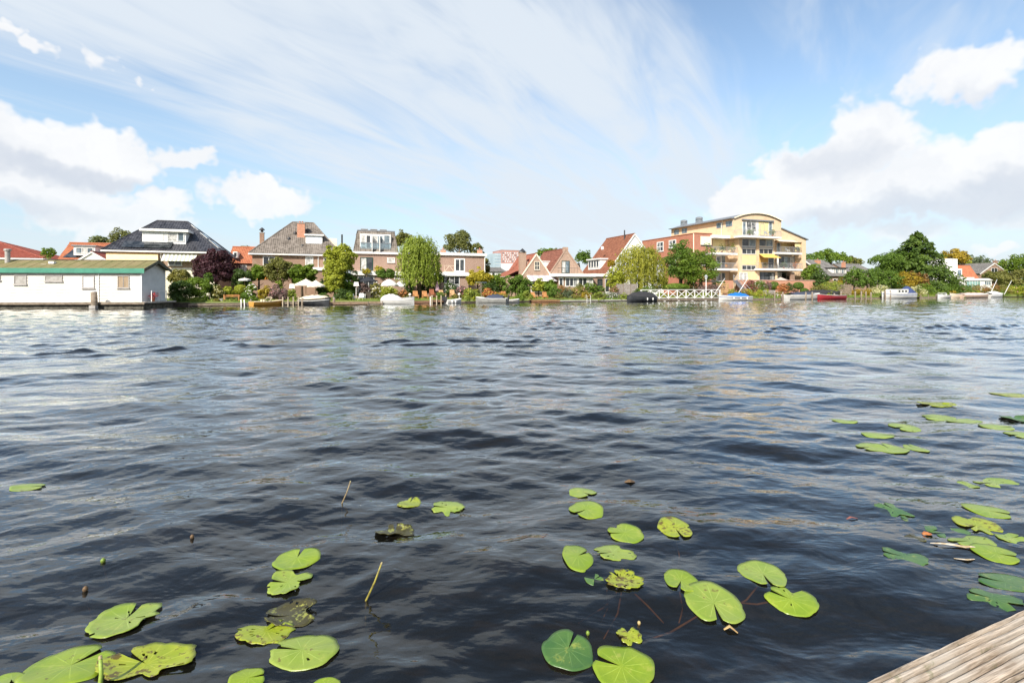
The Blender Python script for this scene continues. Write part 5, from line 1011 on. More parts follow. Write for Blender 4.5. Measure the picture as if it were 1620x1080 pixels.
def white_gable_house():
    v = 13.0; um = UP(1003.5, v); u0, u1 = UP(959, v), UP(1050, v); ze, zr = ZP(960, 433, v), ZP(1003, 370.5, v); Dp = 9.2; root = thing('house', 'white gabled house with a long steep brown tiled roof behind the second willow', 'house', (um, v, GZ), SHORE)
    gable_house(root, u0, u1, v, v + Dp, GZ, ze, zr, M('white_render', (.80, .80, .79), (.72, .72, .71), 1, .7), T_BROWN, um=um, over=.15, verge=WHITE, ovf=.12, tilekw=dict(course=.36, wave=.30))
    sl = (zr - ze) / (um - u0); za = ZP(938, 425.5, v + 3); zb = ZP(938, 410, v + 3); ub = u0 + (zb - ze) / sl; ua = u0 + (za - ze) / sl
    d = part('dormer', MB().prism([(ua - .2, za), (ub + .3, zb), (ua - .2, zb)], v + 3.0, v + 7.2), WHITE, root); part('dormer_roof', MB().box(ua - .5, ub + .4, v + 2.8, v + 7.4, zb + .002, zb + .22), WHITE, d)
    vw = [v + 3.3 + .95 * k for k in range(5)]
    for k in range(4): window(d, vw[k], vw[k + 1] - .08, za + .35, zb - .1, ua - .2, cols=1, glass=GL_D, side=1, sill=False)
    vf = v + 2.0; uf = UP(988, vf); part('flue', MB().tube([(uf, vf, ZP(988, 386, vf) - .5), (uf, vf, ZP(988, 364, vf))], .11, 7), DARKP, root); part('roof_vent', MB().lathe([(.25, -.3), (.25, .1), (.1, .25)], (UP(953, v + 4), v + 4, ZP(953, 392, v + 4)), 8), WHITE, root)
    vv = v - 3; e = part('extension', MB().box(UP(938.5, vv), UP(985, vv), vv, v - .14, GZ, ZP(955, 437.5, vv)), BR_MAUVE, root); part('extension_fascia', MB().box(UP(936, vv), UP(987, vv), vv - .25, v - .14, ZP(955, 437.5, vv) + .002, ZP(955, 433, vv)), WHITE, e); pxwin(e, 945, 953, 441, 452, vv, cols=1, frame=DGREEN); pxwin(e, 957, 964, 441, 462, vv, cols=1, name='garden_door', sill=False)
    pxwin(root, 1018, 1028, 412, 426, v, cols=2)
white_gable_house()

def far_tower():
    v = 165; root = thing('tower_block', 'distant red and white apartment block with a glass corner beyond the cottages', 'apartment block', (UP(803, v), v, GZ), SHORE)
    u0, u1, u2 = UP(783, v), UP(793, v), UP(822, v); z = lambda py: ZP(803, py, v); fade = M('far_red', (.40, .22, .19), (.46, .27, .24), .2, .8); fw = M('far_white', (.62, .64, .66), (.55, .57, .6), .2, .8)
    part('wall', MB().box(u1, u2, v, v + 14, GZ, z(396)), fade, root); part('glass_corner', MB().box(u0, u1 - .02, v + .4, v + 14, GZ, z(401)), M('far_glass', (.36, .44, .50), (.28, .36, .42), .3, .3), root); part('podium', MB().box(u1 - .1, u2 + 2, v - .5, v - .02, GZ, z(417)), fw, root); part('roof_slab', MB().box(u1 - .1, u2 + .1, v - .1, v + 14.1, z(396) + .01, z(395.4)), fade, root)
    for r in range(5):
        part('glass_band', MB().box(u0 - .05, u1, v + .3, v + .39, z(404.5 + 4.4 * r), z(404 + 4.4 * r)), fw, root)
        for k in range(7):
            x = u1 + .6 + k * (u2 - u1 - 1) / 7 + (.35 if r % 2 else 0); part('window', MB().box(x, x + .62, v - .06, v - .002, z(401.3 + 3.3 * r), z(399.3 + 3.3 * r)), fw if (k * 3 + r * 5) % 4 else M('far_dark', (.2, .2, .22), (.16, .16, .18), 1), root)
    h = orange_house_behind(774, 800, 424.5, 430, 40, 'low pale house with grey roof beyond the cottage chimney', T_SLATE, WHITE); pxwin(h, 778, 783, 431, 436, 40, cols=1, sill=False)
far_tower()
# ================================================================== apartment building
def solve_v(px, u, v0):
    lo, hi = v0, v0 + 80                                                    # how far back along a side wall the column px lies
    for _ in range(50):
        m = (lo + hi) / 2
        if (SHORE.at(px, m) - u) * (SHORE.at(px, v0) - u) > 0: lo = m
        else: hi = m
    return (lo + hi) / 2
def apartment():
    V0, V1 = 11.0, 13.2; U = lambda px, v=V0: UP(px, v); Z = lambda py, px=1200, v=V0: ZP(px, py, v); root = thing('apartment_building', 'cream and brick apartment building with arched roof and balconies', 'apartment building', (U(1200), V0, GZ), SHORE)
    TZ = Z(444); cream = BR_CREAM; yel = M('yellow_panel', (.76, .62, .32), (.70, .56, .27), 1.5, .6); WH = WHITE; DB = solve_v(1062, U(1160), V0)
    uA, uB, uC, uD, uE = U(1160), U(1168), U(1226), U(1236), U(1275)
    # main block: arched top, a long side wall running back
    n = 14; arch = []
    zL, zR, zT = Z(345.5, 1160), Z(350, 1236), Z(338, 1200)
    for k in range(n + 1):
        f = k / n; x = uA + (uD - uA) * f; arch.append((x, zL + (zR - zL) * f + (zT - (zL + zR) / 2) * (1 - (2 * f - 1) ** 2)))
    ztop3 = Z(376, 1200)
    part('wall', MB().prism([(uA, ztop3 - .3), (uD, ztop3 - .3)] + arch[::-1], V0, DB), cream, root)
    part('wall', MB().box(uB, uC, V0 + .002, DB, GZ, ztop3 - .302), cream, root)
    rr = MB()
    for (x0, z0), (x1, z1) in zip(arch, arch[1:]): rr.slab([(x0, V0 - .25, z0 + .14), (x1, V0 - .25, z1 + .14), (x1, DB, z1 + .14), (x0, DB, z0 + .14)], .13)
    roof = part('roof', rr, LEADM, root); part('roof_edge', MB().bar((uA - .35, V0 - .2, zL + .02), (uA - .35, DB, zL + .02), .75, .14), LEADM, roof); e = MB()
    for (x0, z0), (x1, z1) in zip(arch, arch[1:]): e.bar((x0, V0 - .27, z0 + .06), (x1, V0 - .27, z1 + .06), .05, .2)
    part('arch_trim', e, CREAMP, roof)
    # recessed wings left and right of the bay
    part('wall', MB().box(U(1126), uB - .002, V1, DB - 2, GZ, ztop3 + .1), cream, root); part('wall', MB().box(uC + .002, uE, V1, V1 + 9, GZ, Z(383, 1250)), cream, root)
    part('wall', MB().prism([(uD + .002, Z(383, 1255)), (uE, Z(383, 1255)), (uE, Z(378, 1275)), (uD + .002, Z(361, 1236))], V0, V1 + 9), cream, root); part('roof_edge', MB().slab([(uD - .1, V0 - .25, Z(360.4, 1236)), (uE + .45, V0 - .25, Z(378.6, 1275)), (uE + .45, V1 + 9, Z(378.6, 1275)), (uD - .1, V1 + 9, Z(360.4, 1236))], .16), LEADM, roof)
    part('corner_pier', MB().box(U(1269), uE, V0, V1 + 9, GZ, Z(383, 1255) - .002), cream, root)
    for a, b in ((1168, 1173), (1196, 1200)): part('pilaster', MB().box(U(a), U(b), V0 - .16, V0 + .001, TZ, ztop3 - .31), cream, root)
    # left flat roof slab above the top left balcony
    part('canopy', MB().box(U(1124, V1 - 1), U(1150, V1 - 1), V1 - 1.8, V1, Z(376, 1140), Z(371.5, 1140)), WH, root)
    # balconies
    def balcony(a, b, py, vf, vb, label=None, ph=11.0, glass=None):
        z = ZP((a + b) / 2, py, vf); s = part('balcony', MB().box(UP(a, vf), UP(b, vf), vf, vb, z - .30, z), WH, root, label=label); railing(s, (UP(a, vf) + .05, vf + .06), (UP(b, vf) - .05, vf + .06), z, 1.05, int((b - a) * .9), GREYP, 'railing', .018)
        railing(s, (UP(a, vf) + .05, vf + .06), (UP(a, vf) + .05, vb), z, 1.05, 6, GREYP, 'railing', .018); railing(s, (UP(b, vf) - .05, vf + .06), (UP(b, vf) - .05, vb), z, 1.05, 6, GREYP, 'railing', .018)
        return z
    zt = balcony(1174, 1236.5, 373.5, V0 - 1.9, V0); zl3 = balcony(1126, 1167, 400, V0 - .6, V1); zl2 = balcony(1127, 1167, 425, V0 - .3, V1); zr3 = balcony(1229, 1269, 399.5, V0 - .6, V1); zr2 = balcony(1200, 1270, 425.2, V0 - 1.0, V1)
    # top storey windows
    part('awning_box', MB().box(U(1173), U(1223), V0 - .3, V0 - .005, Z(350), Z(348)), LEADM, root)
    for a, b, g, c in ((1174.5, 1180, GL_B, 1), (1180.5, 1196, GL_M, 2), (1197, 1199.5, WH, 1), (1216, 1221.5, GL_B, 1)): pxwin(root, a, b, 350.5, 372.5, V0, cols=c, glass=g, sill=False)
    part('blind', MB().box(U(1200), U(1215.5), V0 - .05, V0 - .004, Z(372), Z(351)), yel, root); pxwin(root, 1203, 1209, 354, 372.5, V0 - .055, cols=1, frame=GREYP, glass=yel, sill=False, name='balcony_door')
    # bay windows
    for a, b in ((1173.5, 1195.5), (1200.5, 1222.5)):
        pxwin(root, a, b, 378, 390, V0, cols=2, glass=[GL_D, GL_B], sill=False); part('spandrel', MB().box(U(a), U(b), V0 - .05, V0 - .004, Z(393.3), Z(390.2)), GREYP, root); pxwin(root, a, b, 393.5, 402, V0, cols=3, glass=GL_D, frame=WH)
    part('blind', MB().box(U(1173.5), U(1195.5), V0 - .07, V0 - .004, Z(419), Z(403.5)), yel, root); pxwin(root, 1173.5, 1195.5, 419.5, 427, V0, cols=3, glass=GL_D); pxwin(root, 1170, 1182, 431, 444, V0 - .165, cols=2, glass=GL_C, sill=False)
    part('panel', MB().box(U(1183), U(1195.5), V0 - .05, V0 - .004, Z(443.5), Z(431.5)), M('panel_sand', (.72, .56, .30), (.66, .5, .26), 1.5), root)
    # middle recess over the lower right balcony, orange awning
    part('recess_wall', MB().box(U(1200.5), U(1225), V0 - .03, V0 - .004, Z(425), Z(403)), M('panel_ochre', (.62, .40, .13), (.56, .35, .11), 1.5), root); pxwin(root, 1215, 1224, 404.5, 424.5, V0 - .035, cols=1, glass=GL_D, name='balcony_door', sill=False)
    part('awning', MB().slab([(U(1200), V0 - .05, Z(401.3)), (U(1222), V0 - .05, Z(401.3)), (UP(1236, V0 - 2.0), V0 - 2.0, Z(408.3)), (UP(1209, V0 - 2.0), V0 - 2.0, Z(408.3))], .05), fcol('awning_amber', (.72, .46, .12)), root)
    # right wing
    part('blind', MB().box(U(1236, V1), U(1262, V1), V1 - .05, V1 - .004, ZP(1250, 400, V1), ZP(1250, 384, V1)), yel, root); pxwin(root, 1228.5, 1234, 382, 399.5, V1, cols=1, glass=GL_B, sill=False, name='balcony_door'); part('side_panel', MB().box(U(1260), U(1268.5), V0 + .3, V0 + .35, Z(398, 1264), Z(383.5, 1264)), yel, root)
    part('awning', MB().slab([(U(1228), V0 - .02, Z(380, 1245)), (U(1255), V0 - .02, Z(380, 1245)), (UP(1263, V0 - .9), V0 - .9, Z(383, 1245)), (UP(1233, V0 - .9), V0 - .9, Z(383, 1245))], .05), fcol('awning_sand', (.75, .66, .50)), root)
    pxwin(root, 1231, 1268, 406, 424.5, V1 - .6, cols=4, glass=[GL_D, GL_B, GL_C, GL_B], sill=False, name='glazed_screen'); part('post', MB().box(U(1229), U(1230.5), V0 - .2, V0, Z(425, 1230), Z(403, 1230)), WH, root)
    # ground floor glazing
    pxwin(root, 1202, 1225.5, 430.5, 446, V0 - .02, cols=3, glass=[GL_D, GL_D, GL_M], frame=DARKP, sill=False, name='patio_doors'); pxwin(root, 1228, 1268, 430.5, 446, V1 - .4, cols=5, glass=[GL_C, GL_D, GL_D, GL_B, GL_D], frame=GREYP, sill=False, name='patio_doors'); part('column', MB().box(U(1225.5), U(1228.5), V0 - .2, V0 + .8, TZ - .3, Z(429.5, 1227)), cream, root)
    # left wing doors, yellow walls
    part('blind', MB().box(U(1127.5, V1), U(1147, V1), V1 - .05, V1 - .004, ZP(1140, 399, V1), ZP(1140, 379, V1)), yel, root); pxwin(root, 1153, 1163, 378, 399, V1, cols=2, glass=GL_D, sill=False, name='balcony_door')
    for py0, py1 in ((404.5, 424.5), (431.5, 446)): pxwin(root, 1133, 1141, py0, py1, V1, cols=1, glass=GL_M, sill=False, name='balcony_door', fw=.14); pxwin(root, 1141.3, 1147, py0, py1, V1, cols=1, glass=GL_B, frame=GREYP, sill=False)
    part('downpipe', MB().tube([(U(1156, V1), V1 - .08, TZ), (U(1156, V1), V1 - .08, ztop3)], .06, 6), WH, root)
    # long side wall: windows and a bent rainwater pipe
    us = uA
    for px, y0, y1 in ((1138.5, 352, 361), (1153.5, 349.5, 358.5), (1083, 361, 369), (1070.5, 363.5, 371)):
        vv = solve_v(px, us, V0); Yv = SHORE.Y(px, vv); z0, z1 = CAMH - (y1 - HZ) / F * Yv, CAMH - (y0 - HZ) / F * Yv; window(root, vv - .8, vv + .8, z0, z1, us, cols=1, glass=GL_B, frame=GREYP, side=1, sill=False)
    vv = solve_v(1142, us, V0); part('downpipe', MB().tube([(us - .3, vv - .6, zL - .1), (us - .12, vv, zL - .9), (us - .12, vv, ztop3 + .2)], .06, 6), CREAMP, root)
    for px, vq in ((1082, V0 + 17), (1106, V0 + 8.5)): u = us + 2.2; vv = solve_v(px, u, V0); zz = zL + .9; part('roof_fan', MB().box(u - .5, u + .5, vv - .5, vv + .5, zL + .3, zz + .5).lathe([(.7, .55), (.7, .9), (.5, 1.0)], (u, vv, zz), 8), STEEL, root)
    # red brick wing
    vr = 12.2; ur0, ur1 = UP(1100, vr), UP(1126, vr); zt_ = ZP(1110, 369.5, vr); db = solve_v(1016, ur0, vr); w = part('brick_wing', MB().box(ur0, ur1 - .002, vr, db, GZ, zt_), BR_RED, root); part('parapet_cap', MB().box(ur0 - .08, ur1 + .05, vr - .08, db, zt_ + .002, zt_ + .12), T_RED_M, w)
    part('awning_panel', MB().box(UP(1108, vr), UP(1125, vr), vr - .1, vr - .004, ZP(1116, 387.5, vr), ZP(1116, 374, vr)), CREAMP, w); part('lintel', MB().box(UP(1109, vr), UP(1126, vr), vr - .06, vr - .004, ZP(1116, 389.5, vr), ZP(1116, 388, vr)), DARKP, w); pxwin(w, 1110, 1124, 402, 420, vr, cols=2)
    part('downpipe', MB().tube([(ur0 - .07, vr + .35, zt_), (ur0 - .07, vr + .35, GZ)], .09, 6), CREAMP, w)
    for px, y0, y1 in ((1044.5, 382.5, 398), (1064, 379.5, 393), (1044.5, 412, 428), (1064, 408, 426)):
        vv = solve_v(px, ur0, vr); Yv = SHORE.Y(px, vv); window(w, vv - 1.05, vv + 1.05, CAMH - (y1 - HZ) / F * Yv, CAMH - (y0 - HZ) / F * Yv, ur0, cols=2, rows=2, glass=[GL_D, GL_M], side=1, fw=.16)
    # balcony furniture and plants as seen from the water
    def pot(px, py, v, kind, r, label):
        u, z = UP(px, v), ZP(px, py, v); rg = np.random.default_rng(int(px * 3)); t = thing('potted_plant', label, 'potted plant', (u, v, z), SHORE, 'balcony plants'); part('pot', MB().lathe([(.13, 0), (.18, .3), (.19, .32)], (u, v, z), 8), T_RED_M, t, True); k = 240; P = np.array([u, v, z + .35 + r * .7]) + rg.normal(size=(k, 3)) * np.array([r, r * .8, r * .9]) * .5; leaves(t, 'foliage', P, rg.normal(size=(k, 3)) + np.array([0, -.5, .5]), rg.random(k), .13, kind, rg)
    pot(1142, 400, V0 - .1, 'dark', .7, 'leafy potted plant on the upper left balcony of the apartments'); pot(1160, 400, V0 + 1, 'green', 1.0, 'tall potted palm in the corner of the upper left balcony'); pot(1186, 373.5, V0 - 1.2, 'green', .5, 'potted plant at the left of the top balcony'); pot(1222, 373.5, V0 - 1.2, 'deep', .5, 'potted plant at the right of the top balcony'); pot(1262, 399.5, V0 + .2, 'dark', .5, 'potted plant on the upper right balcony'); pot(1240, 425, V0 - .3, 'dark', .6, 'potted plant behind the rail of the lower right balcony'); pot(1258, 425, V0 - .3, 'orange', .5, 'pot of orange flowers on the lower right balcony'); pot(1210, 425, V0 - .5, 'mix', .45, 'potted shrub under the orange awning')
    def seat(px, py, v, mat, label, rot=0.0): chair(UP(px, v), v, ZP(px, py, v), label, mat, rot, 'balcony chairs', 'shell')
    seat(1197, 373.5, V0 - 1.0, WHITE, 'white chair left on the top balcony'); seat(1213, 373.5, V0 - 1.0, GREYP, 'grey chair right on the top balcony'); seat(1133, 400, V0 + .4, DARKW, 'dark wicker chair on the upper left balcony'); seat(1150, 425, V0 + .6, TEAK, 'wooden chair on the middle left balcony'); seat(1246, 399.5, V0 + .4, WHITE, 'white chair on the upper right balcony'); seat(1250, 425.2, V0 - .2, DARKP, 'black chair on the lower right balcony', .6)
    # brick terrace in front, with its stairs
    vt = 6.0; zt2 = ZP(1215, 443.5, vt); t = thing('terrace_wall', 'orange-red brick terrace wall below the apartment building', 'wall', (UP(1220, vt), vt, GZ), SHORE)
    part('wall', MB().box(UP(1166, vt), UP(1290, vt), vt, vt + .3, GZ, zt2), BR_ORANGE, t); part('coping', MB().box(UP(1166, vt) - .05, UP(1290, vt) + .08, vt - .06, vt + .36, zt2 + .002, zt2 + .09), M('coping_pink', (.60, .40, .33), (.5, .33, .27), 3), t); part('wall', MB().box(UP(1146, vt), UP(1160, vt), vt, vt + .3, GZ, zt2 - .05), BR_ORANGE, t); part('terrace_floor', MB().box(UP(1126, vt), UP(1290, vt), vt + .302, V0 - .02, TZ - .3, TZ - .12), CONC, t); part('end_wall', MB().box(UP(1290, vt) - .3, UP(1290, vt) - .002, vt + .302, V0, GZ, zt2 - .004), BR_ORANGE, t)
    st = thing('garden_steps', 'dark steps with white rails climbing to the terrace', 'steps', (UP(1163, vt), vt, GZ), SHORE); n = 11; a, b = UP(1160.3, vt), UP(1165.8, vt)
    for k in range(n): part('step', MB().box(a, b, vt - 3.0 + k * .28, vt - 3.0 + (k + 1) * .28 + .02, GZ + (zt2 - GZ) * k / n, GZ + (zt2 - GZ) * (k + 1) / n), M('step_stone', (.18, .18, .2), (.12, .12, .13), 4), st)
    for x in (a, b): part('handrail', MB().bar((x, vt - 3, GZ + 1.0), (x, vt, zt2 + .9), .05).bar((x, vt - 3, GZ), (x, vt - 3, GZ + 1.0), .05).bar((x, vt - .05, zt2), (x, vt - .05, zt2 + .9), .05), GREYP, st)
    part('side_post', MB().box(UP(1287, vt), UP(1293, vt), vt + 4.6, vt + 4.9, GZ, ZP(1290, 432, vt + 4)), BR_BROWN, t)
    parasol(1235, 438.5, 446, 36, 8.0, fcol('parasol_taupe', (.52, .43, .37)), 'large taupe parasol on the apartment terrace', zb=TZ - .12)
apartment()

# ================================================================== houses to the right
def right_houses():
    v = 16.0; u0, u1 = UP(1306, v), UP(1343, v); root = thing('house', 'grey tiled house with white windowed dormer right of the apartments', 'house', ((u0 + u1) / 2, v, GZ), SHORE); ze, zr = ZP(1320, 437, v), ZP(1320, 412, v + 5)
    part('wall', MB().box(u0, u1, v, v + 10, GZ, ze), BR_BROWN, root); r = part('roof', MB().tiles((u0 - .3, v - .4, ze), (u1 + .3, v - .4, ze), (u1 - 1.2, v + 5, zr), (u0 - .3, v + 5, zr)), T_SLATE, root); part('roof_back', MB().slab([(u1 + .3, v + 10.3, ze), (u0 - .3, v + 10.3, ze), (u0 - .3, v + 5, zr), (u1 - 1.2, v + 5, zr)]), T_SLATE, r); part('roof_side', MB().tiles((u1 + .3, v - .4, ze), (u1 + .3, v + 10.3, ze), (u1 - 1.2, v + 5, zr), (u1 - 1.2, v + 5, zr)), T_SLATE, r)
    part('gable', MB().prismx([(v, ze), (v + 10, ze), (v + 5, zr - .08)], u0, u0 + .25), BR_BROWN, root); part('bargeboard', MB().bar((u0 - .32, v - .4, ze), (u0 - .32, v + 5, zr), .06, .25).bar((u0 - .32, v + 10.3, ze), (u0 - .32, v + 5, zr), .06, .25), WHITE, root)
    d0, d1 = UP(1316, v + .6), UP(1339, v + .6); z0, z1 = ZP(1328, 435.5, v + .6), ZP(1328, 424.5, v + .6); d = part('dormer', MB().box(d0, d1, v + .6, v + 4, z0, z1), WHITE, root); part('dormer_roof', MB().box(d0 - .2, d1 + .2, v + .3, v + 4.2, z1 + .002, z1 + .18), DARKP, d); window(d, d0 + .5, d1 - .2, z0 + .25, z1 - .15, v + .6, cols=6, glass=[GL_C, GL_B, GL_C], sill=False)
    chimney(root, UP(1293.5, v + 4), v + 4, .9, .8, ze, ZP(1293, 411.5, v + 4), BR_ORANGE, pots=1); chimney(root, UP(1334.5, v + 7), v + 7, .6, .6, ze, ZP(1334, 414.5, v + 7), BR_ORANGE, pots=1); pxwin(root, 1318, 1336, 441, 452, v, cols=4, glass=[GL_D, GL_M])
    orange_house_behind(1344, 1384, 418.5, 432, 24, 'low house with a plain brown-grey roof behind the clipped lime trees', T_SLATE, BR_BROWN)
    v = 15.0; root = thing('house', 'white modern house with a tall chimney slab right of the big conifer', 'house', (UP(1508, v), v, GZ), SHORE); Zr = lambda py, px=1510: ZP(px, py, v)
    part('wall', MB().box(UP(1488, v), UP(1522, v), v, v + 8, GZ, Zr(425)), WHITE, root); part('chimney_slab', MB().box(UP(1497, v), UP(1512.5, v), v - .3, v + 3.5, GZ, Zr(409.5)), WHITE, root); part('flat_roof', MB().box(UP(1500, v), UP(1531, v), v - 1.3, v - .32, Zr(441.5), Zr(438.5)), WHITE, root)
    part('annex', MB().box(UP(1512.6, v), UP(1529, v), v - .8, v - .01, GZ, Zr(441.6)), WHITE, root); part('chimney_band', MB().box(UP(1504.5, v), UP(1505.5, v), v - .34, v - .302, GZ + 2, Zr(410)), GREYP, root)
    pxwin(root, 1512.7, 1520.5, 427, 437, v, cols=1, glass=GL_B, frame=GREYP); pxwin(root, 1504, 1516, 444.5, 452, v - .81, cols=3, frame=DGREEN, glass=GL_D); pxwin(root, 1518.5, 1525, 446, 452, v - .81, cols=2); pxwin(root, 1498, 1501.5, 426, 437, v - .31, cols=1)
    v = 19; u0, u1 = UP(1515, v), UP(1545, v); root = thing('house', 'bright orange hipped roof house behind the white modern one', 'house', ((u0 + u1) / 2, v, GZ), SHORE); ze, zr = ZP(1530, 442, v), ZP(1530, 420.5, v + 4); part('wall', MB().box(u0, u1, v, v + 8, GZ, ze - .1), BR_PALE, root); hip_roof(root, u0, u1, v, v + 8, ze, UP(1513, v + 4), UP(1534, v + 4), v + 4, zr, T_ORANGE)
    v = 22; um, u0, u1 = UP(1573, v), UP(1551, v), UP(1597, v); root = thing('house', 'brick gable house with white verges and grey roof near the right edge', 'house', (um, v, GZ), SHORE); gable_house(root, u0, u1, v, v + 9, GZ, ZP(1573, 433, v), ZP(1573, 416.5, v), BR_BROWN, T_SLATE, um=um, over=.3)
    for px, py, w in ((1574.5, 412.5, 1.0), (1589, 412.5, .9)): chimney(root, UP(px, v + 4), v + 4, w, .7, GZ + 4, ZP(px, py, v + 4), BR_BROWN, pots=1)
    pxwin(root, 1568, 1578, 424, 431, v, cols=2)
    v = 9; root = thing('garden_room', 'small white glazed garden room near the right end', 'garden room', (UP(1560, v), v, GZ), SHORE); z1 = ZP(1560, 443.5, v); part('wall', MB().box(UP(1551, v), UP(1569, v), v, v + 3.5, GZ, z1), WHITE, root); part('roof', MB().prism([(UP(1550, v), z1 + .002), (UP(1570, v), z1 + .002), (UP(1563, v), z1 + .45)], v - .2, v + 3.7), WHITE, root); pxwin(root, 1557, 1567.5, 444.5, 451, v, cols=3, glass=GL_B, sill=False)
    v = 8.4; root = thing('glass_fence', 'long low greenish glass windbreak beside the garden room', 'fence', (UP(1540, v), v, GZ), SHORE)
    for k in range(5): a, b = 1530 + k * 4.2, 1530 + (k + 1) * 4.2 - .3; part('glass_panel', MB().box(UP(a, v), UP(b, v), v, v + .03, GZ + .3, ZP(1540, 445, v)), Mclear('windbreak', (.6, .8, .75), .25), root); part('post', MB().box(UP(b, v), UP(b + .3, v), v - .03, v + .06, GZ, ZP(1540, 444.6, v)), WHITE, root)
right_houses()
# ================================================================== trees
tree(140, 172, 372, 392, 40, 'far', 'pale far tree top left of the black roof', seed=1, group='trees behind the houses'); tree(172, 212, 363, 392, 38, 'birch', 'dark leafed tree rising behind the left end of the black roof', seed=2, group='trees behind the houses'); tree(66, 88, 390, 412, 22, 'green', 'small sapling top peeping over the houseboat roof', seed=3, group='trees behind the houses', n=500)
tree(376, 400, 388, 400, 45, 'far', 'low far tree top beside the tall capped chimney', seed=4, group='trees behind the houses', n=500)
tree(622, 652, 364, 396, 26, 'olive', 'olive green tree directly right of the mansard roof', seed=5, group='trees behind the houses'); tree(703, 748, 362, 404, 28, 'birch', 'tall birch rising behind the flat roofed row house', seed=6, group='trees behind the houses', bark=BARKP); tree(738, 767, 385, 404, 27, 'birch', 'lower birch crown at the right end of the flat roof', seed=7, group='trees behind the houses', bark=BARKP); tree(763, 776, 405, 440, 20, 'olive', 'narrow dark tree against the right corner of the row house', seed=8, group='trees behind the houses')
tree(845, 885, 393, 412, 34, 'green', 'tree top peeping over the cottage roofs', seed=9, group='trees behind the houses'); tree(866, 896, 392, 404, 60, 'far', 'far tree top behind the maroon roof', seed=10, group='trees behind the houses'); tree(908, 934, 396.5, 420, 30, 'deep', 'round green tree between the brick gable and the brown roof', seed=11, group='trees behind the houses')
tree(1272, 1304, 400, 432, 34, 'deep', 'dark tree just right of the apartment wall', seed=12, group='trees behind the houses'); tree(1286, 1338, 394, 424, 42, 'green', 'broad tree behind the grey dormer house', seed=13, group='trees behind the houses'); tree(1334, 1366, 406, 424, 44, 'olive', 'brownish tree right of the grey dormer house', seed=14, group='trees behind the houses'); tree(1272, 1296, 415, 462, 9, 'green', 'leafy green tree squeezed between the apartments and the grey house', seed=15)
tree(1286, 1306, 425, 466, 6, 'dark', 'dark shrubby tree in front of the grey dormer house', seed=16)
tree(1488, 1528, 394, 424, 30, 'gold', 'yellowing tree behind the white chimney slab', seed=17, group='trees behind the houses'); tree(1506, 1535, 405, 424, 32, 'lime', 'pale green tree right of the white chimney slab', seed=18, group='trees behind the houses'); tree(1530, 1558, 406, 432, 55, 'blue', 'grey-green far tree beyond the orange hipped roof', seed=19, group='trees behind the houses'); tree(1554, 1572, 410, 432, 57, 'blue', 'smaller grey-green far tree left of the right gable', seed=20, group='trees behind the houses')
tree(1594, 1640, 401, 440, 20, 'green', 'tall tree at the right edge of the picture', seed=21); tree(1580, 1640, 424, 466, 7, 'olive', 'bushy tree low at the right edge', seed=22); tree(1556, 1592, 428, 452, 12, 'olive', 'rounded olive tree before the right gable house', seed=23); tree(1630, 1700, 400, 462, 12, 'deep', 'dense tree just beyond the right edge', seed=24)
tree(302, 381, 393, 456, 8, 'plum', 'purple leafed plum tree beside the black roofed house', seed=25, clump=.24, dens=1.3, name='plum_tree')
tree(418, 466, 404, 456, 6.5, 'olive', 'olive coloured tree before the brown hip roof house', seed=26, clump=.25, leaf=.14); tree(454, 502, 417, 452, 6, 'green', 'fresh green fig tree left of the cream parasols', seed=27, clump=.27, leaf=.22); tree(392, 426, 418, 448, 8, 'green', 'leafy vine tree behind the orange awning', seed=28, clump=.28)
tree(509, 562, 387, 440, 4.5, 'lime', 'bright yellow-green tree at the corner of the landing stage', seed=29, clump=.24, dens=1.5, name='golden_tree'); tree(511, 548, 424, 470, 3.8, 'lime', 'lower yellow-green tree below the tall golden one', seed=30, clump=.26, dens=1.2, name='golden_tree'); tree(536, 566, 428, 474, 5.0, 'deep', 'dark green bushy tree right of the golden ones', seed=31, clump=.28)
willow(628, 698, 372, 452, 5.0, 'willow', 'big weeping willow in front of the row houses', 1); willow(974, 1048, 387, 458, 5.5, 'willow2', 'yellowish weeping willow before the white gabled house', 2)
tree(1054, 1098, 379, 456, 7.5, 'deep', 'dense dark green tree before the red brick wing', seed=32, clump=.22, dens=1.2); tree(1082, 1134, 386, 462, 5.0, 'green', 'lighter green tree nearer the white footbridge', seed=33, clump=.21, leaf=.15, dens=.9)
conifer(1394, 1502, 367, 470, 7.5, 'conifer', 'tall broad conifer towering over the right bank', 1); tree(1384, 1446, 394, 446, 9, 'deep', 'large green tree leaning against the conifer', seed=34, clump=.22); tree(1408, 1436, 392, 428, 12, 'deep', 'green shoulder tree behind the left of the tall conifer', seed=35)
for a, b, c, d, lb in ((1339, 1364, 424, 458, 'first clipped lime tree from the left in the row'), (1362, 1382, 423, 459, 'second clipped lime tree in the row'), (1379, 1398, 424, 458, 'third clipped lime tree in the row'), (1396, 1420, 425, 459, 'fourth clipped lime tree, rightmost of the row')): tree(a, b, c, d, 3.2, 'deep', lb, seed=a, clump=.26, name='lime_tree', group='clipped lime trees', bark=BARKP, leaf=.15, dens=1.3)
tree(1416, 1446, 430, 462, 4.5, 'gold', 'golden brown small tree left of the conifer foot', seed=36); tree(1440, 1462, 430, 460, 4, 'rust', 'russet small tree at the conifer foot', seed=37)
tree(796, 842, 436, 472, 3.0, 'deep', 'weeping dark green bush-tree beside the cottage lawn', seed=38, clump=.24, leaf=.15, dens=1.4); tree(768, 800, 434, 466, 6, 'green', 'green tree between the row house and the cottage', seed=39); tree(842, 862, 441, 466, 4, 'lime', 'light green tree left under the striped awning', seed=40); tree(860, 880, 441, 470, 3.5, 'green', 'leafy tree at the right end of the striped awning', seed=41)
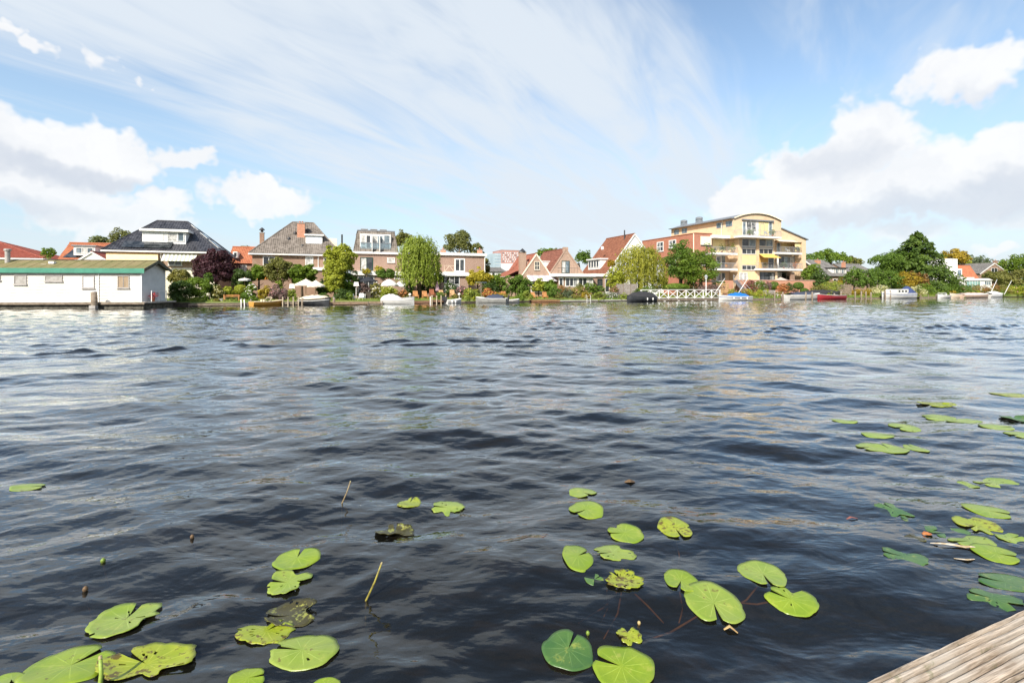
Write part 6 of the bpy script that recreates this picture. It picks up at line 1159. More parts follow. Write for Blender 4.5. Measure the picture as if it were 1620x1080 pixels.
tree(736, 776, 424, 456, 4.5, 'yellow', 'yellow flowering tree before the right row house', seed=42, clump=.25, dens=1.1, name='golden_tree'); tree(958, 984, 426, 462, 4.5, 'lime', 'yellow-green slender tree left of the second willow', seed=43); tree(961, 973, 411, 424, 6.5, 'gold', 'small orange tipped tree against the brown roof', seed=44, n=350)
# standing clipped balls and hedges
tree(596, 628, 424, 444, 6.5, 'deep', 'round clipped standard tree above the white parasols', seed=45, clump=.3, dens=1.8, name='ball_tree', leaf=.14); tree(686, 704, 434, 449, 6.0, 'dark', 'small dark round tree right of the first willow', seed=46, clump=.32, dens=1.6, name='ball_tree')
shrub(1217, 1231, 445, 459, 4.5, 'deep', 'clipped green ball shrub left on the apartment garden', tidy=True, name='topiary_ball', group='clipped ball shrubs'); shrub(1256, 1270, 446, 458, 4.5, 'deep', 'clipped green ball shrub right on the apartment garden', tidy=True, name='topiary_ball', group='clipped ball shrubs'); shrub(1267, 1278, 455.5, 465, 2.0, 'deep', 'small clipped ball shrub nearest the white dark-covered boat', tidy=True, name='topiary_ball', group='clipped ball shrubs')
shrub(370, 391, 450, 466, 3.5, 'lime', 'bright yellow clipped dome shrub beside the bench', tidy=True, name='topiary_ball', group='clipped ball shrubs'); shrub(380, 401, 461, 474, 2.6, 'deep', 'dark green rounded hedge right of the yellow dome', tidy=True, name='hedge'); shrub(1049, 1090, 448, 460, 3.0, 'green', 'long rounded hedge behind the white footbridge', tidy=True, name='hedge', ry=.9)
# shrubs from left to right
L_ = [
 (262, 304, 440, 484, .9, 'dark', 'dark conifer-like bush at the right end of the houseboat', None), (268, 302, 422, 452, 4.0, 'mix', 'pale feathery shrub behind the houseboat end', None), (292, 334, 428, 478, 2.2, 'green', 'big green shrub between houseboat and lawn', None), (318, 342, 424, 472, 3.2, 'deep', 'deep green shrub under the plum tree', None), (334, 356, 450, 473, 2.4, 'mix', 'yellowish grassy shrub at the lawn edge', 'cream'), (348, 374, 454, 470, 3.6, 'lime', 'low lime green shrub behind the bench', None), (366, 400, 424, 452, 7.0, 'dark', 'dark shadowy shrub below the plum tree', None),
 (388, 406, 446, 474, 2.6, 'green', 'rose bush with white blooms behind the yellow dome', 'white'), (408, 432, 454, 474, 2.4, 'gold', 'golden flowering shrub behind the orange boat', 'yellow'), (424, 456, 452, 476, 2.0, 'mauve', 'mauve flowering shrub right of the orange boat', 'pink'), (434, 448, 443, 458, 3.5, 'grass', 'light green shrub under the olive tree', None), (454, 470, 456, 478, 1.6, 'grass', 'tall grassy plant by the white box lamp', None), (500, 520, 440, 470, 4.2, 'dark', 'dark shrub between cream parasols and golden trees', None), (524, 556, 458, 478, 1.4, 'dark', 'low dark shrub on the bank below the golden trees', None),
 (586, 606, 444, 474, 2.4, 'mix', 'feathery olive shrub left of the white parasols', 'white'), (602, 632, 454, 474, 2.0, 'lime', 'shrub with big cream flowers beside the white boat', 'cream'), (628, 646, 458, 474, 2.4, 'rust', 'reddish shrub behind the white boat bow', 'orange'), (640, 656, 446, 466, 4.0, 'dark', 'dark shrub at the left foot of the first willow', None), (655, 690, 446, 466, 6.5, 'dark', 'dark hedge under the first willow', None), (566, 584, 442, 470, 4.8, 'mauve', 'brownish shrub below the black parasol', None), (572, 586, 424, 434, 9.5, 'yellow', 'yellow plant in a roof pot left of the green door', None), (592, 607, 420, 434, 9.5, 'yellow', 'yellow roof plant right of the green door', None),
 (700, 722, 445, 470, 3.6, 'dark', 'dark green shrub with white blooms before the patio', 'white'), (722, 742, 452, 472, 2.4, 'mauve', 'purplish shrub left of the yellow bush', 'pink'), (728, 760, 458, 479, 1.0, 'grass', 'tangle of green waterside plants under the yellow tree', 'yellow'), (756, 790, 448, 468, 3.4, 'dark', 'dark bush below the lamp post with crossbar', None), (762, 784, 456, 470, 2.0, 'orange', 'orange flowering bush behind the grey motorboat', 'yellow'), (780, 800, 462, 474, 1.6, 'gold', 'yellow-orange low bush right of the grey motorboat', 'orange'), (822, 846, 464, 476, 1.2, 'lime', 'low lime plants on the bank left of the wooden chairs', None), (866, 884, 450, 476, 1.6, 'deep', 'climbing green bush right of the wooden chairs', None),
 (880, 900, 452, 466, 4.0, 'rust', 'red-brown shrub at the left of the conservatory', None), (884, 906, 458, 474, 1.2, 'blue', 'grey-green shrub on the low concrete edge', None), (896, 930, 454, 474, 1.8, 'mix', 'speckled pink flowering bush before the conservatory', 'pink'), (906, 926, 449, 464, 3.6, 'olive', 'olive bush under the conservatory windows', None), (925, 943, 446, 464, 3.4, 'green', 'tall green bush right of the conservatory', None), (941, 958, 450, 466, 3.0, 'deep', 'round green bush before the brick extension', None), (930, 962, 462, 475, .8, 'grass', 'grassy waterside plants behind the white ladder', None), (952, 980, 462, 474, 1.0, 'blue', 'grey-green plants at the foot of the grey fence', 'white'), (964, 978, 452, 466, 2.2, 'mix', 'pinkish rose bush left of the grey fence panels', 'pink'),
 (1030, 1056, 432, 462, 7.0, 'deep', 'green bush at the foot of the red brick wing', None), (1034, 1060, 462, 474, 1.2, 'green', 'green plants seen through the left of the footbridge', None), (1060, 1100, 461, 474, 1.4, 'olive', 'olive plants seen through the middle of the footbridge', None), (1084, 1112, 440, 466, 6.6, 'dark', 'deep shadowed shrub under the lighter green tree', None), (1104, 1146, 448, 468, 3.4, 'mauve', 'red-brown shrub behind the white lamp post', None), (1126, 1150, 444, 462, 4.8, 'deep', 'green shrub left of the terrace steps', None), (1100, 1134, 462, 474, 1.2, 'grass', 'green plants at the right end of the footbridge', None),
 (1180, 1196, 443, 462, 4.2, 'red', 'dark red maple bush right of the terrace steps', None), (1188, 1212, 443, 464, 3.8, 'deep', 'green shrub with pale flowers before the terrace wall', 'white'), (1206, 1220, 444, 462, 3.6, 'mauve', 'pink and purple flowering shrub before the terrace wall', 'pink'), (1172, 1186, 458, 472, 1.6, 'gold', 'yellow flowers behind the blue covered boat', 'yellow'), (1184, 1212, 458, 474, 1.0, 'lime', 'big lime green mound of leaves by the water', None), (1230, 1246, 447, 464, 3.2, 'orange', 'orange climbing flowers on the terrace wall', 'orange'), (1238, 1254, 446, 462, 3.0, 'dark', 'dark climbing plant in the middle of the terrace wall', None), (1222, 1240, 462, 474, 1.2, 'mix', 'mixed flowers behind the mooring posts', 'white'), (1244, 1268, 460, 473, 1.4, 'rust', 'salmon coloured flowers behind the dark covered boat', 'pink'),
 (1282, 1306, 450, 472, 2.4, 'olive', 'round golden green bush right of the terrace wall', None), (1300, 1326, 443, 470, 3.0, 'grass', 'light green bush before the grey dormer house', 'yellow'), (1318, 1336, 440, 460, 5.0, 'gold', 'yellow leafed bush under the grey dormer house', None), (1348, 1378, 456, 472, 1.6, 'gold', 'yellow waterside plants under the lime trees', 'yellow'), (1376, 1400, 453, 470, 1.8, 'cream', 'cream flowering bush left of the cabin cruiser', None), (1398, 1424, 448, 466, 4.4, 'dark', 'dark bush behind the cabin cruiser', None), (1438, 1460, 452, 471, 1.6, 'cream', 'pale flowering hydrangea right of the cabin cruiser', 'white'), (1456, 1476, 448, 474, 1.4, 'green', 'green reeds right of the pale hydrangea', None), (1470, 1506, 444, 470, 2.6, 'deep', 'low evergreen skirt under the conifer', None),
 (1502, 1520, 452, 466, 3.0, 'green', 'green bush before the white modern house', None), (1512, 1522, 453, 462, 2.6, 'yellow', 'small bright yellow bush before the white house', None), (1518, 1546, 451, 466, 2.6, 'mix', 'red and green hedge right of the yellow bush', 'redflower'), (1540, 1572, 450, 467, 2.2, 'rust', 'reddish hedge below the garden room', None), (1568, 1596, 452, 468, 2.4, 'mix', 'yellow-green hedge right of the garden room', 'yellow'), (1586, 1626, 452, 470, 1.4, 'lime', 'bright green waterside bush at the right edge', 'pink'), (1600, 1640, 448, 466, 4.0, 'deep', 'dark hedge at the right edge', None)]
for a, b, c, d, v, k, lb, fl in L_: shrub(a, b, c, d, v, k, lb, fl)
# a run of low plants that hang over the bank edging
W_ = [(300, 322, 470, 481, 'grass'), (336, 350, 471, 480, 'mix'), (392, 408, 468, 480, 'green'), (440, 452, 466, 479, 'mauve'), (502, 522, 464, 479, 'deep'), (548, 562, 462, 478, 'green'), (598, 612, 466, 478, 'grass'), (640, 652, 465, 477, 'olive'), (690, 706, 462, 475, 'deep'), (716, 732, 466, 477, 'mix'), (742, 762, 466, 479, 'lime'), (788, 806, 466, 477, 'mix'), (812, 830, 464, 477, 'green'), (826, 842, 459, 476, 'grass'), (878, 892, 464, 475, 'olive'), (902, 916, 464, 475, 'mix'), (918, 936, 463, 475, 'gold'), (940, 956, 464, 475, 'olive'), (974, 996, 464, 475, 'grass'), (1002, 1018, 455, 470, 'deep'), (1014, 1034, 452, 470, 'green'), (1040, 1056, 464, 475, 'lime'), (1078, 1094, 464, 475, 'grass'), (1120, 1136, 462, 474, 'olive'), (1150, 1166, 456, 472, 'grass'), (1160, 1178, 460, 473, 'deep'), (1208, 1222, 464, 473, 'grass'), (1240, 1254, 464, 473, 'green'), (1300, 1318, 462, 472, 'lime'), (1326, 1340, 464, 472, 'olive'), (1384, 1398, 463, 471, 'green'), (1422, 1440, 458, 471, 'deep'), (1444, 1458, 462, 471, 'mix'), (1480, 1498, 458, 470, 'green'), (1498, 1514, 459, 469, 'gold'), (1530, 1550, 460, 469, 'lime'), (1556, 1574, 459, 469, 'olive'), (1576, 1592, 459, 469, 'green'), (1604, 1640, 458, 470, 'grass')]
WL = ['grassy tuft by the pale landing stage, left of the lawn', 'mixed low plants left of the storage box', 'green leafy tuft left of the orange boat', 'mauve low plants right of the orange boat', 'deep green tuft between covered dark boat and stout post', 'green tuft on the wide landing stage left of the white chairs', 'grassy tuft behind the stern of the white rowing sloop', 'olive tuft behind the left globe lamp', 'deep green plants behind the pale landing stage posts', 'mixed plants at the foot of the cream globe lamp', 'lime green plants overhanging beside the grey motorboat', 'mixed tuft behind the pale grey dinghy', 'green tuft right of the pale grey dinghy', 'tall grassy clump left of the two wooden chairs', 'olive tuft right of the brown landing stage', 'mixed tuft below the left conservatory windows', 'golden tuft left of the swim ladder', 'olive tuft right of the swim ladder', 'grassy tuft in front of the grey fence panels', 'deep green bush under the left of the second willow', 'green bush under the right of the second willow', 'lime tuft seen through the first footbridge panels', 'grassy tuft seen through the middle footbridge panels', 'olive tuft seen through the last footbridge panels', 'grassy clump at the foot of the terrace steps', 'deep green clump right of the terrace steps', 'grassy tuft before the grey picket fence', 'green tuft right of the grey mooring posts', 'lime tuft behind the bow of the red boat', 'olive tuft before the stepped timber slats', 'green tuft under the rightmost lime tree', 'deep green clump behind the dark blue canopy', 'mixed tuft right of the cabin cruiser', 'green clump behind the small white speedboat', 'golden tuft before the white modern house', 'lime tuft behind the long pinkish barge', 'olive tuft left of the small sailing dinghy', 'green tuft behind the small sailing dinghy', 'broad grassy clump at the right edge']
for (a, b, c, d, k), lb in zip(W_, WL): shrub(a, b, c, d, .55, k, lb, name='bank_plant', group='low plants along the bank edge', leaf=.11, cat='plant')
# ================================================================== parasols, furniture, lamps
CRM = fcol('parasol_cream', (.78, .70, .58)); WHT = fcol('parasol_white', (.68, .67, .63)); BLK = fcol('parasol_black', (.035, .038, .045))
parasol(484, 441, 449.5, 34, 3.4, CRM, 'left of two cream parasols behind the covered dark boat'); parasol(499.5, 443, 451.5, 28, 2.6, CRM, 'right of two cream parasols behind the covered dark boat'); parasol(580, 437.5, 444, 35, 5.6, BLK, 'wide black parasol on the terrace of the mansard house'); parasol(615.5, 441.5, 450, 28, 4.4, WHT, 'domed white parasol under the clipped ball tree', dome=1); parasol(636, 443.5, 451.5, 20, 5.0, WHT, 'smaller white parasol left of the first willow', dome=1, tiltu=-.1); parasol(387, 439.5, 441.8, 18, 5.5, WHT, 'flat white parasol left of the orange awning')
def folded_parasol(px, pyt, pyb, v, label):
    u, z0, z1 = UP(px, v), ZP(px, pyb, v), ZP(px, pyt, v); r = thing('folded_parasol', label, 'parasol', (u, v, GZ), SHORE, 'garden parasols'); part('pole', MB().tube([(u, v, GZ), (u, v, z1)], .03, 7), TEAK, r); part('canopy', MB().lathe([(.26, 0), (.30, .1), (.20, (z1 - z0) * .5), (.10, (z1 - z0) * .85), (.03, z1 - z0)], (u, v, z0), 8), fcol('parasol_mauve', (.40, .26, .30)), r)
folded_parasol(692, 443.5, 460, 4.0, 'folded mauve parasol at the right foot of the first willow')
def lamp_box(px, pyt, pyb, v, label):
    u, z0, z1 = UP(px, v), ZP(px, pyb, v), ZP(px, pyt, v); Y = SHORE.Y(px, v); w = 4.2 / F * Y; r = thing('garden_lamp', label, 'lamp', (u, v, GZ), SHORE, 'white box lamps'); part('pole', MB().tube([(u, v, GZ), (u, v, z0)], .04, 6), WHITE, r); part('lamp_shade', MB().loft([[(u - w, v - w * .6, z0), (u + w, v - w * .6, z0), (u + w, v + w * .6, z0), (u - w, v + w * .6, z0)], [(u - w * .75, v - w * .45, z1), (u + w * .75, v - w * .45, z1), (u + w * .75, v + w * .45, z1), (u - w * .75, v + w * .45, z1)]]), WHITE, r)
lamp_box(462, 449, 456, 1.8, 'white box lamp left of the cream parasols'); lamp_box(563.5, 446, 452.5, 4.2, 'white box lamp below the black parasol')
def globe_lamp(px, py, v, label):
    u, z = UP(px, v), ZP(px, py, v); r = thing('globe_lamp', label, 'lamp', (u, v, GZ), SHORE, 'white globe lamps'); part('pole', MB().tube([(u, v, .1), (u, v, z - .12)], .035, 6), WHITE, r); part('globe', MB().lathe([(.04, -.17), (.13, -.12), (.17, 0), (.13, .12), (.03, .17)], (u, v, z), 12), M('opal_glass', (.80, .76, .62), (.74, .70, .56), 2, .3), r, True)
globe_lamp(648.5, 466, -.1, 'white globe lamp beside the bow of the white boat'); globe_lamp(726.5, 465.5, .2, 'cream globe lamp left of the yellow bush')
def tbar(px, pyt, v, label):
    u, z = UP(px, v), ZP(px, pyt, v); r = thing('garden_post', label, 'post', (u, v, GZ), SHORE); part('shaft', MB().tube([(u, v, GZ), (u, v, z)], .06, 7), TIMBER, r); part('crossbar', MB().bar((u - .75, v, z + .03), (u + .75, v, z + .03), .06), M('crossbar_blue', (.16, .22, .26), (.12, .16, .2), 3), r)
tbar(761, 447, 1.8, 'timber post with a bluish crossbar before the dark bush'); post(748, 461, 1.0, 'short pale timber post among the waterside plants', r=.08, zb=GZ - .3, name='garden_post', group='garden posts')
def street_lamp(px, pyt, v, label):
    u, z = UP(px, v), ZP(px, pyt, v); r = thing('street_lamp', label, 'street lamp', (u, v, GZ), SHORE); h = z - GZ
    part('pole', MB().lathe([(.12, 0), (.10, .5), (.055, .6), (.045, h - .75)], (u, v, GZ), 9), WHITE, r, True); part('lantern', MB().lathe([(.10, h - .75), (.22, h - .35), (.24, h - .32)], (u, v, GZ), 6), M('lantern_glass', (.60, .62, .60), (.5, .52, .5), 2, .15), r); part('lantern_roof', MB().lathe([(.30, h - .32), (.12, h - .08), (.03, h)], (u, v, GZ), 6), GREYP, r)
street_lamp(1117, 434.5, .6, 'white street lamp with lantern on the white footbridge')
Yc = lambda px, v: SHORE.Y(px, v)
def dchair(px, pyb, v, label, mat, rot=0.0, style='recliner', s=1.0): return chair(UP(px, v), v, ZP(px, pyb, v), label, mat, rot, 'wooden deck chairs' if style == 'recliner' else 'white plastic chairs', style, s=s)
dchair(657.5, 473, 1.5, 'leftmost teak deck chair under the first willow', TEAK); dchair(672, 473, 1.5, 'second teak deck chair from the left under the willow', TEAK); dchair(683.5, 470, 2.6, 'dark red-brown wooden chair behind the landing stage posts', M('wood_redbrown', (.30, .10, .04), (.2, .06, .03), 4)); dchair(699.5, 471.5, 1.6, 'pale wooden deck chair beside the folded parasol', TEAKP, .3); dchair(716, 471, 1.5, 'pale deck chair just above the small white dinghy', TEAKP)
dchair(796, 473, 1.3, 'terracotta coloured chair beside the grey dinghy', TEAK, -.3); dchair(845, 474, .9, 'left wooden chair on the brown landing stage', TEAK, .2); dchair(862, 473.5, .9, 'right wooden chair on the brown landing stage', TEAK, -.2)
dchair(557, 477, 1.0, 'leftmost white plastic stool-chair on the landing stage', WHITE, .2, 'shell', 1.05); dchair(571, 476.5, 1.1, 'right white plastic chair on the landing stage', WHITE, -.3, 'shell', 1.05)
def planter(px0, px1, pyt, pyb, v, label, mat):
    u0, u1, z0, z1 = UP(px0, v), UP(px1, v), ZP(px0, pyb, v), ZP(px0, pyt, v); r = thing('planter_box', label, 'planter', ((u0 + u1) / 2, v, z0), SHORE); part('box', MB().box(u0, u1, v, v + .5, z0, z1), mat, r); part('rim', MB().box(u0 - .03, u1 + .03, v - .03, v + .53, z1 + .002, z1 + .06), mat, r)
planter(574.5, 578, 466, 476, 1.4, 'white planter box right of the white chairs', WHITE); planter(579, 586, 462, 476, 1.6, 'dark crate table between white chairs and feathery shrub', DARKW); planter(344.5, 352, 473.5, 479, .5, 'small pale storage box left of the bench', CONC)
def bench():
    v = .9; u0, u1, z0 = UP(354, v), UP(379, v), GZ - .02; z1 = ZP(366, 466.5, v); r = thing('garden_bench', 'orange-brown wooden bench on the lawn by the water', 'bench', ((u0 + u1) / 2, v, z0), SHORE); h = z1 - z0
    for k in range(4): part('seat_slat', MB().box(u0, u1, v - .25 + k * .13, v - .14 + k * .13, z0 + .42, z0 + .46), TEAK, r)
    for k in range(3): part('back_slat', MB().box(u0, u1, v + .26 + .02 * k, v + .29 + .02 * k, z0 + .52 + k * (h - .5) / 3, z0 + .52 + (k + .85) * (h - .5) / 3), TEAK, r)
    for x in (u0 + .05, u1 - .05):
        part('leg', MB().box(x - .04, x + .04, v - .25, v - .17, z0, z0 + .62), TEAK, r); part('leg', MB().bar((x, v + .24, z0), (x, v + .34, z1), .08), TEAK, r); part('armrest', MB().box(x - .05, x + .05, v - .28, v + .27, z0 + .622, z0 + .66), TEAK, r)
bench()
def stair_fence(px0, px1, pyt, pyb, v, label, n=7, mat=TIMBER):
    u0, u1 = UP(px0, v), UP(px1, v); z0, z1 = ZP(px0, pyb, v), ZP(px0, pyt, v); r = thing('slatted_fence', label, 'fence', ((u0 + u1) / 2, v, z0), SHORE, 'slatted timber fences')
    for k in range(n): a = z0 + (z1 - z0) * k / n; part('slat', MB().box(u0, u1, v, v + .04, a + .06, a + (z1 - z0) / n - .02), mat, r)
    for x in (u0, (u0 + u1) / 2, u1): part('post', MB().box(x - .05, x + .05, v + .042, v + .12, z0 - .2, z1 + .1), mat, r)
stair_fence(1134, 1153, 448, 464, 3.6, 'slatted timber rack behind the slanting white pole', 6, TEAKP); stair_fence(1325, 1347, 450, 471, 2.0, 'stepped grey timber slats under the grey dormer house', 6)
def panel_fence():
    v = 2.2; r = thing('panel_fence', 'weathered grey fence panels below the second willow', 'fence', (UP(990, v), v, GZ), SHORE); z1 = ZP(990, 449, v)
    for k in range(3):
        a, b = UP(976 + 11 * k, v), UP(976 + 11 * (k + 1), v) - .06; n = 9
        for j in range(n): z = GZ + (z1 - GZ) * j / n; part('board', MB().box(a, b, v + .01 * (j % 2), v + .03 + .01 * (j % 2), z, z + (z1 - GZ) / n - .015), M('fence_grey', (.30, .26, .23), (.2, .17, .15), 4), r)
        part('post', MB().box(a - .07, a - .005, v - .03, v + .07, GZ, z1 + .06), TIMBER, r)
panel_fence()
def picket(px0, px1, pyt, v, label, mat=WHITE):
    u0, u1 = UP(px0, v), UP(px1, v); z1 = ZP((px0 + px1) / 2, pyt, v); r = thing('picket_fence', label, 'fence', ((u0 + u1) / 2, v, GZ), SHORE, 'low picket fences'); n = int((u1 - u0) / .16)
    part('rails', MB().box(u0, u1, v + .02, v + .05, GZ + .15, GZ + .2).box(u0, u1, v + .02, v + .05, z1 - .2, z1 - .15), mat, r)
    for k in range(n + 1): x = u0 + (u1 - u0) * k / n; part('picket', MB().box(x - .035, x + .035, v - .01, v + .018, GZ, z1 + .03 * (k % 2)), mat, r)
picket(1208, 1226, 459, 2.0, 'grey picket fence right of the lime mound', M('picket_grey', (.42, .39, .35), (.33, .30, .27), 4)); picket(954, 976, 463, .6, 'low wire-grey picket fence left of the fence panels', M('picket_grey2', (.36, .36, .34), (.28, .28, .27), 4))
# ================================================================== landing stages, posts, footbridge
jetty_deck(298, 402, 479.5, -1.0, .3, 'long pale landing stage before the lawn and bench'); jetty_deck(446, 474, 477.5, -1.4, .2, 'short pale landing stage with posts left of the covered dark boat', TIMBER, 4, .55, pmat=M('post_pale', (.50, .42, .31), (.38, .3, .2), 4)); jetty_deck(522, 606, 477.5, -1.2, .6, 'wide landing stage carrying the white plastic chairs', M('deck_brown', (.34, .24, .16), (.24, .16, .1), 4)); jetty_deck(581, 606, 479.5, -1.9, -1.25, 'low floating step in front of the wide landing stage', TIMBER, 2, .2)
jetty_deck(651, 682, 476, -1.0, .6, 'left landing stage under the teak deck chairs', M('deck_red', (.26, .14, .09), (.18, .1, .06), 4), 2, .5, pmat=WHITE); jetty_deck(682, 706, 474.5, -1.3, .6, 'right landing stage with pale posts near the willow', MATS['deck_red'], 4, .55, pmat=MATS['post_pale']); jetty_deck(841, 886, 474.2, -.9, .5, 'brown landing stage with two wooden chairs', M('deck_brown2', (.30, .16, .08), (.2, .1, .05), 4)); jetty_deck(1180, 1236, 472, -.7, .3, 'low timber landing stage right of the blue covered boat', TIMBER, 3, .4); jetty_deck(1455, 1480, 469.5, -.6, .4, 'small landing stage right of the cabin cruiser', TIMBER, 3, .5)
jetty_deck(1330, 1396, 471, -.5, .4, 'low landing stage under the clipped lime trees', TIMBER)
for px, py, v, lb, r in ((382, 473, -1.15, 'left white post of the pair right of the bench', .06), (387, 473.5, -1.15, 'right white post of the pair right of the bench', .06), (397, 474, -.8, 'grey post left of the orange boat', .06)): post(px, py, v, lb, WHITE if r == .06 and px < 390 else TIMBER, r)
for px, py, v, lb in ((478, 472, -1.3, 'dark post at the left of the covered dark boat'), (528, 471, -1.0, 'stout dark post right of the covered dark boat'), (1225.5, 462, -1.6, 'left grey mooring post below the terrace'), (1238.5, 463, -1.6, 'right grey mooring post below the terrace'), (1274.5, 462.5, -2.0, 'mooring post before the middle of the dark covered white boat'), (1285, 462.5, -2.0, 'mooring post before the bow of the dark covered white boat'), (1320, 464.5, -1.9, 'mooring post in front of the red boat'), (1330.5, 462, -1.2, 'tall mooring post at the right end of the red boat'), (1353, 461.5, -.8, 'slim mooring post under the first lime tree'), (1362.5, 461, -1.0, 'slim mooring post under the second lime tree'), (1370, 462, -.7, 'slim mooring post under the third lime tree'), (1378, 463, -.7, 'short mooring post left of the cream bush'), (1400.5, 459.5, -1.6, 'left mooring post before the cabin cruiser'), (1408.5, 459.5, -1.6, 'right mooring post before the cabin cruiser')): post(px, py, v, lb, r=.12 if px > 1200 else .14)
def ladder(px, pyt, v, label):
    u, z = UP(px, v), ZP(px, pyt, v); r = thing('swim_ladder', label, 'ladder', (u, v, 0), SHORE)
    for s in (-.28, .28): part('stile', MB().tube([(u + s, v, -.6), (u + s, v, z - .1), (u + s, v + .18, z), (u + s, v + .5, z - .1), (u + s, v + .5, GZ - .1)], .028, 6, False), STEEL if False else WHITE, r)
    for k in range(4): part('rung', MB().bar((u - .28, v, -.4 + .25 * k), (u + .28, v, -.4 + .25 * k), .04), WHITE, r)
ladder(931.5, 466.5, -.25, 'white swim ladder on the low concrete edge')
def footbridge():
    v = -1.0; u0, u1 = UP(1014, v), UP(1139, v); zd, zr = ZP(1085, 472.3, v), ZP(1085, 459, v); r = thing('footbridge', 'long white footbridge with crossed railing panels along the bank', 'footbridge', ((u0 + u1) / 2, v, 0), SHORE)
    part('deck_beam', MB().box(u0 + 1.2, u1, v - .05, v + .08, zd - .26, zd - .05), TIMBER, r); n = 24
    for k in range(n): a, b = u0 + (u1 - u0) * k / n, u0 + (u1 - u0) * (k + 1) / n - .015; part('plank', MB().box(a, b, v - .1, v + 1.3, zd - .045, zd), TIMBER, r)
    m = 9; H = zr - zd
    for k in range(m + 1): x = u0 + (u1 - u0) * k / m; part('rail_post', MB().box(x - .05, x + .05, v - .03, v + .07, zd, zr + .02), WHITE, r)
    part('top_rail', MB().box(u0 - .05, u1 + .05, v - .05, v + .09, zr + .022, zr + .10), WHITE, r); part('bottom_rail', MB().box(u0, u1, v - .02, v + .06, zd + .08, zd + .15), WHITE, r)
    for k in range(m):
        a, b = u0 + (u1 - u0) * k / m + .05, u0 + (u1 - u0) * (k + 1) / m - .05; c, d = zd + .16, zr - .02; part('cross_brace', MB().bar((a, v, c), (b, v, d), .05, .075).bar((a, v + .055, d), (b, v + .055, c), .05, .075), WHITE, r)
    for k in range(6): x = u0 + 1.5 + (u1 - u0 - 1.8) * k / 5; part('pile', MB().tube([(x, v + .12, -1.3), (x, v + .12, zd - .27)], .10, 8), DARKW, r); part('pile_cap', MB().box(x - .14, x + .14, v - .12, v + .2, -.02, .12), CONC, r)
footbridge()
# ================================================================== boats
ORA = M('hull_orange', (.55, .28, .05), (.46, .23, .04), 1, .35, .5); GRY = M('hull_grey', (.30, .30, .28), (.22, .22, .21), 1.5, .5); BLKH = M('hull_black', (.022, .024, .028), (.04, .042, .045), 1.5, .3, .5); WHH = M('hull_white', (.62, .61, .58), (.52, .51, .48), 1.2, .3, .5, coat=.3); REDH = M('hull_red', (.28, .022, .028), (.22, .016, .02), 1.2, .3, .5)
CVC = fcol('cover_cream', (.66, .55, .42)); CVB = fcol('cover_black', (.035, .035, .038)); CVN = fcol('cover_navy', (.05, .06, .09)); CVBL = fcol('cover_blue', (.012, .14, .48)); CVW = fcol('cover_white', (.76, .74, .72))
boat(402, 444, -1.4, 'small orange motorboat with white windscreen frame', ORA, .42, 1.6, R(28), trim=M('trim_cream', (.72, .62, .42), (.6, .5, .33), 2), open_in=WHH, shield=True, group='moored boats', L=3.2, stern=.95); boat(477, 523, -1.6, 'dark hulled sloop under a cream tarpaulin', BLKH, .62, 1.9, R(-52), trim=TIMBER, cover=CVC, cover_h=.42, L=4.4, stripe=WHITE, flip=False)
boat(610, 651, -1.9, 'white rowing sloop with tall bow and folded white cover', WHH, .62, 1.8, R(-28), cover=CVW, cover_h=.5, cover_rng=(.02, .55), L=3.7, open_in=TEAKP, stripe=WHITE, bow=.7); boat(704, 731, -1.4, 'tiny white dinghy with two black fenders on its stern', WHH, .42, 1.3, R(18), open_in=WHH, L=2.1, motor=True, fenders=2)
boat(757, 797, -1.5, 'grey motorboat with dark blue cockpit cover and outboard', GRY, .55, 1.8, R(-30), cover=CVN, cover_h=.5, cover_rng=(.1, .7), L=3.9, motor=True, flip=True); boat(796, 820, -1.1, 'low pale grey dinghy right of the grey motorboat', M('hull_pale', (.52, .50, .46), (.42, .4, .36), 1.5), .34, 1.2, R(8), open_in=TIMBER, L=2.4)
boat(992, 1034, -1.8, 'boat wrapped in a black tarpaulin left of the footbridge', BLKH, .62, 1.9, R(6), cover=CVB, cover_h=.75, cover_rng=(.03, .93), L=4.6, flip=True, trim=DARKP, fenders=2); boat(1136, 1186, -2.2, 'sailing boat with bright blue cover right of the footbridge', WHH, .58, 1.9, R(-8), cover=CVBL, cover_h=.55, cover_rng=(.12, .72), flip=True, fenders=3, L=5.0, stripe=M('stripe_navy', (.02, .05, .2), (.02, .04, .15), 2))
boat(1242, 1298, -1.0, 'long white boat with dark cover below the terrace', WHH, .72, 2.0, R(2), cover=CVN, cover_h=.45, cover_rng=(.12, .80), stripe=M('stripe_tan', (.5, .42, .32), (.4, .33, .25), 2)); boat(1292, 1334, -1.5, 'red hulled boat with pale rim moored by posts', REDH, .62, 1.7, R(2), trim=WHH, open_in=TEAKP, flip=True)
boat(1395, 1442, -1.0, 'white cabin cruiser with dark blue canopy', WHH, .85, 2.2, R(0), cabin=(WHH, .28, .74, .75), flip=True, cover=fcol('canopy_blue', (.05, .07, .16)), cover_h=1.25, cover_rng=(.02, .34), stripe=M('stripe_blue', (.05, .12, .35), (.04, .1, .28), 2))
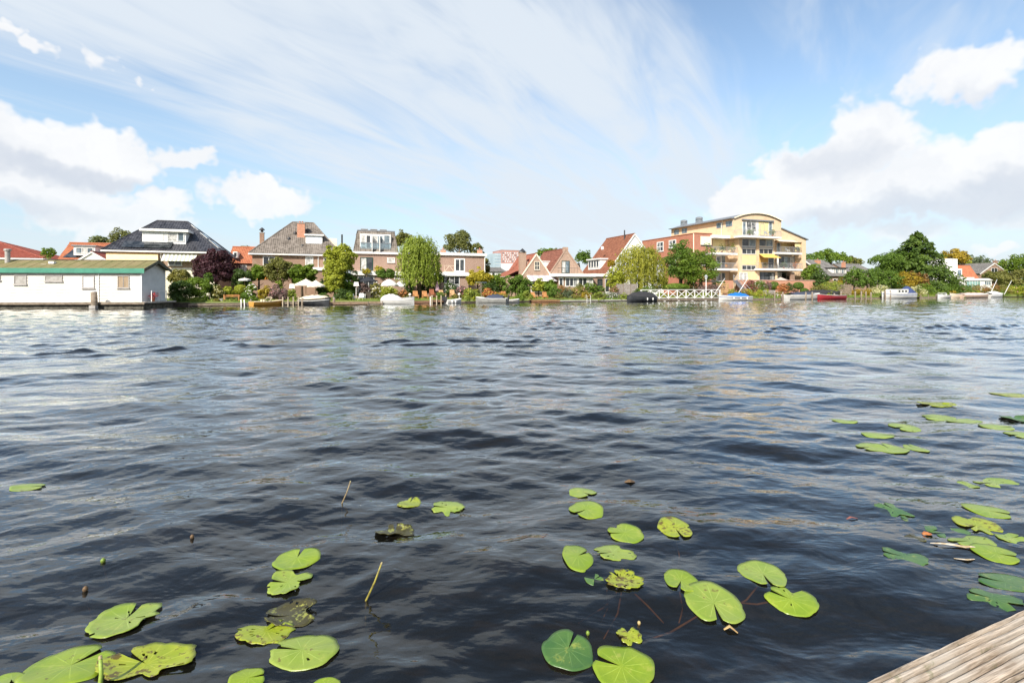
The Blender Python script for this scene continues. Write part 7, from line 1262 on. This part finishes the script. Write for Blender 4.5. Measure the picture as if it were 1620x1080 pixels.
boat(1478, 1504, -.8, 'small white speedboat below the conifer', WHH, .5, 1.5, R(4), open_in=WHH, shield=True, L=3.2, flip=True); boat(1502, 1526, -.7, 'slim pale rowing boat with upturned bow at the right', M('hull_beige', (.60, .48, .36), (.5, .4, .3), 2), .6, 1.4, R(2), open_in=TEAKP, flip=True, bow=.8); boat(1516, 1563, -1.0, 'long pinkish covered barge at the right', M('hull_salmon', (.55, .40, .30), (.45, .33, .25), 2), .55, 2.2, R(1), cover=fcol('cover_pink', (.62, .47, .42)), cover_h=.35, cover_rng=(.04, .9)); boat(1560, 1586, -.6, 'small white sailing dinghy between two slanting poles', WHH, .6, 1.7, R(3), cover=CVW, cover_h=.55, cover_rng=(.1, .8))
boat(1268, 1330, 1.0, 'dark upturned boat on the bank behind the moored ones', BLKH, .95, 1.6, R(1), cover=CVB, cover_h=.5, trim=DARKP, cover_rng=(.05, .9), name='stored_boat')
def spar(x0, y0, x1, y1, v, label):
    a, b = Vector((UP(x0, v), v, ZP(x0, y0, v))), Vector((UP(x1, v), v, ZP(x1, y1, v))); r = thing('slanting_pole', label, 'pole', tuple(a), SHORE, 'slanting white poles'); part('shaft', MB().tube([a, b], [.055, .035], 7), WHITE, r, True); part('end_fitting', MB().tube([b, b + (b - a).normalized() * .14], [.06, .05], 7), GREYP, r)
spar(1131, 464, 1146, 441.5, -1.4, 'left slanting white pole above the blue covered boat'); spar(1166.5, 466, 1183.5, 439.5, -2.0, 'right slanting white pole rising from the blue covered boat'); spar(1568, 462, 1577, 443, -.4, 'left slanting pole over the small sailing dinghy'); spar(1588.5, 466, 1600, 444.5, -.4, 'right slanting pole over the small sailing dinghy')
def flag_post(px, pyt, v, label): u, z = UP(px, v), ZP(px, pyt, v); r = thing('timber_pole', label, 'pole', (u, v, GZ), SHORE); part('shaft', MB().tube([(u, v, GZ - .2), (u, v, z)], .05, 7), TIMBER, r); part('tip', MB().lathe([(.07, 0), (.07, .06), (.02, .12)], (u, v, z), 7), CONC, r)
flag_post(1161.5, 441, 2.4, 'upright timber pole at the foot of the terrace steps')
# bits of lawn: a short uneven sward on the open bank
def sward():
    rg = np.random.default_rng(77); n = 15000; u = rg.uniform(UP(296, 1), UP(1640, 1), n); v = .3 + rg.random(n) ** 1.5 * 7; P = np.stack([u, v, np.full(n, GZ) + .02 * rg.random(n)], 1); N = rg.normal(size=(n, 3)) + np.array([0, -1.2, .6])
    ob = bpy.data.objects.new('lawn_grass', leafmesh('lawn_grass', P + np.array([0, 0, .04]), N, .10, rg.random(n), rg, 1.8, np.array([0, 0, 1.0])[None] + .5 * rg.normal(size=(n, 3)))); COL.objects.link(ob); ob.location = (0, SY0, 0); ob.rotation_euler = (0, 0, SA); ob.data.materials.append(leafm('grass')); tagit(ob, 'short green lawn grass on the far bank', 'grass', kind='stuff')
sward()
